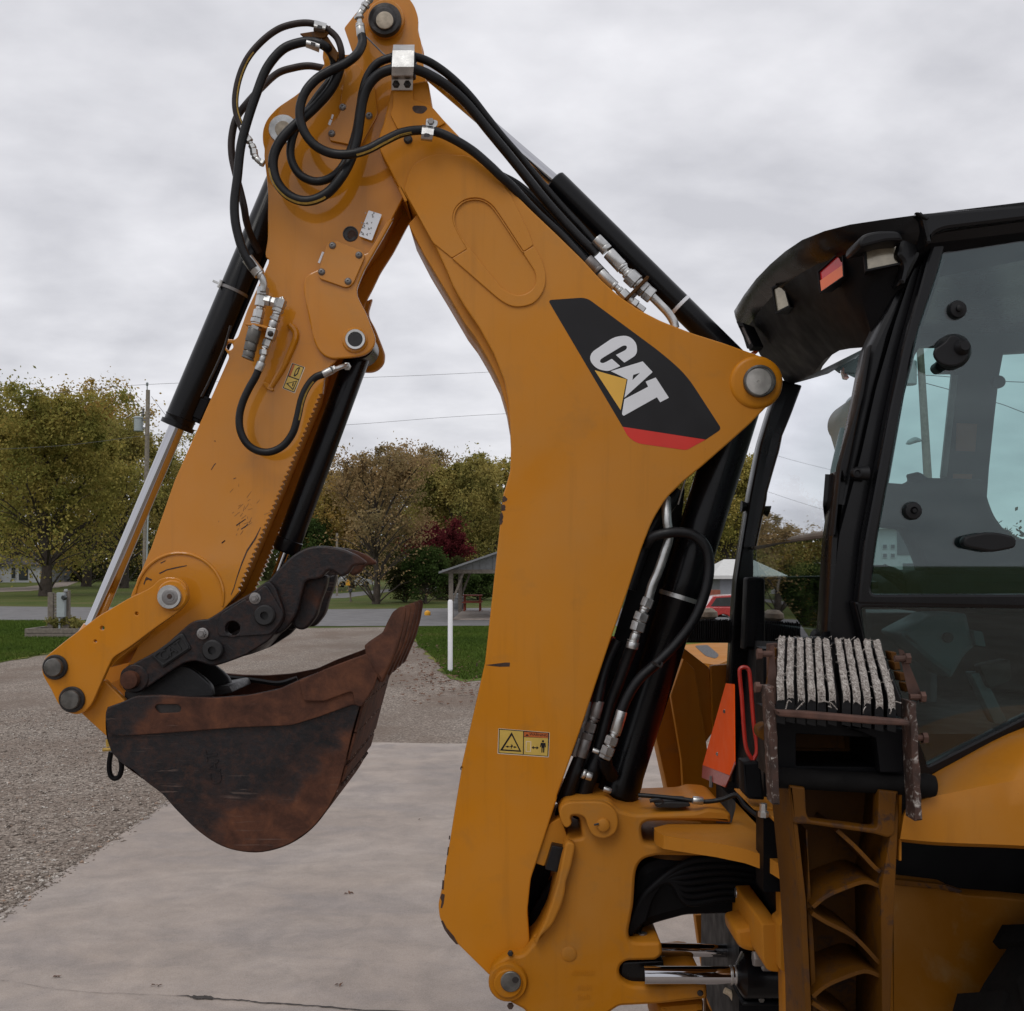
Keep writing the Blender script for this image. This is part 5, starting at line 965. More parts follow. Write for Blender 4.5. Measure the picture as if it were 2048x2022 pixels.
# ---------------------------------------------------------------- hoses and fittings
def hose(z, pts, r=8, Y=2.97, name='hydraulic_hose', mat='rubber', prnt=None, par=None, n=6):
    """pts in drawing frame z; third item = own depth"""
    p = [P(*T1(z, q[0], q[1]), q[2] if len(q) > 2 else Y) for q in pts]; o = mk(name, g_tube(p, r*Y/F, 14, n), M[mat], par or BH, smooth=1.2)
    if prnt:                                       # printed line along the hose
        a, b, side = prnt; c = catmull(p, n); c = c[int(len(c)*a):int(len(c)*b)]; T_, U_ = frames(c); rr = r*Y/F; v = []; f = []
        for i, q in enumerate(c):
            s = Vector((-T_[i].z, 0, T_[i].x)).normalized()*side; e1 = (s*math.cos(R(32))+Vector((0,-1,0))*math.sin(R(32))).normalized(); e2 = (s*math.cos(R(58))+Vector((0,-1,0))*math.sin(R(58))).normalized(); v += [q+e1*rr*1.02, q+e2*rr*1.02]
        f = [(2*i, 2*i+1, 2*i+3, 2*i+2) for i in range(len(c)-1)]; mk('printed_line', (v, f), M['print_yellow'], o, smooth=0)
    return o
def fitting(z, pts, par=BH, Y=2.96, name='hose_fitting', mat='steel'):
    """chain along a path: (x, y, radius px, kind) kind h = hex, r = round, n = neck"""
    pcs = []
    for i in range(len(pts)-1):
        x, y, r, kd = pts[i][:4]; Y0 = pts[i][4] if len(pts[i]) > 4 else Y; Y1 = pts[i+1][4] if len(pts[i+1]) > 4 else Y; a = P(*T1(z, x, y), Y0); b = P(*T1(z, pts[i+1][0], pts[i+1][1]), Y1); L_ = (b-a).length; k = Y0/F; ch = min(.0018, L_*.2)
        if kd == 'h': pcs.append(g_rev(a, b, [(0,(r-.8)*k*1.1),(ch,r*k*1.12),(L_-ch,r*k*1.12),(L_,(r-.8)*k*1.1)], 6, .5))
        elif kd == 't': pcs.append(g_rev(a, b, [(0,r*k),(L_,pts[i+1][2]*k)], 16))
        else: pcs.append(g_rev(a, b, [(0,(r-.5)*k),(ch,r*k),(L_-ch,r*k),(L_,(r-.5)*k)], 18))
    return mk(name, pcs, M[mat], par, smooth=.45)
def clamp(z, c, ax, w, h, Y, par, holes=1):
    """P-clip: curved strap over the hose with a bolted tab"""
    k = Y/F; p = P(*T1(z, *c), Y); u = Vector((ax[0], 0, -ax[1])).normalized(); v_ = Vector((u.z, 0, -u.x)); rows = []
    for s in (-w/2, w/2):
        rows.append([p+u*s*k+v_*(h/2*k*math.cos(R(a)))+Vector((0,-1,0))*(h*.36*k*math.sin(R(a))) for a in range(0, 181, 20)])
    o = mk('hose_clamp', g_solid(rows, (0, .002, 0)), M['steel'], par, smooth=.8); return o, p, u, v_, k
# 1 long loop hose over the left, from clip A to the stick
hose('1', [(905,430,2.985),(912,340),(885,250),(830,195),(780,170),(700,148),(600,156),(500,190),(400,265),(310,370),(255,490),(228,620),(232,720),(262,810),(290,870)], 6.6, 2.96, prnt=(.62,.97,1), mat='rubber_brown')
fitting('1', [(268,815,7,'r'),(300,885,7.5,'h'),(322,915,5,'r'),(330,930,6.5,'h'),(345,960,7,'h'),(350,1000,6.5,'h'),(362,1020,6,'r'),(390,1045,7,'h'),(412,1055,5,'r')])
# 2 big hose from clip B down the left side to the valve block
hose('1', [(860,520,3.02),(868,430,3.0),(850,350,2.985),(800,295),(730,270),(640,275),(530,320),(430,440),(365,600),(305,780),(262,950),(240,1150),(222,1300),(228,1430),(258,1560),(290,1640),(345,1730)], 9.2, 2.95, prnt=(.05,.2,1))
# 3 rear hose
hose('1', [(800,440,3.1),(700,424,3.1),(600,438,3.1),(500,472,3.09),(400,560,3.05),(300,670,3.0),(235,760,2.985),(205,880,2.985),(205,1000,2.985),(230,1120,2.985),(262,1240,2.99),(285,1340,2.99),(300,1430,3.02),(330,1520,3.08),(380,1620,3.12)], 7.2, 3.0, mat='rubber_brown')
# 4 outer low loop: clip A strand down, round the bottom and up into the big strap
hose('1', [(905,420,2.965),(880,500,2.97),(830,590,2.975),(740,690,2.98),(630,790,2.97),(535,885,2.965),(482,980,2.965),(470,1070,2.965),(495,1170,2.965),(560,1250,2.965),(650,1292,2.965),(740,1285,2.965),(830,1235,2.965),(910,1140,2.965),(970,1030,2.975),(1010,900,2.975),(1030,760,2.97),(1050,640,2.965),(1085,550,2.96),(1150,480,2.955),(1230,448,2.95),(1310,440,2.95),(1390,448,2.955),(1480,485,2.97),(1600,560,2.99),(1720,670,3.01),(1850,830,3.03),(1932,930,3.04),(2010,1025,3.05),(2190,1250,3.06),(2320,1400,3.07),(2460,1548,3.07),(2525,1610,3.07),(2550,1640,3.07)], 10, 2.96, prnt=(.22,.36,-1))
# 5 inner loop
hose('1', [(860,470,2.99),(830,530,2.985),(760,620,2.985),(690,720,2.985),(630,800,2.985),(595,890,2.985),(582,980,2.985),(600,1060,2.985),(650,1130,2.985),(740,1168,2.985),(830,1150,2.985),(905,1090,2.985),(960,990,2.99),(1005,850,2.985),(1030,700,2.98),(1048,590,2.975),(1080,490,2.97),(1140,410,2.965),(1230,372,2.96),(1310,362,2.96),(1400,370,2.965),(1500,412,2.98),(1620,500,3.0),(1740,620,3.02),(1850,760,3.04),(1950,885,3.06),(2060,1010,3.09),(2190,1170,3.11),(2330,1330,3.12),(2460,1470,3.12),(2580,1610,3.12)], 8.4, 2.97)
# 6 hose from the horn fitting, round and out over the boom through the small clip
hose('1', [(1040,225,2.985),(1045,280,2.98),(1010,350,2.965),(930,412,2.955),(840,455,2.95),(750,510,2.945),(680,590,2.94),(645,690,2.94),(650,790,2.94),(690,880,2.94),(760,950,2.94),(860,990,2.94),(970,992,2.935),(1080,962,2.93),(1190,905,2.935),(1300,855,2.945),(1420,838,2.955),(1530,852,2.96),(1640,900,2.96),(1760,975,2.965),(1870,1070,2.97),(1932,1130,2.975),(2015,1205,2.995),(2110,1310,3.02),(2200,1400,3.04),(2330,1520,3.05),(2450,1650,3.05),(2520,1725,3.05),(2565,1775,3.05)], 9.2, 2.95, prnt=(.44,.56,-1))
fitting('n', [(525,460,9,'r'),(512,350,9,'r'),(508,318,8.5,'r'),(508,300,5.5,'r'),(500,240,9,'h'),(490,200,6,'r'),(530,140,6,'h'),(565,90,8,'h'),(590,50,6.5,'r'),(610,15,7.5,'h'),(640,-30,7,'r')], Y=2.985)
mk('cable_tie_rod', g_tube([P(*T1('n', x, y), 2.985) for x, y in ((560,440),(640,520),(720,600),(800,680),(830,700))], .0022, 6, 3), M['steel_dull'], BH)
# big strap clamp on the nose
k = 2.95/F
def big_clamp():
    rows = []; 
    for sx in (0, 1):
        prof = [(935 if sx == 0 else 1200, 568, 2.95), (925 if sx == 0 else 1198, 640, 2.925), (915 if sx == 0 else 1190, 850, 2.918), (912 if sx == 0 else 1180, 960, 2.935), (912 if sx == 0 else 1180, 1008, 2.972), (910 if sx == 0 else 1175, 1140, 2.985)]
        rows.append([P(*T1('n', x, y), Y) for x, y, Y in prof])
    o = mk('strap_clamp', g_solid(rows, (0, .004, 0)), M['steel'], BH, smooth=.4, bev=.0012)
    mk('rubber_insert', g_plate([RND(T('n', [(900,640,8),(1225,640,8),(1205,955,6),(895,955,6)]))], 2.948, 2.985, None, .004), M['rubber'], o)
    for x in (968, 1112): c = P(*T1('n', x, 1078), 2.980); mk('bolt', g_rev(c, c-Vector((0,1,0)), [(0,7.5*k),(.004,7.5*k),(.005,6*k),(.010,6*k),(.011,5*k)], 6), M['grease'], o, smooth=.4)
big_clamp()
def small_clip():
    rows = [[P(*T1('n', x, y), Y) for x, y, Y in ((1300 if s == 0 else 1450, 1585+s*20, 2.955), (1300 if s == 0 else 1450, 1620+s*20, 2.938), (1290 if s == 0 else 1438, 1700+s*15, 2.935), (1285 if s == 0 else 1425, 1760+s*15, 2.945), (1283 if s == 0 else 1420, 1785+s*12, 2.96))] for s in (0, 1)]
    o = mk('hose_clip', g_solid(rows, (0, .003, 0)), M['steel'], BH, smooth=.5, bev=.001); mk('clip_tab', g_plate([RND(T('n', [(1350,1500,4),(1498,1530,4),(1490,1600,4),(1455,1625,4),(1340,1600,4)]))], 2.952, 2.957, None, .001), M['steel'], o)
    c = P(*T1('n', 1410, 1548), 2.953); mk('bolt', g_rev(c, c-Vector((0,1,0)), [(0,6.8*k),(.005,6.8*k),(.006,5.8*k)], 6), M['steel_dull'], o, smooth=.4)
    mk('clip_slot', g_plate([RND(T('n', [(1325,1690,3),(1400,1700,3),(1392,1745,3),(1318,1738,3)]))], 2.9335, 2.9345, None, 0), M['grease'], o)
small_clip()
def clips_left():
    for pts, Y in (([(738,128),(815,150),(800,212),(730,200)], 2.94), ([(690,235),(775,255),(765,335),(680,305)], 2.935)):
        a, b, c, d = [T1('1', *p) for p in pts]; rows = []
        for (p, q) in ((a, d), (b, c)):
            rows.append([P(p[0]+(q[0]-p[0])*t, p[1]+(q[1]-p[1])*t, Y+.018*abs(2*t-1)**2) for t in (0, .15, .35, .5, .65, .85, 1)])
        o = mk('hose_clip', g_solid(rows, (0, .003, 0)), M['steel'], BH, smooth=.7, bev=.001)
        cx = sum(p[0] for p in (a,b,c,d))/4; cy = sum(p[1] for p in (a,b,c,d))/4; mk('clip_slot', g_plate([[(cx-4, cy-4), (cx+5, cy-2), (cx+4, cy+4), (cx-5, cy+2)]], Y-.001, Y+.0005, None, 0), M['grease'], o)
    mk('clip_bracket', [g_plate([RND(T('1', [(640,215,3),(800,190,4),(840,160,3),(835,205,3),(800,245,4),(665,235,3)]))], 2.955, 2.962, None, .001), g_plate([RND(T('1', [(760,200,3),(820,230,3),(890,340,4),(880,400,4),(820,330,4)]))], 2.96, 2.968, None, .001)], M['yellow_worn_shaded'], BH)
clips_left()
pin('bolt', boom, *T1('n', 1120, 1775), YB, [(0,9),(.006,9),(.008,7),(.012,6)], M['grease'], 12)
# hoses along the top of the boom with their couplings
fitting('3', [(1068,485,12.5,'r'),(1112,530,12.5,'r'),(1128,548,10,'r')], Y=3.065)
fitting('3', [(1135,560,13,'r'),(1205,635,13,'r'),(1212,645,11,'r'),(1222,655,9.5,'r'),(1235,668,12,'r'),(1245,680,15.5,'h'),(1290,722,13,'r'),(1300,735,15.5,'h'),(1335,768,15,'h'),(1375,800,9,'r')], Y=3.06)
hose('3', [(1370,795),(1420,845),(1462,890),(1490,935),(1500,970)], 8.5, 3.06, 'hydraulic_pipe', 'steel')
hose('3', [(400,60,3.1),(520,130,3.1),(640,195,3.1),(760,300,3.1),(880,425,3.1),(1000,560,3.1),(1120,690,3.1)], 10, 3.1)
hose('3', [(360,100,3.14),(560,200,3.14),(700,290,3.14),(840,420,3.14),(1000,580,3.14),(1140,730,3.14)], 9, 3.14)
fitting('3', [(1022,595,11,'r'),(1072,645,11,'r'),(1085,660,9,'r')], Y=3.045, mat='steel_dull')
fitting('3', [(1092,668,11,'r'),(1160,735,11,'r'),(1172,745,7,'r'),(1190,760,8.5,'r'),(1205,775,11,'h'),(1235,805,8,'r'),(1262,830,10.5,'h'),(1290,850,8,'h'),(1330,880,6,'r')], Y=3.04)
mk('bulkhead_plate', g_plate([T('3', [(1225,808),(1345,684),(1358,688),(1355,700),(1238,818)])], 3.02, 3.13, None, .001), M['yellow_worn_shaded'], BH)
# auxiliary valve cluster on the stick
fitting('2', [(300,370,12,'r',2.955),(372,465,12,'r',2.965),(378,472,10,'r',2.965),(395,480,8,'r',2.965)])
hose('2', [(378,468,2.965),(400,505,2.965),(406,545,2.968),(402,580,2.97)], 7.2, 2.965, 'hydraulic_pipe', 'steel')
fitting('k', [(590,235,10.5,'h'),(580,345,9.5,'r'),(578,350,10.5,'h'),(550,500,10,'r'),(545,505,8,'r'),(540,545,10,'h'),(515,655,9.5,'r'),(510,660,11,'h'),(495,725,10.5,'r'),(492,745,10,'h')], Y=2.985)
fitting('k', [(560,400,9,'r'),(600,405,10,'h'),(690,425,8.5,'r'),(700,430,9.5,'h'),(760,445,9,'r'),(810,460,9,'r')], Y=2.985)
fitting('k', [(815,455,11,'h'),(870,430,10.5,'h'),(885,425,8,'r')], Y=2.982)
fitting('k', [(840,400,10.5,'h'),(800,520,9,'r'),(798,525,10.5,'h'),(780,575,9,'r'),(775,605,8,'h'),(760,650,9.5,'h'),(742,690,8.5,'r'),(735,700,9,'r'),(715,785,9,'r'),(700,800,9,'r')], Y=2.975)
vb = mk('shutoff_valve', g_plate([RND(T('k', [(645,775,2),(765,795,2),(715,950,2),(608,915,2)]))], 2.958, 2.99, None, .002), M['steel'], BH)
c = P(*T1('k', 688, 868), 2.958); mk('valve_stem', g_rev(c, c-Vector((0,1,0)), [(0,6.5*k),(.004,6*k),(.010,4.5*k),(.011,3*k)], 7), M['grease'], vb)
fitting('k', [(660,950,8.5,'h'),(630,1040,6.5,'r'),(622,1065,7.5,'h'),(600,1085,8,'h'),(595,1160,6.5,'r'),(588,1180,6.5,'r'),(565,1260,9,'r'),(525,1370,9,'r')], Y=2.972)
fitting('k', [(485,765,12,'h'),(468,815,11,'r')], Y=2.98)
fitting('k', [(475,815,13.5,'r'),(430,985,13.5,'r'),(428,990,12.5,'r'),(405,1100,12.8,'r'),(400,1110,12.2,'r'),(385,1190,12.8,'r'),(375,1215,11,'r')], Y=2.98, name='quick_coupler', mat='pin')
mk('coupler_bracket', g_plate([RND(T('k', [(325,735,3),(395,720,8),(500,732,6),(650,765,3),(640,800,3),(500,757,6),(370,752,4)]))], 2.965, 3.04, None, .001), M['yellow_gloss'], BH)
hose('2', [(372,1080),(350,1130),(310,1200),(270,1290),(250,1380),(258,1470),(300,1550),(370,1595),(450,1600),(530,1560),(590,1480),(620,1380),(645,1270),(680,1190),(730,1130),(790,1105)], 7.6, 2.975, prnt=(.72,.92,-1))
fitting('2', [(780,1110,8,'r',2.975),(835,1082,8,'r',2.978),(842,1080,6.5,'h',2.98),(865,1068,6,'r',2.98)])
hose('2', [(860,1075,2.98),(900,1060,2.99),(930,1052,3.01),(940,1050,3.04)], 4.6, 2.98, 'hydraulic_pipe', 'steel')
pin('elbow_nut', BH, *T1('2', 935, 1058), 3.02, [(0,8),(.006,8),(.007,6.5),(.008,4.5)], M['steel'], 6)
hose('2', [(195,800,3.0),(150,950,3.02),(60,1150,3.03),(10,1250,3.04)], 2.6, 3.0, 'hydraulic_pipe', 'grease')
# pipes, couplings and hoses between boom and boom cylinder
hose('6', [(905,125,3.04),(905,170,3.03),(910,250,3.02),(920,340,3.02),(895,430,3.02),(860,530,3.02),(830,600,3.02),(808,680,3.02)], 9.5, 3.02, 'hydraulic_pipe', 'steel')
fitting('6', [(812,672,11.5,'h'),(792,720,10,'r'),(785,735,9,'r'),(778,752,14,'h'),(762,795,11,'r'),(760,800,14,'h'),(745,850,9,'r'),(740,865,10,'r'),(728,905,13,'r'),(726,910,12.5,'r'),(718,945,11,'r')], Y=3.02)
hose('6', [(722,925,3.03),(690,1010,3.05),(650,1120,3.06),(600,1250,3.07),(560,1400,3.07),(520,1560,3.07)], 12, 3.05)
hose('6', [(800,380,3.03),(830,340,3.01),(900,318,3.0),(980,312,3.0),(1060,330,3.0),(1120,390,3.0),(1140,480,3.0),(1130,590,3.0),(1090,720,3.0),(1030,830,3.0),(950,930,3.0),(860,1020,3.0),(760,1110,3.0),(700,1200,3.0),(660,1290,3.0)], 10.5, 3.0)
fitting('6', [(665,1285,11.5,'r'),(630,1400,11.5,'r'),(625,1410,8,'r'),(615,1425,12.5,'h'),(600,1470,9.5,'r'),(595,1480,13,'h'),(578,1525,12,'h'),(570,1545,10,'r')], Y=2.995)
hose('6', [(570,1535,3.0),(580,1590,3.02),(610,1640,3.06)], 14, 3.0, 'hose_elbow', 'black_satin')
hose('6', [(640,900,3.06),(590,1010,3.06),(555,1120,3.05),(530,1240,3.04)], 11, 3.05)
fitting('6', [(540,1230,11,'r'),(515,1320,11,'r'),(505,1335,8,'r'),(500,1350,11,'h'),(485,1400,9,'r'),(480,1405,12,'h'),(470,1440,12,'r'),(440,1535,12,'r')], Y=3.04, mat='steel_dull')
fitting('6', [(480,1235,8,'r'),(460,1340,8,'r'),(445,1370,9,'h'),(430,1430,9,'r'),(400,1530,9,'r')], Y=3.045, mat='steel_dull')
hose('6', [(620,880,3.1),(580,980,3.1),(545,1090,3.1),(505,1210,3.1),(450,1400,3.1)], 4, 3.1, 'hydraulic_hose', 'red_paint')
hose('6', [(440,1530,3.05),(400,1640,3.05),(360,1760,3.06),(320,1900,3.08)], 13, 3.05)
hose('6', [(540,1520,3.07),(490,1640,3.07),(450,1760,3.08),(420,1850,3.1)], 16, 3.06)
hose('6', [(480,1500,3.1),(420,1640,3.1),(360,1800,3.1)], 22, 3.1)
hose('6', [(700,620,3.1),(760,450,3.1),(820,300,3.1),(900,180,3.1),(960,90,3.12)], 16, 3.1)
fitting('6', [(450,1625,10,'r'),(465,1632,5,'r'),(470,1635,9,'r'),(500,1645,9,'r')], Y=3.02)
fitting('6', [(505,1498,5,'r'),(540,1510,5,'r')], Y=3.02); fitting('6', [(565,1708,6,'r'),(605,1722,6,'r')], Y=3.03)
hose('6', [(1010,20,3.06),(990,90,3.07),(970,160,3.08)], 2.2, 3.07, 'steel_cable', 'steel')
mk('hose_tie', g_tube([P(*T1('6', x, y), 2.985) for x, y in ((832,1020),(850,1030),(875,1045),(885,1020))], .004, 6, 2), M['grease'], BH)
# ---------------------------------------------------------------- swing frame casting
cast = RND(T('7', [(333,1165,4),(348,1115,12),(400,1075,12),(440,1055,6),(500,1062,16),(545,1010,14),(590,960,14),(640,860,14),(662,760,14),(682,650,14),(705,540,10),(724,482,6),(738,462,4),(812,452,4),(800,352,6),(770,340,6),(756,350,4),(757,385,4),(722,400,4),(700,372,5),(690,320,8),(722,272,10),(872,266,6),(955,270,8),(1000,312,10),(1080,332,10),(1400,320,8),(1450,302,8),(1540,310,6),(1576,330,5),(1578,376,4),(1440,366,8),(1150,368,14),(1118,385,10),(1116,430,10),(1128,478,10),(1160,492,8),(1530,520,4),(1540,530,3),(1470,548,6),(1200,545,6),(1120,562,20),(1086,620,20),(1075,800,6),(1048,940,6),(1056,984,8),(1100,992,4),(1190,990,4),(1218,992,8),(1226,1055,8),(1190,1086,8),(1035,1088,10),(1000,1120,12),(1004,1180,12),(1060,1216,10),(1230,1222,4),(1400,1205,4),(1452,1212,5),(1455,1285,5),(1200,1312,6),(1000,1322,8),(930,1370,4),(900,1500,2),(560,1500,2),(520,1345,8),(400,1282,12),(345,1228,12)]))
sw = pl('swing_frame', [cast], 2.955, 3.30, M['yellow_dusty'], BH, bevel=.009, smooth=.9)
pl('stop_flange', [RND(T('7', [(722,486,5),(740,470,5),(772,484,5),(775,505,5),(752,610,6),(728,680,6),(722,740,8),(705,800,8),(660,900,10),(600,960,10),(560,1000,5),(620,880,8),(652,790,8),(682,690,8)]))], 2.925, 2.96, M['yellow_dusty'], sw, bevel=.006)
pin('boss', sw, *T1('7', 428, 1190), 2.955, [(0,39),(.012,39),(.018,36),(.018,29),(.024,28.5),(.027,26)], M['yellow_dusty'])
p_ = pin('pin', sw, *T1('7', 442, 1193), 2.93, [(0,20.5),(.006,20.5),(.008,19)], M['pin']); pin('pin_hole', p_, *T1('7', 466, 1188), 2.921, [(0,6.5),(.001,6)], M['grease'])
pin('cast_button', sw, *T1('7', 742, 1050), 2.955, [(0,16),(.006,15),(.008,12)], M['yellow_dusty'])
pin('bolt', sw, *T1('7', 440, 1048), 2.95, [(0,6),(.006,6),(.008,4)], M['grease'], 6); pin('bolt', sw, *T1('7', 440, 1320), 2.955, [(0,7),(.008,6)], M['chip'], 6); pin('bolt', sw, *T1('7', 1418, 1252), 2.955, [(0,7),(.006,6),(.008,4)], M['grease'], 12)
hk = pl('boom_lock_hook', [RND(T('7', [(690,330,10),(700,290,10),(740,268,10),(870,266,6),(930,270,20),(985,310,20),(1000,370,20),(985,430,20),(925,462,20),(865,445,16),(840,400,10),(828,352,8),(800,334,6),(755,334,6),(748,350,5),(758,378,5),(742,398,6),(722,402,5),(705,375,6)]))], 2.925, 2.952, M['yellow_dusty'], sw, bevel=.004)
pin('boss', hk, *T1('7', 918, 385), 2.925, [(0,14),(.006,13.5),(.012,12.5),(.014,10)], M['yellow_dusty']); mk('split_pin', g_tube([P(*T1('7', 872, 386), 2.915), P(*T1('7', 895, 380), 2.912)], .003, 6), M['grease'], hk)
for s, y, h in (('35', 1150, 8), ('451', 1225, 9)): pass
for (x0, x1, y) in ((755, 885, 1150), (785, 870, 1225), (785, 860, 1275)):
    rr = random.Random(y); mk('cast_marks', [g_plate([[(T1('7', x0+i*11, y-rr.uniform(6, 14))), (T1('7', x0+i*11+6, y-rr.uniform(6, 14))), (T1('7', x0+i*11+6, y+rr.uniform(6, 14))), (T1('7', x0+i*11, y+rr.uniform(6, 14)))]], 2.9535, 2.956, None, 0) for i in range(int((x1-x0)/11))], M['yellow_dusty'], sw)
# black pipe guard, gap rubber and washers seen in the slot beside the boom
pl('rubber_stop', [RND(T('7', [(655,492,3),(715,505,3),(680,632,3),(618,615,3)]))], 2.97, 3.02, M['rubber'], sw)
pl('stop_bracket', [RND(T('7', [(640,380,4),(700,350,4),(735,450,4),(700,500,4),(655,492,4),(615,600,4),(565,582,4)]))], 3.01, 3.2, M['yellow_dusty'], sw)
pl('slot_shade_plate', [RND(T('7', [(560,575,3),(660,600,3),(640,760,6),(600,830,6),(570,930,6),(545,1000,3),(500,1000,3),(500,600,3)]))], 3.2, 3.24, M['black_satin'], sw)  # added dark plate standing in for shade in the gap
mk('guard_tube', g_tube([P(*T1('7', x, y), 3.12) for x, y in ((690,640),(650,700),(600,780),(565,860),(560,960))], .014, 8, 4), M['black_satin'], sw)
mk('thrust_washer', g_rev(P(*T1('7', 1122, 990), 3.02), P(*T1('7', 1122, 900), 3.02), [(0,.036),(.010,.036),(.011,.027),(.018,.027),(.0185,.012),(.026,.012)], 28), M['steel_dull'], sw)
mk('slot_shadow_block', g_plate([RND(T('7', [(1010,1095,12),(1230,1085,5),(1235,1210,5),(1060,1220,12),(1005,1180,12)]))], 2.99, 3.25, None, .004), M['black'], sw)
# latch strip and cable on top
mk('latch_plate', g_plate([RND(T('7', [(1180,272,3),(1260,268,4),(1360,270,6),(1372,290,5),(1300,302,5),(1190,296,5)]))], 2.965, 3.05, None, .003), M['dark_worn'], sw)
mk('lever', g_tube([P(*T1('7', x, y), 2.97) for x, y in ((1158,262),(1200,258),(1225,270),(1200,285))], .006, 6, 3), M['dark_worn'], sw)
hose('7', [(1100,232,3.0),(1200,240,2.99),(1300,250,2.98),(1390,262,2.97),(1450,266,2.96),(1530,255,2.95),(1605,232,2.94),(1650,290,2.9),(1720,345,2.85),(1800,395,2.8),(1900,430,2.75)], 4.6, 2.98, 'control_cable', 'rubber')
fitting('7', [(1380,258,8,'r'),(1432,262,8,'r')], Y=2.955, name='cable_clip')
# main frame knuckle: level plates, upright and back panel
kn = [T1('7', *p) for p in ((1180,400),(1250,382),(1400,378),(1580,374),(1600,300),(1600,240),(1700,285),(1800,320),(1960,370),(1990,640),(1890,618),(1840,596),(1760,548),(1650,510),(1500,480),(1350,458),(1230,440),(1190,420))]
fr = mk('main_frame', g_hplate(kn, 1.30, .035), M['yellow_dusty'], BH, bev=.003)
mk('lower_knuckle_plate', g_hplate([T1('7', *p) for p in ((1195,445),(1400,470),(1560,500),(1560,520),(1300,490),(1200,460))], 1.262, .01), M['yellow_worn_shaded'], fr)
mk('pivot_pad', g_rev(P(*T1('7', 1290, 520), 3.1), P(*T1('7', 1290, 440), 3.1), [(0,.10),(.02,.10),(.022,.09),(.05,.09)], 32), M['yellow_worn_shaded'], sw)
pl('frame_upright', [RND(T('s', [(765,770,2),(865,780,2),(885,1160,3),(915,1165,3),(960,1907,2),(960,2600,2),(810,2600,2),(790,1590,3),(740,1570,5),(735,1190,5),(775,1165,3)]))], 2.62, 2.70, M['yellow_dusty'], fr, bevel=.004)
pl('upright_web', [RND(T('s', [(590,1185,6),(735,1185,5),(745,1590,5),(640,1580,10),(600,1500,10)]))], 2.66, 3.4, M['yellow_dusty'], fr, bevel=.004)
pl('cylinder_anchor', [RND(T('s', [(370,1235,10),(560,1200,8),(600,1300,8),(560,1430,14),(440,1410,20),(380,1350,14)]))], 2.8, 2.95, M['yellow_dusty'], fr, bevel=.012)
for y in (1265, 1475):
    c = P(*T1('s', 565, y), 2.78); q = mk('anchor_bolt', [g_rev(c+Vector((.03,0,0)), c-Vector((1,0,0)), [(0,.03),(.02,.03),(.022,.026)], 24), g_rev(c+Vector((.01,0,0)), c-Vector((1,0,0)), [(0,.02),(.022,.02),(.024,.018)], 6)], M['steel_dull'], fr)
    q.rotation_euler = (0,0,0)
c = P(*T1('s', 930, 1790), 2.60); mk('frame_bolt', [g_rev(c+Vector((0,.02,0)), c-Vector((0,1,0)), [(0,.026),(.012,.026),(.014,.024)], 24), g_rev(c, c-Vector((0,1,0)), [(0,.015),(.016,.015)], 6)], M['steel'], fr)
mk('back_panel', g_box((.62, 3.0, .62), (.74, 3.6, 1.02)), M['black_satin'], fr)
pl('far_leg', [RND(T('7', [(1392,850,3),(1520,850,3),(1530,1010,3),(1500,1345,3),(1470,1345,3),(1412,1000,3)]))], 3.66, 3.72, M['yellow_dusty'], fr)
pl('far_leg_panel', [RND(T('7', [(1440,1180,3),(1600,1180,3),(1600,1500,3),(1450,1500,3)]))], 3.72, 3.76, M['yellow_worn_shaded'], fr)
# black valve and hose bundle above the swing cylinders
bun = RND(T('7', [(1090,610,20),(1150,565,20),(1230,548,10),(1500,545,6),(1650,520,4),(1840,610,6),(1850,870,8),(1800,885,6),(1550,858,10),(1350,865,10),(1200,905,16),(1050,965,6),(1060,830,10),(1078,680,10)]))
hb = pl('hose_bundle', [bun], 3.02, 3.28, M['black_satin'], BH, bevel=.03)
for i in range(7): hose('7', [(1040+i*14,960-i*14,3.0),(1100+i*12,800-i*10,2.995),(1180+i*14,700-i*8,2.99),(1350,640+i*34-60,2.985),(1550,620+i*34-60,2.985),(1720,640+i*34-60,2.985),(1850,660+i*32-60,2.985)], 7.5, 2.99, 'hydraulic_hose', 'black_satin', par=hb)
fitting('7', [(1598,735,10,'r'),(1612,735,10,'r')], Y=2.965, par=hb); fitting('7', [(1785,810,11,'h'),(1838,812,11,'h')], Y=2.965, par=hb)
# swing cylinders
for (y, r, Y) in ((1160, 17.5, 2.93), (1025, 13, 3.18)):
    a = P(*T1('7', 1225, y), Y); b = P(*T1('7', 1620, y+ (0 if r > 15 else 10)), Y); k = Y/F; L_ = (b-a).length
    s = mk('swing_cylinder', [g_rev(b-Vector((.01,0,0)), b+Vector((1,0,0)), [(0,r*k*1.15),(.01,r*k*1.9),(.02,r*k*2.6),(.30,r*k*2.6),(.31,r*k*2)], 32)], M['tube_black'], BH)
    mk('rod', g_rev(a-Vector((.05,0,0)), b, [(0,r*k),(L_+.04,r*k)], 32), M['chrome'], s); mk('wiper_ring', [g_rev(b-Vector((.014+j*.012,0,0)), b, [(0,r*k*1.04),(.0012,r*k*1.09),(.006,r*k*1.09),(.007,r*k*1.04)], 32) for j in (0, 1)], M['steel'], s)
mk('valve_block', g_box(P(*T1('s', 430, 1870), 2.9), P(*T1('s', 780, 1600), 3.1)), M['black_satin'], BH, bev=.012); mk('valve_block', g_box(P(*T1('s', 305, 1600), 3.22), P(*T1('s', 500, 1290), 3.35)), M['black_satin'], BH, bev=.012)
for (x, y) in ((760,1680),(765,1790),(590,1810)): pin('plug', BH, *T1('s', x, y), 2.9, [(0,7),(.008,6.5),(.01,5)], M['pin'], 6)
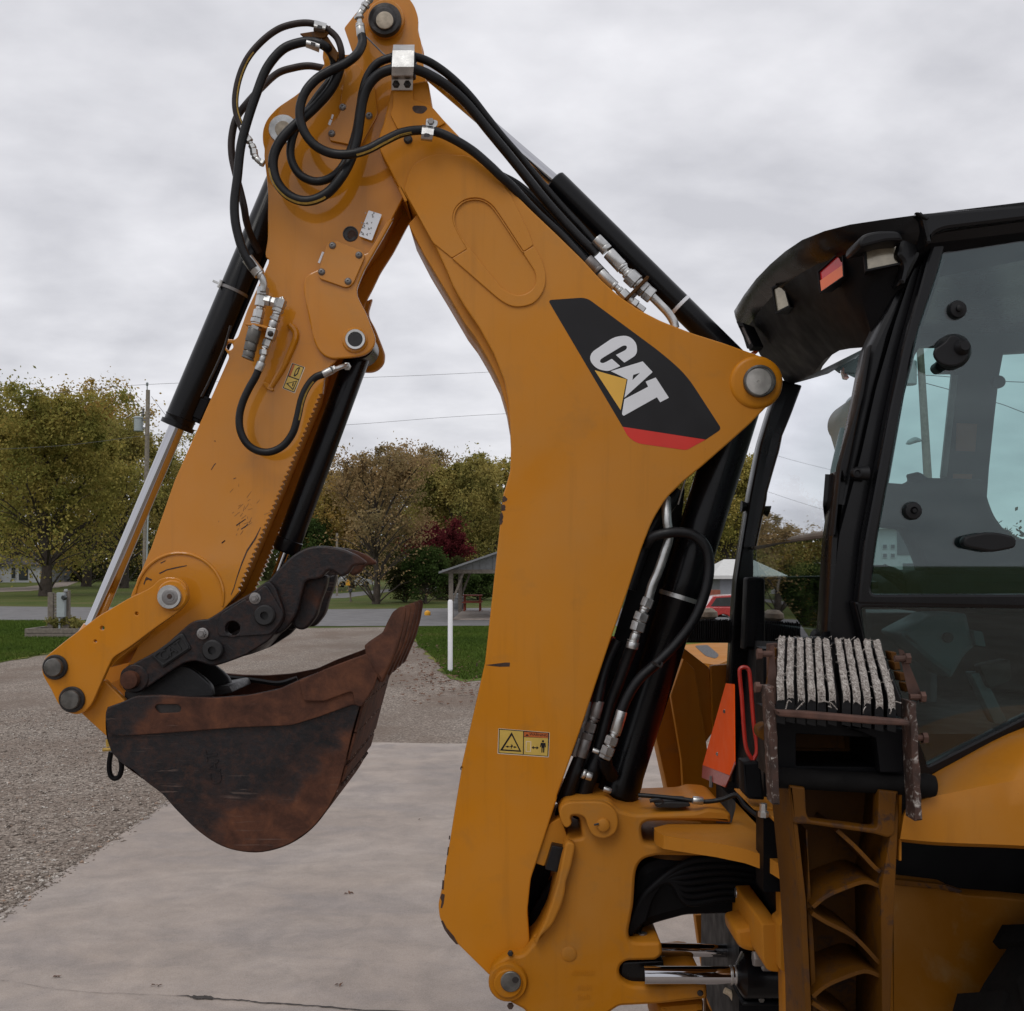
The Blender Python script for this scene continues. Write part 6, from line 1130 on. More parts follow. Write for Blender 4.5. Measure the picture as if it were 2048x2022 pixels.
mk('lower_arm', [g_plate([RND(T('s', [(300,1690,4),(420,1690,4),(480,1907,4),(600,2300,4),(420,2300,4),(330,1900,4)]))], 3.2, 3.3, None, .003)], M['yellow_dusty'], fr)
mk('frame_tube', g_tube([P(*T1('s', x, y), 3.1) for x, y in ((285,1735),(340,1770),(380,1840),(400,1907),(405,2100))], .009, 8, 4), M['warn_edge'], fr)
pl('swing_pivot_boss', [RND(T('7', [(1200,1320,5),(1440,1300,5),(1440,1500,3),(1200,1500,3)]))], 3.0, 3.25, M['yellow_dusty'], sw, bevel=.02)
# ---------------------------------------------------------------- far stabiliser
fs = pl('far_stabilizer', [RND(T('6', [(985,930,6),(1140,1050,4),(1160,1400,3),(1090,1500,3),(1080,1790,3),(930,1790,3),(840,1380,3),(960,1050,6)]))], 3.75, 3.9, M['yellow_dusty'], BH)
pl('stabilizer_plate', [RND(T('6', [(1000,1000,4),(1060,1060,4),(1130,1500,4),(1215,1700,3),(1200,1950,3),(1010,1950,3),(990,1560,3),(930,1200,4)]))], 3.66, 3.70, M['yellow_dusty'], fs)
pl('stabilizer_plate', [RND(T('6', [(1150,1040,4),(1290,1030,3),(1290,1800,3),(1120,1800,3),(1165,1500,3)]))], 3.72, 3.76, M['yellow_dusty'], fs)
mk('top_plate', g_hplate([T1('6', *p) for p in ((980,975),(1010,925),(1120,915),(1250,915),(1250,1010),(1180,1035),(1060,1020))], 1.42, .022), M['yellow_dusty'], fs, bev=.003)
mk('plate_slot', g_hplate(RND([T1('6', *p)+(4,) for p in ((1060,930),(1130,925),(1195,980),(1175,1000),(1120,985))]), 1.422, .0012), M['grease'], fs)
rp = mk('far_stabilizer_pad', g_plate([RND(T('6', [(1000,800,4),(1120,786,6),(1255,790,3),(1300,790,3),(1300,915,3),(985,915,3)]))], 3.66, 3.86, None, .006), M['rubber'], BH)
rr = random.Random(6)
for i in range(22):
    x = 1005+i*12; mk('rubber_strip', g_plate([T('6', [(x,790+rr.uniform(-6,8)),(x+9,788+rr.uniform(-6,8)),(x+9,905),(x,905)])], 3.642+rr.uniform(0,.004), 3.66, None, .001), M['rubber'], rp)
c = P(*T1('6', 1126, 778), 3.7); mk('pad_stud', g_rev(c-Vector((0,0,.03)), c+Vector((0,0,.05)), [(0,.02),(.02,.02),(.035,.038),(.05,.036),(.062,.02)], 16), M['putty'], rp)
# ---------------------------------------------------------------- cab
YN, YF = 2.42, 3.56                               # near and far side of the cab
def plY(z, pts, Y): return [P(*T1(z, *p), Y) for p in pts]
XR = 2.35                                          # cab runs forward, beyond the right edge of the picture
cab = pl('cab', [RND(T('4', [(1395,330,10),(1250,600,14),(1160,870,14),(1050,1250,10),(962,1640,10)]) + T('11', [(600,1230,10),(560,1560,6),(540,1907,3)]) + T('8', [(470,190,3),(640,190,3),(640,40,3)]) + T('11', [(700,1690,3),(742,1570,3),(790,1240,10),(862,900,10),(950,400,10),(1050,20,10)]) + T('4', [(1400,560,10),(1475,335,6)]))], YN+.012, YN+.085, M['black'], BH, bevel=.006)
# rear pillar skin carrying the window seal (its edge faces the rear window)
pl('rear_pillar', [RND(T('4', [(1340,250,8),(1260,430,14),(1170,640,14),(1060,880,14),(1000,1010,10),(940,1330,14),(820,1907,4)]) + T('11', [(600,840,6),(540,1250,8),(500,1907,3)]) + T('8', [(470,170,3),(560,170,3)]) + T('11', [(590,1907,3),(640,1250,8),(705,840,10),(800,420,10),(890,60,10)]) + T('4', [(1250,640,14),(1330,430,14),(1400,260,6)]))], YN+.03, YN+.12, M['black'], cab, bevel=.012)
pl('window_seal', [RND(T('4', [(1010,990,4),(960,1290,6),(930,1400,6),(850,1800,4)])+T('11', [(600,850,4),(560,1230,4),(545,1240,3),(590,820,4)])+T('4', [(925,1350,6),(990,1000,4)]))], YN+.0, YN+.032, M['plastic'], cab)
# door frame (near side): loop with the glass opening cut out
dfo = T('4', [(1380,310,14),(1330,420,14),(1255,700,16),(1160,1110,16),(1060,1640,10)]) + T('11', [(700,1300,8),(690,1640,4)])
door_o = RND(T('4', [(1395,318,16)])+[(2700, 452, 6), (2700, 1228, 4)]+T('11', [(690,1640,6),(735,1240,10),(800,900,10),(880,480,10),(960,120,10)])+T('4', [(1330,500,14)]))
glass_o = RND(T('4', [(1445,385,16),(1500,350,14)])+[(2660, 472, 10), (2660, 1187, 10)]+T('11', [(775,1580,8),(770,1540,6),(808,1240,10),(868,920,10),(950,470,10),(1046,30,10)])+T('4', [(1400,560,14)]))
door = pl('door', [door_o, glass_o], YN-.03, YN+.01, M['black'], cab, bevel=.006)
pl('door_glass', [RND(glass_o)], YN-.012, YN-.007, M['glass'], door, bevel=0, smooth=0)
# lower door pane
low_o = RND(T('8', [(600,8,3)])+[(2700, 1206, 3), (2700, 1300, 4), (2200, 1400, 6)]+T('8', [(1387,600,3),(915,838,6),(860,700,5),(640,190,5)]))
low_g = RND(T('8', [(632,34,6)])+[(2650, 1222, 6), (2650, 1290, 6), (2200, 1366, 6)]+T('8', [(1387,545,3),(940,770,6),(880,600,8),(740,250,8),(650,180,6)]))
ld = pl('lower_door', [low_o, low_g], YN-.028, YN+.012, M['black'], cab, bevel=.005); pl('lower_glass', [low_g], YN-.012, YN-.007, M['glass'], ld, bevel=0, smooth=0)
# knobs and latch carried by the door glass
k = (YN-.02)/F
def knob(z, x, y, prof): c = P(*T1(z, x, y), YN-.012); return mk('glass_knob', g_rev(c, c-Vector((0,1,0)), [(a, r*k) for a, r in prof], 32), M['plastic'], door, smooth=.7)
knob('4', 1505, 793, [(0,18.5),(.006,18.5),(.012,16),(.014,7),(.02,6.5),(.022,4)]); knob('4', 910, 1752, [(0,11),(.012,11),(.018,9),(.019,6),(.016,4)]); knob('11', 1008, 1091, [(0,18.5),(.006,18.5),(.013,16),(.015,8),(.012,5),(.018,4)])
q = knob('4', 1475, 1040, [(0,35),(.01,35),(.02,33),(.05,20),(.07,12),(.075,9)])
mk('knob_cone', g_plate([RND(T('4', [(1372,1060,10),(1378,1020,6),(1440,980,6),(1462,945,6),(1492,937,6),(1520,950,6),(1535,985,6),(1572,1010,6),(1580,1060,10),(1545,1105,10),(1475,1125,14),(1405,1105,10)]))], YN-.07, YN-.06, None, .003), M['plastic'], q)
la = pl('window_latch', [RND(T('11', [(1312,1262,10),(1325,1240,8),(1440,1215,8),(1520,1217,8),(1615,1240,8),(1628,1280,10),(1610,1310,8),(1480,1334,8),(1330,1305,8),(1312,1285,6)]))], YN-.04, YN-.013, M['plastic'], door, bevel=.005)
for x in (1346, 1588): pin('screw', la, *T1('11', x, 1270), YN-.04, [(0,4.2),(.002,4),(.0025,2)], M['steel_dull'], 14)
# door edge hinges and grab parts on the pillar
mk('hinge', g_rev(P(*T1('11', 675, 870), YN-.01), P(*T1('11', 690, 870), YN-.01), [(0,.014),(.028,.016),(.03,.01)], 20), M['plastic'], cab)
# roof: near fascia, then a shell sweeping round the rear corner
ev = [(2700,392,2.35),(2300,400,2.35),(2048,404,2.35),(1833,430,2.36),(1760,440,2.40),(1700,449,2.46),(1649,462,2.53),(1604,480,2.64),(1570,503,2.80),(1540,529,2.95),(1512,558,3.10),(1488,590,3.30),(1468,622,3.52),(1470,634,3.58)]
top = [P(*e) for e in ev]; cx = 1.35
def inset(p, dz, kx, ky): return Vector((p.x+kx, p.y+(YC-.15-p.y)*ky, p.z+dz))
r0 = [p for p in top]; r1 = [inset(p, .012, .03, .06) for p in top]; r2 = [inset(p, .03, .14, .35) for p in top]; r3 = [inset(p, .035, .3, .95) for p in top]; rm1 = [inset(p, -.035, .012, .004) for p in top]; rm2 = [inset(p, -.055, .04, .03) for p in top]
mk('roof', g_grid([r3, r2, r1, r0, rm1, rm2]), M['black'], cab, smooth=.7)
# dark hood lining from the roof edge down to the rear window header
wt = [(2700,640,2.5),(2300,600,2.5),(2048,520,2.5),(1850,560,2.48),(1790,640,2.48),(1750,694,2.52),(1741,694,2.60),(1700,697,2.75),(1679,701,2.90),(1650,718,3.05),(1632,740,3.2),(1618,770,3.35),(1605,776,3.5),(1577,766,3.56)]
hd = [P(*e) for e in wt]; mid = [a.lerp(b, .45)+Vector((-.02, 0, .0)) for a, b in zip(rm2, hd)]
mk('rear_hood', g_solid([rm2, mid, hd], (.02, .0, .012)), M['black_satin'], cab, smooth=.9)
pl('roof_fascia', [RND(T('4', [(1270,225,4)])+[(2700, 352, 4), (2700, 446, 4)]+T('4', [(1901,262,3),(1440,318,10),(1375,345,14),(1340,420,8),(1300,250,6)]))], 2.34, 2.41, M['black'], cab, bevel=.008)
pl('roof_joint', [RND(T('4', [(1262,218,3),(1285,216,3),(1352,248,3),(1335,262,3)]))], 2.333, 2.345, M['plastic'], cab)
mk('roof_panel', g_box((.95, 2.45, 2.745), (2.6, 3.62, 2.775)), M['black'], cab, bev=.02)
# rear fascia shell above the pillars (silhouette body under the roof edge)
pl('corner_panel', [RND(T('4', [(1265,240,4),(1345,262,6),(1300,460,14),(1220,620,14),(1170,650,8),(1200,520,14),(1150,470,8),(1190,330,8)]))], 2.395, 2.45, M['black'], cab, bevel=.01)
# far rear pillar, lower cab body, sill bar
fp = pl('far_pillar', [RND([(1562,758,4),(1540,820,10),(1519,889,10),(1499,991,10),(1482,1096,10),(1472,1160,10),(1464,1277,10),(1454,1450,3),(1466,1590,3),(1520,1590,3),(1498,1420,3),(1502,1277,6),(1508,1141,8),(1507,1096,8),(1527,991,8),(1551,885,10),(1571,820,10),(1592,768,4)])], YF-.02, YF+.05, M['black'], cab, bevel=.008)
pl('far_header', [RND(T('4', [(240,850,4),(330,830,4),(700,900,8),(700,1000,8),(560,1160,10),(520,1215,4),(440,1070,6),(350,1000,4),(290,1010,4)]))], YF-.01, YF+.03, M['black_satin'], cab, bevel=.005)
gl0, gl1 = P(1588, 770, YF-.015), P(1497, 1262, YF-.015); gn0, gn1 = P(*T1('4', 1010, 990), YN+.06), P(*T1('11', 510, 1800), YN+.06)
gq = g_grid([[P(x, y, YF-.022) for x, y in ((1582,770),(1541,885),(1517,991),(1498,1094))], [P(x, y, YN+.06) for x, y in ((1742,690),(1727,780),(1692,931),(1673,1068))]])
mk('rear_glass', gq, M['rear_glass'], cab, smooth=1.2)
mk('lower_rear_glass', g_grid([[P(1498,1100,YF-.022), P(1494,1277,YF-.022)], [P(1672,1078,YN+.06), P(1650,1320,YN+.06)]]), M['glass'], cab, smooth=0)
mk('window_bar', g_tube([P(*T1('11', 58, 1306), YF-.01), P(*T1('11', 110, 1300), YF-.05), P(*T1('11', 250, 1268), 3.1), P(*T1('11', 400, 1243), 2.75), P(*T1('11', 552, 1222), YN+.06)], .0085, 10, 6), M['timber'], cab)
mk('lower_body', [g_solid([[P(*T1('11', 60, 1740), YF), P(*T1('11', 505, 1800), YN+.08)], [P(*T1('6', 1262, 1790), YF), P(*T1('8', 300, 860), YN+.08)]], (.03, 0, 0))], M['black_satin'], cab)
mk('far_side_body', g_box((.74, YF, 1.1), (2.5, YF+.05, P(0,1206,YF).z)), M['black_satin'], cab)
mk('dark_cab_panel', g_plate([RND(T('11', [(40,1480,6),(300,1475,10),(560,1470,6),(700,1470,4),(700,1907,4),(20,1907,4)]))], 3.40, 3.46, None, .01), M['black_satin'], cab)  # added black panel imitating the dim cab interior behind the rear glass
mk('cab_floor', g_box((.76, 2.64, 1.05), (2.5, YF, 1.1)), M['black_satin'], cab)
mk('near_body', g_plate([RND(T('8', [(500,170,3),(640,200,3),(870,720,3),(915,830,3),(830,960,3),(300,960,3),(300,180,3)]))], YN+.02, YN+.06, None, .003), M['black_satin'], cab)
pl('front_pillar', [RND([(2560,400,6),(2700,400,6),(2760,1300,6),(2600,1300,6)])], YN, YN+.08, M['black'], cab); pl('far_front_pillar', [RND([(2180,460,6),(2230,460,6),(2260,1250,6),(2190,1250,6)])], YF, YF+.06, M['black'], cab, ref=YF)
# far side window frame seen through the glass
pl('far_window_frame', [RND(T('11', [(880,-60,3),(1900,-60,3),(1900,150,3),(1524,172,4),(1500,300,3),(1470,560,3),(1440,850,3),(1425,1060,3),(1190,1040,3),(1185,890,3),(1210,640,3),(1248,285,3),(1150,286,3),(1124,262,8),(1130,232,8),(1160,215,6),(1200,130,3),(1040,132,3),(1000,200,3),(880,200,3)]))], YF-.03, YF+.02, M['cab_grey'], cab, bevel=.004, ref=YF)
pl('frame_knob', [circ(*T1('11', 1524, 332), 12.5, 20)], YF-.05, YF-.03, M['cab_grey'], cab)
pl('frame_edge', [RND(T('11', [(1243,290,1),(1282,292,1),(1215,892,1),(1180,892,1)]))], YF-.045, YF-.031, M['steel_dull'], cab)
pl('interior_label', [T('11', [(1272,575),(1392,580),(1380,742),(1266,738)])], YF-.034, YF-.031, M['warn_orange'], cab, bevel=0); pl('interior_label', [T('11', [(1252,872),(1362,875),(1360,912),(1248,906)])], YF-.034, YF-.031, M['warn_orange'], cab, bevel=0)
pl('sun_visor', [RND(T('4', [(1440,385,4),(1560,350,4)])+[(2650,430,4),(2650,470,4)]+T('4', [(1901,378,3),(1700,385,4),(1600,410,4),(1500,430,6),(1440,425,4)]))], YN+.09, YN+.10, M['rust_brown'], cab)
# seat, wheel, console
st_ = RND(T('11', [(820,920,6),(980,932,8),(1040,905,6),(1025,868,6),(1050,858,6),(1085,872,8),(1105,895,6),(1440,902,14),(1462,1020,14),(1500,1120,14),(1560,1200,6),(1590,1200,3),(1590,1250,3),(1800,1260,6),(1900,1700,6),(1120,1700,6),(1100,1560,10),(1080,1420,10),(1030,1290,10),(975,1195,8),(810,1180,6)]))
seat = pl('seat', [st_], 2.92, 3.00, M['seat'], cab, bevel=.012)
pl('seat_cushion', [RND(T('11', [(1040,1500,14),(1100,1440,14),(1800,1440,14),(1850,1640,14),(1060,1640,14)]))], 2.8, 3.3, M['seat'], cab, bevel=.03)
pl('side_console', [RND(T('c', [(1160,1370,10),(1380,1255,8),(1570,1250,8),(1600,1380,6),(1625,1440,6),(1560,1500,10),(1480,1640,10),(1330,1520,10)]))], 2.56, 2.7, M['console'], cab, bevel=.012); pl('console_box', [RND(T('c', [(1600,1350,4),(1660,1360,4),(1680,1450,4),(1620,1440,4)]))], 2.55, 2.6, M['console'], cab); pl('floor_lever', [RND(T('c', [(1590,1600,6),(1660,1600,6),(1810,1900,4),(1730,1900,4)]))], 2.6, 2.64, M['console'], cab); pl('console_knob', [circ(*T1('c', 1460, 1395), 10, 18)], 2.545, 2.56, M['cab_grey'], cab); pl('foot_well', [RND(T('c', [(1640,1560,8),(1820,1520,8),(1830,1640,8),(1700,1700,8)]))], 2.58, 2.62, M['grease'], cab)
mk('steering_wheel', g_tube([P(*T1('11', 800+230*math.cos(R(a))*.6, 1480+46*math.sin(R(a))), 2.95+.17*math.sin(R(a))) for a in range(0, 360, 20)]+[P(*T1('11', 938, 1480), 2.95)], .012, 8, 2), M['plastic'], cab)
mk('lever', g_tube([P(*T1('11', 1000,1580), 2.9), P(*T1('11', 930,1500), 2.9), P(*T1('11', 830,1430), 2.9)], .016, 8, 3), M['plastic'], cab)
mk('far_console', g_box((1.02, 3.2, 1.1), (1.25, 3.5, 1.86)), M['cab_grey'], cab, bev=.03); mk('inner_lining', g_box((.85, 2.6, 1.1), (2.3, 3.5, 1.60)), M['black_satin'], cab)
# ---------------------------------------------------------------- lamps on the cab
from mathutils.bvhtree import BVHTree
hood_b = BVHTree.FromPolygons(*g_grid([rm2, mid, hd]))
def hoodY(z, x, y, out=.03):                      # depth of the hood lining behind a point of the drawing
    d = (P(*T1(z, x, y), 3.0)-Vector((0,0,H))).normalized(); hit = hood_b.ray_cast(Vector((0,0,H)), d)[0]
    return (hit.y if hit else 3.0)-out
def lamp(z, quad, Y0, slope, mat, par, name='work_lamp', hood=None, depth=.05, rim=1.22):
    """lens quad traced at depth Y0; slope = extra depth per photo px to the left so the lamp faces rearwards"""
    pts = [T1(z, *q) for q in quad]; cx = sum(p[0] for p in pts)/len(pts); cy = sum(p[1] for p in pts)/len(pts); P3 = [P(p[0], p[1], Y0+(cx-p[0])*slope) for p in pts]; c = P(cx, cy, Y0)
    n_ = (P3[1]-P3[0]).cross(P3[2]-P3[1]).normalized(); n_ = n_ if n_.y < 0 else -n_; n = len(P3)
    o = [c+(p-c)*rim for p in P3]; b = [c+(p-c)*rim*.85-n_*depth for p in P3]; fr0 = [p+n_*.006 for p in o]; inn_ = [c+(p-c)*1.04+n_*.006 for p in P3]; back = [p-n_*.004 for p in P3]
    v = b+o+fr0+inn_+back; f = [(i+j*n, (i+1) % n+j*n, (i+1) % n+(j+1)*n, i+(j+1)*n) for j in range(4) for i in range(n)]+[tuple(range(n-1, -1, -1))]
    h = mk(name, (v, f), M['plastic'], par, smooth=.5); mk('lens', g_solid([[P3[0], P3[1]], [P3[3], P3[2]]] if n == 4 else [[P3[0]]*2], -n_*.003), mat, h, smooth=0) if n == 4 else mk('lens', (P3, [tuple(range(n))]), mat, h, smooth=0)
    return h, n_, P3, c
h, n_, P3, c = lamp('4', [(975,420),(1155,392),(1165,515),(985,552)], 2.42, .0002, M['lens'], cab)
pl('lamp_hood', [RND(T('4', [(930,385,10),(960,345,12),(1050,325,16),(1165,325,14),(1190,360,8),(1195,385,4),(1100,385,10),(940,425,6)]))], 2.36, 2.46, M['plastic'], cab, bevel=.006)
mk('bulb', g_rev(P(*T1('4', 1068, 474), 2.43), P(*T1('4', 1068, 474), 2.42), [(0,.006),(.008,.005)], 10), M['white'], h)
t_ = [(705,570),(838,450),(845,595),(718,683)]; h, n_, P3, c = lamp('4', t_, hoodY('4', 770, 560), .0012, M['tail_red'], cab, 'tail_lamp', depth=.03, rim=1.12)
mk('amber_lens', g_solid([[P3[0].lerp(P3[3], .45)+n_*.004, P3[1].lerp(P3[2], .55)+n_*.004], [P3[3]+n_*.004, P3[2]+n_*.004]], -n_*.003), M['tail_orange'], h, smooth=0)
lamp('4', [(435,672),(490,640),(525,765),(455,800)], hoodY('4', 480, 720), .0012, M['lens'], cab); lamp('4', [(238,888),(262,893),(305,985),(290,1003)], 3.38, .0015, M['steel_dull'], cab, rim=1.5)
mk('marker_lens', g_plate([RND(T('4', [(300,1040,2),(372,995,2),(365,1015,2),(330,1050,2)]))], 3.42, 3.46, None, .002), M['tail_orange'], cab)
mk('mirror_stub', g_tube([P(*T1('q', 525, 515), 3.56), P(*T1('q', 465, 512), 3.56)], [.012,.02], 10), M['plastic'], cab)
# ---------------------------------------------------------------- fender, chassis side and rear wheel
def fender():
    xs = np.linspace(0, 1, 16); rows = []
    def row(pts, Y): c = [P(*T1('8', *p), Y) for p in pts]; return catmull(c, 5)
    rows.append(row([(815,1118),(1000,1136),(1387,1152),(1700,1180),(2100,1260)], 2.16)); rows.append(row([(812,1108),(1000,1124),(1387,1140),(1700,1165),(2110,1240)], 2.125)); rows.append(row([(830,1000),(1000,985),(1387,960),(1720,980),(2140,1060)], 2.12)); rows.append(row([(860,940),(1020,900),(1387,830),(1740,790),(2160,840)], 2.13)); rows.append(row([(905,885),(1050,800),(1387,660),(1750,600),(2180,610)], 2.22)); rows.append(row([(915,838),(1060,755),(1387,592),(1760,520),(2200,540)], YN-.035))
    m = min(len(r) for r in rows); return g_solid([r[:m] for r in rows], (0, .012, -.004))
mk('fender', fender(), M['yellow_fender_dim'], BH, smooth=.9)
ch = pl('chassis_side', [RND(T('8', [(770,1295,3),(1020,1325,6),(1100,1365,6),(1300,1380,10),(1700,1420,10),(1700,2400,3),(770,2400,3)]))], 2.55, 2.62, M['yellow_grimy_shaded'], BH, bevel=.006)
pin('bolt_hole', ch, *T1('8', 842, 1543), 2.55, [(0,16),(.0015,15)], M['grease']); pl('top_rail', [RND(T('8', [(770,1295,2),(1020,1322,4),(1110,1352,4),(1085,1362,4),(1010,1345,4),(770,1322,2)]))], 2.53, 2.552, M['yellow_worn_shaded'], ch)
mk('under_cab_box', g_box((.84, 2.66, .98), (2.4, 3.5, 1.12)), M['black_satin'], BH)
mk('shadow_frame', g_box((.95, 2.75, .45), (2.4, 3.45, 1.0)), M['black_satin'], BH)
wc_ = P(2590, 1960, 2.32); wc_.z = .72
tyre = mk('rear_wheel', g_rev(wc_-Vector((0,.18,0)), wc_+Vector((0,1,0)), [(0,.42),(.0,.5),(.02,.66),(.06,.70),(.30,.70),(.34,.66),(.36,.42)], 48), M['tyre'], BH)
for i in range(24):
    a = 2*math.pi*i/24; u = Vector((math.cos(a), 0, math.sin(a))); w = Vector((-math.sin(a), 0, math.cos(a)))
    for s in (-1, 1): mk('tread_lug', g_obox(wc_+u*.70+Vector((0, s*.085, 0))+w*(.04*s), u, (w*.5*s+Vector((0,1,0))).normalized(), (w-Vector((0,.5*s,0))).normalized(), .022, .17, .05), M['tyre'], tyre, smooth=0)
mk('rim', g_rev(wc_-Vector((0,.15,0)), wc_+Vector((0,1,0)), [(0,.40),(.01,.42),(.02,.36),(.08,.3),(.1,.1),(.06,.08)], 36), M['warn_yellow'], tyre)
# ---------------------------------------------------------------- near stabiliser: ribbed arm
YA, YAB = 2.10, 2.26
arm = pl('stabilizer_arm', [RND(T('8', [(300,850,4),(805,850,4),(800,1100,6),(780,1350,8),(762,1907,3),(750,2500,3),(390,2500,3),(380,1907,3),(352,1400,8),(312,1010,6)]))], YAB, YAB+.02, M['yellow_worn_shaded'], BH)
pl('side_flange', [RND(T('8', [(300,870,3),(322,1030,5),(338,1040,4),(378,1400,6),(402,1907,3),(412,2500,3),(384,2500,3),(374,1907,3),(346,1400,6),(308,1010,4)]))], YA, YAB, M['yellow_worn_shaded'], arm, bevel=.003)
pl('side_flange', [RND(T('8', [(800,900,3),(806,1000,4),(790,1350,6),(768,1907,3),(760,2500,3),(722,2500,3),(728,1907,3),(722,1350,6),(764,1100,5),(780,900,3)]))], YA, YAB, M['yellow_worn_shaded'], arm, bevel=.003)
pl('top_frame', [RND(T('8', [(300,860,2),(372,870,4),(378,990,8),(392,1020,6),(700,1060,8),(708,1040,6),(712,880,4),(805,890,2),(790,1085,8),(760,1105,6),(690,1085,4),(380,1040,6),(318,1040,6)]))], YA-.004, YA+.03, M['yellow_worn_shaded'], arm, bevel=.004)
def rib(p, w0=7):
    c = [P(*T1('8', x, y), YA+.012) for x, y in p]; c = catmull(c, 6); T_, U_ = frames(c); rows = []
    for s in (-1, 1): rows.append([q+Vector((-T_[i].z, 0, T_[i].x)).normalized()*s*w0*k*.5 for i, q in enumerate(c)])
    mk('rib', g_solid(rows, (0, YAB-YA-.014, 0)), M['yellow_worn_shaded'], arm)
for i in range(4):
    o = i*415
    rib([(520,1068+o) if i == 0 else (405,1040+o), (610,1150+o) if i == 0 else (470,1080+o), (690,1235+o) if i == 0 else (600,1150+o), (722,1262+o) if i == 0 else (718,1270+o)])
    rib([(408,1425+o), (470,1375+o), (560,1335+o), (650,1308+o), (722,1330+o)])
pl('inner_edge', [RND(T('8', [(378,1060,3),(402,1400,5),(430,1907,3),(440,2500,3),(412,2500,3),(404,1907,3),(380,1400,5)]))], YA+.04, YAB, M['yellow_worn_shaded'], arm)
pl('inner_edge', [RND(T('8', [(700,1330,3),(722,1330,3),(722,1907,3),(720,2500,3),(690,2500,3),(695,1907,3)]))], YA+.06, YAB, M['yellow_worn_shaded'], arm)
pl('rear_rail', [RND(T('8', [(805,900,2),(822,900,2),(820,1212,2),(806,1210,2)]))], YA+.05, YA+.1, M['yellow_dusty'], arm)
# ---------------------------------------------------------------- near stabiliser pad with belt strips on top
pad = pl('stabilizer_pad', [RND(T('8', [(240,530,3),(860,560,3),(870,800,3),(800,880,3),(250,860,3)])), RND(T('8', [(330,620,4),(705,640,4),(712,775,4),(330,770,4)]))], 2.14, 2.32, M['black_satin'], BH)
pl('front_angle', [RND(T('8', [(238,512,2),(400,520,3),(858,560,3),(858,584,3),(700,578,3),(250,540,3)]))], 2.025, 2.05, M['rust_brown'], pad, bevel=.003)
pl('pocket_plate', [RND(T('8', [(380,690,3),(705,700,3),(708,770,3),(380,768,3)]))], 2.30, 2.31, M['yellow_worn_shaded'], pad, ref=2.1); pl('pocket_back', [RND(T('8', [(300,560,3),(760,560,3),(760,860,3),(300,860,3)]))], 2.33, 2.34, M['yellow_worn_shaded'], pad, ref=2.14); pl('inner_bar', [RND(T('8', [(560,590,3),(850,600,3),(850,800,3),(720,800,3),(700,640,3)]))], 2.1, 2.13, M['black_satin'], pad)
def side(pts, nm='side_plate', m_='scraped', Y0=2.05, Y1=2.10): return pl(nm, [RND(T('8', pts), 2)], Y0, Y1, M[m_], pad, bevel=.003)
rr = random.Random(9)
def jag(x0, y0, x1, y1, w, n):
    L_ = []; R_ = []
    for i in range(n+1):
        t = i/n; x = x0+(x1-x0)*t; y = y0+(y1-y0)*t; L_.append((x-w/2-rr.uniform(0, 5), y)); R_.append((x+w/2+rr.uniform(0, 6), y+rr.uniform(-6, 6)))
    return L_+R_[::-1]
side(jag(214, 405, 240, 950, 30, 14)); side(jag(872, 470, 900, 1028, 30, 14)); side([(202,210),(222,205),(235,400),(205,420),(190,395)], m_='rust_brown', Y0=2.12); side([(795,225),(820,232),(905,440),(880,470),(842,430)], m_='rust_brown', Y0=2.12)
pl('wear_disc', [circ(*T1('8', 192, 615), 17, 20)], 2.1, 2.14, M['yellow_worn_shaded'], pad)
mk('cross_pin', [g_rev(P(*T1('8', 205, 822), 2.12), P(*T1('8', 950, 862), 2.12), [(0,.018),(.01,.020),(.30,.020),(.305,.020)], 28), g_rev(P(*T1('8', 850, 858), 2.12), P(*T1('8', 958, 862), 2.12), [(0,.020),(.01,.023),(.04,.023),(.05,.020)], 28)], M['tyre'], pad)
for (x, y) in ((905,450),(835,272),(170,250),(160,405),(915,640)): 
    s = 1 if x > 500 else -1; c = P(*T1('8', x, y), 2.1); mk('bolt', [g_rev(c-Vector((s*.02,0,0)), c+Vector((s,0,0)), [(0,.006),(.026,.006)], 10), g_rev(c, c+Vector((s,0,0)), [(0,.011),(.009,.011)], 6)], M['rust_brown'], pad, smooth=.4)
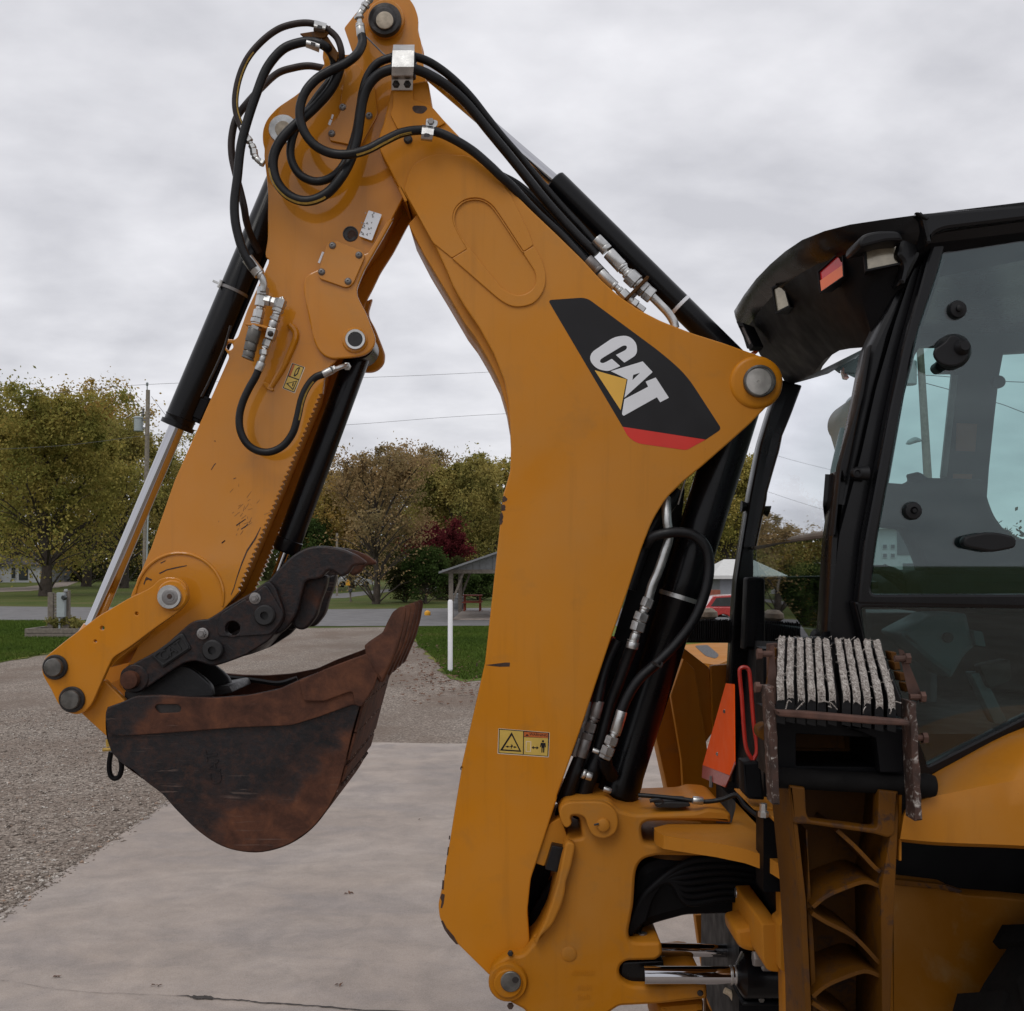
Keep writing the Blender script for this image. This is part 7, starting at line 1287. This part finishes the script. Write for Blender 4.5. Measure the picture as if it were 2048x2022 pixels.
# the pile of belt strips: near and far top edges traced, ends hang down in front
near_ = [(255,385),(300,380),(350,388),(398,392),(445,395),(495,392),(560,395),(608,400),(655,405),(712,418),(770,422)]; far_ = [(263,166),(306,168),(348,170),(388,172),(430,172),(468,174),(525,176),(568,178),(612,180),(658,181),(703,182)]
for i in range(11):
    a = P(*T1('8', *near_[i]), 2.06); b = P(*T1('8', *far_[i]), 2.30); w = Vector((17.5/2.3195*2.06/F, 0, 0)); w0 = w; w = w*.88; rr = random.Random(i); n_ = 16; rows = []; 
    for s in (-1, -.5, 0, .5, 1):
        r_ = [a.lerp(b, j/n_)+w*1.06*s*(1+(.04 if abs(s) == 1 else 0)*rr.uniform(-1, 1))+Vector((rr.uniform(-.0008,.0008), 0, rr.uniform(-.0025,.0025)-(.003 if abs(s) == 1 else 0))) for j in range(n_+1)]
        rows.append([r_[0]+Vector((0, -.006, -.022)), r_[0]+Vector((0, -.005, -.008))]+r_)
    st1 = mk('belt_strip', g_solid(rows, (0, 0, -.008)), M['pad_fibre'], pad, smooth=.4)
    # black rubber below and between
    fr_ = []
    for s in (-1.0, 1.32): fr_.append([a.lerp(b, j/6)+w0*s+Vector((0,0,-.012-(0 if s < 1.1 else .004))) for j in range(7)])
    mk('rubber_body', g_solid(fr_, (0, .0, -.062)), M['rubber'], st1, smooth=.4)
    if i in (1, 2, 4, 8, 10, 5):
        x, y = near_[i]; fz = []
        for j in range(2): q = P(*T1('8', x+rr.uniform(-14,14), y+rr.uniform(40, 105)), 2.05); fz.append(g_tube([q, q+Vector((rr.uniform(-.008,.008), -.008, rr.uniform(-.008,.010))), q+Vector((rr.uniform(-.014,.014), -.004, rr.uniform(-.014,.002)))], .0012, 4, 3))
        mk('loose_thread', fz, M['pad_fibre'], st1, smooth=0)
    fz = []
    for j in range(12):
        t = rr.random(); q = a.lerp(b, t)+w*rr.choice((-1, 1))*rr.uniform(.8, 1.05); fz.append(g_tube([q, q+Vector((rr.uniform(-.006,.006), rr.uniform(-.004,.004), rr.uniform(0,.005))), q+Vector((rr.uniform(-.009,.009), rr.uniform(-.006,.006), rr.uniform(-.004,.006)))], .0005, 3))
    mk('frayed_threads', fz, M['pad_fibre'], st1, smooth=0, kind='stuff')
for i in range(4):
    a0 = (225+i*-3, 232+i*47) ; pl('yellow_spacer', [RND(T('8', [(222-i*4,225+i*45),(243-i*3,222+i*45),(240-i*4,262+i*45),(216-i*4,264+i*45)]), 1)], 2.24-i*.04, 2.27-i*.04, M['yellow_worn_shaded'], pad, bevel=.002)
    b0 = [(763,240),(778,285),(803,335),(828,385)][i]; pl('yellow_spacer', [RND(T('8', [(b0[0],b0[1]),(b0[0]+32,b0[1]+2),(b0[0]+38,b0[1]+40),(b0[0]+10,b0[1]+42)]), 1)], 2.24-i*.04, 2.27-i*.04, M['yellow_worn_shaded'], pad, bevel=.002)
pl('side_channel', [RND(T('8', [(200,205,2),(245,200,2),(245,410,2),(238,520,2),(205,500,2)]))], 2.31, 2.33, M['rust_brown'], pad)
# ---------------------------------------------------------------- slow-moving-vehicle triangle, edge towards the viewer, and its neighbours
XS = .60
def onx(z, x, y, X=XS): px, py = T1(z, x, y); Y = X*F/(px-CX); return P(px, py, Y)
def xplate(name, z, pts, X, th, mat, par, slope=0.0):
    f0 = [onx(z, *p, X) for p in pts]; n = len(f0); v = f0+[p+Vector((th, .0, 0)) for p in f0]
    return mk(name, (v, [tuple(range(n-1, -1, -1)), tuple(range(n, 2*n))]+[(i, (i+1) % n, (i+1) % n+n, i+n) for i in range(n)]), mat, par, smooth=0)
sg = xplate('slow_vehicle_sign', '6', [(1230,1135),(1275,1140),(1279,1560),(1251,1638),(1104,1580)], XS, .002, M['smv'], BH)
xplate('reflective_border', '6', [(1104,1580),(1251,1636),(1278,1562),(1279,1575),(1226,1702),(1099,1648)], XS, .003, M['smv_red'], sg)
for x, y in ((1225, 1288), (1186, 1520)): c = onx('6', x, y); mk('rivet', g_rev(c, c-Vector((1,.6,0)), [(0,.006),(.003,.005)], 12), M['steel'], sg)
mk('sign_bracket', g_tube([P(*T1('6', 1150, 1700), 3.3), P(*T1('6', 1152, 1640), 3.3)], .006, 6), M['steel_dull'], BH)
mk('grab_handle', g_tube([P(*T1('8', x, y), 2.5) for x, y in ((128,745),(100,690),(88,600),(78,450),(68,345),(72,318),(92,312),(110,325),(118,380),(132,560),(148,690),(130,745))], .0048, 10, 5), M['red_paint'], BH)
mk('handle_socket', g_plate([RND(T('8', [(82,752,3),(150,748,3),(165,760,3),(185,930,4),(110,925,4),(90,900,4)]))], 2.48, 2.54, None, .006), M['black_satin'], BH)
mk('tank_bracket', [g_plate([RND(T('8', [(120,955,4),(300,970,4),(300,1010,4),(135,975,4)]))], 2.5, 2.7, None, .003), g_plate([RND(T('8', [(235,1020,4),(302,1030,4),(302,1060,4),(240,1045,4)]))], 2.4, 2.5, None, .003)], M['yellow_dusty'], BH)
for x, y in ((178, 985), (276, 1022), (276, 1090)): c = P(*T1('8', x, y), 2.45); mk('stud', [g_rev(c-Vector((0,0,.01)), c+Vector((0,0,1)), [(0,.012),(.012,.012),(.0125,.008),(.03,.008)], 6)], M['steel'], BH, smooth=.4)
mk('rear_crossmember', g_box((.66, 2.56, 1.02), (.80, 3.55, 1.30)), M['black_satin'], BH)
mk('side_post', g_box((.60, 2.62, 1.22), (.68, 2.70, 1.80)), M['black_satin'], BH)
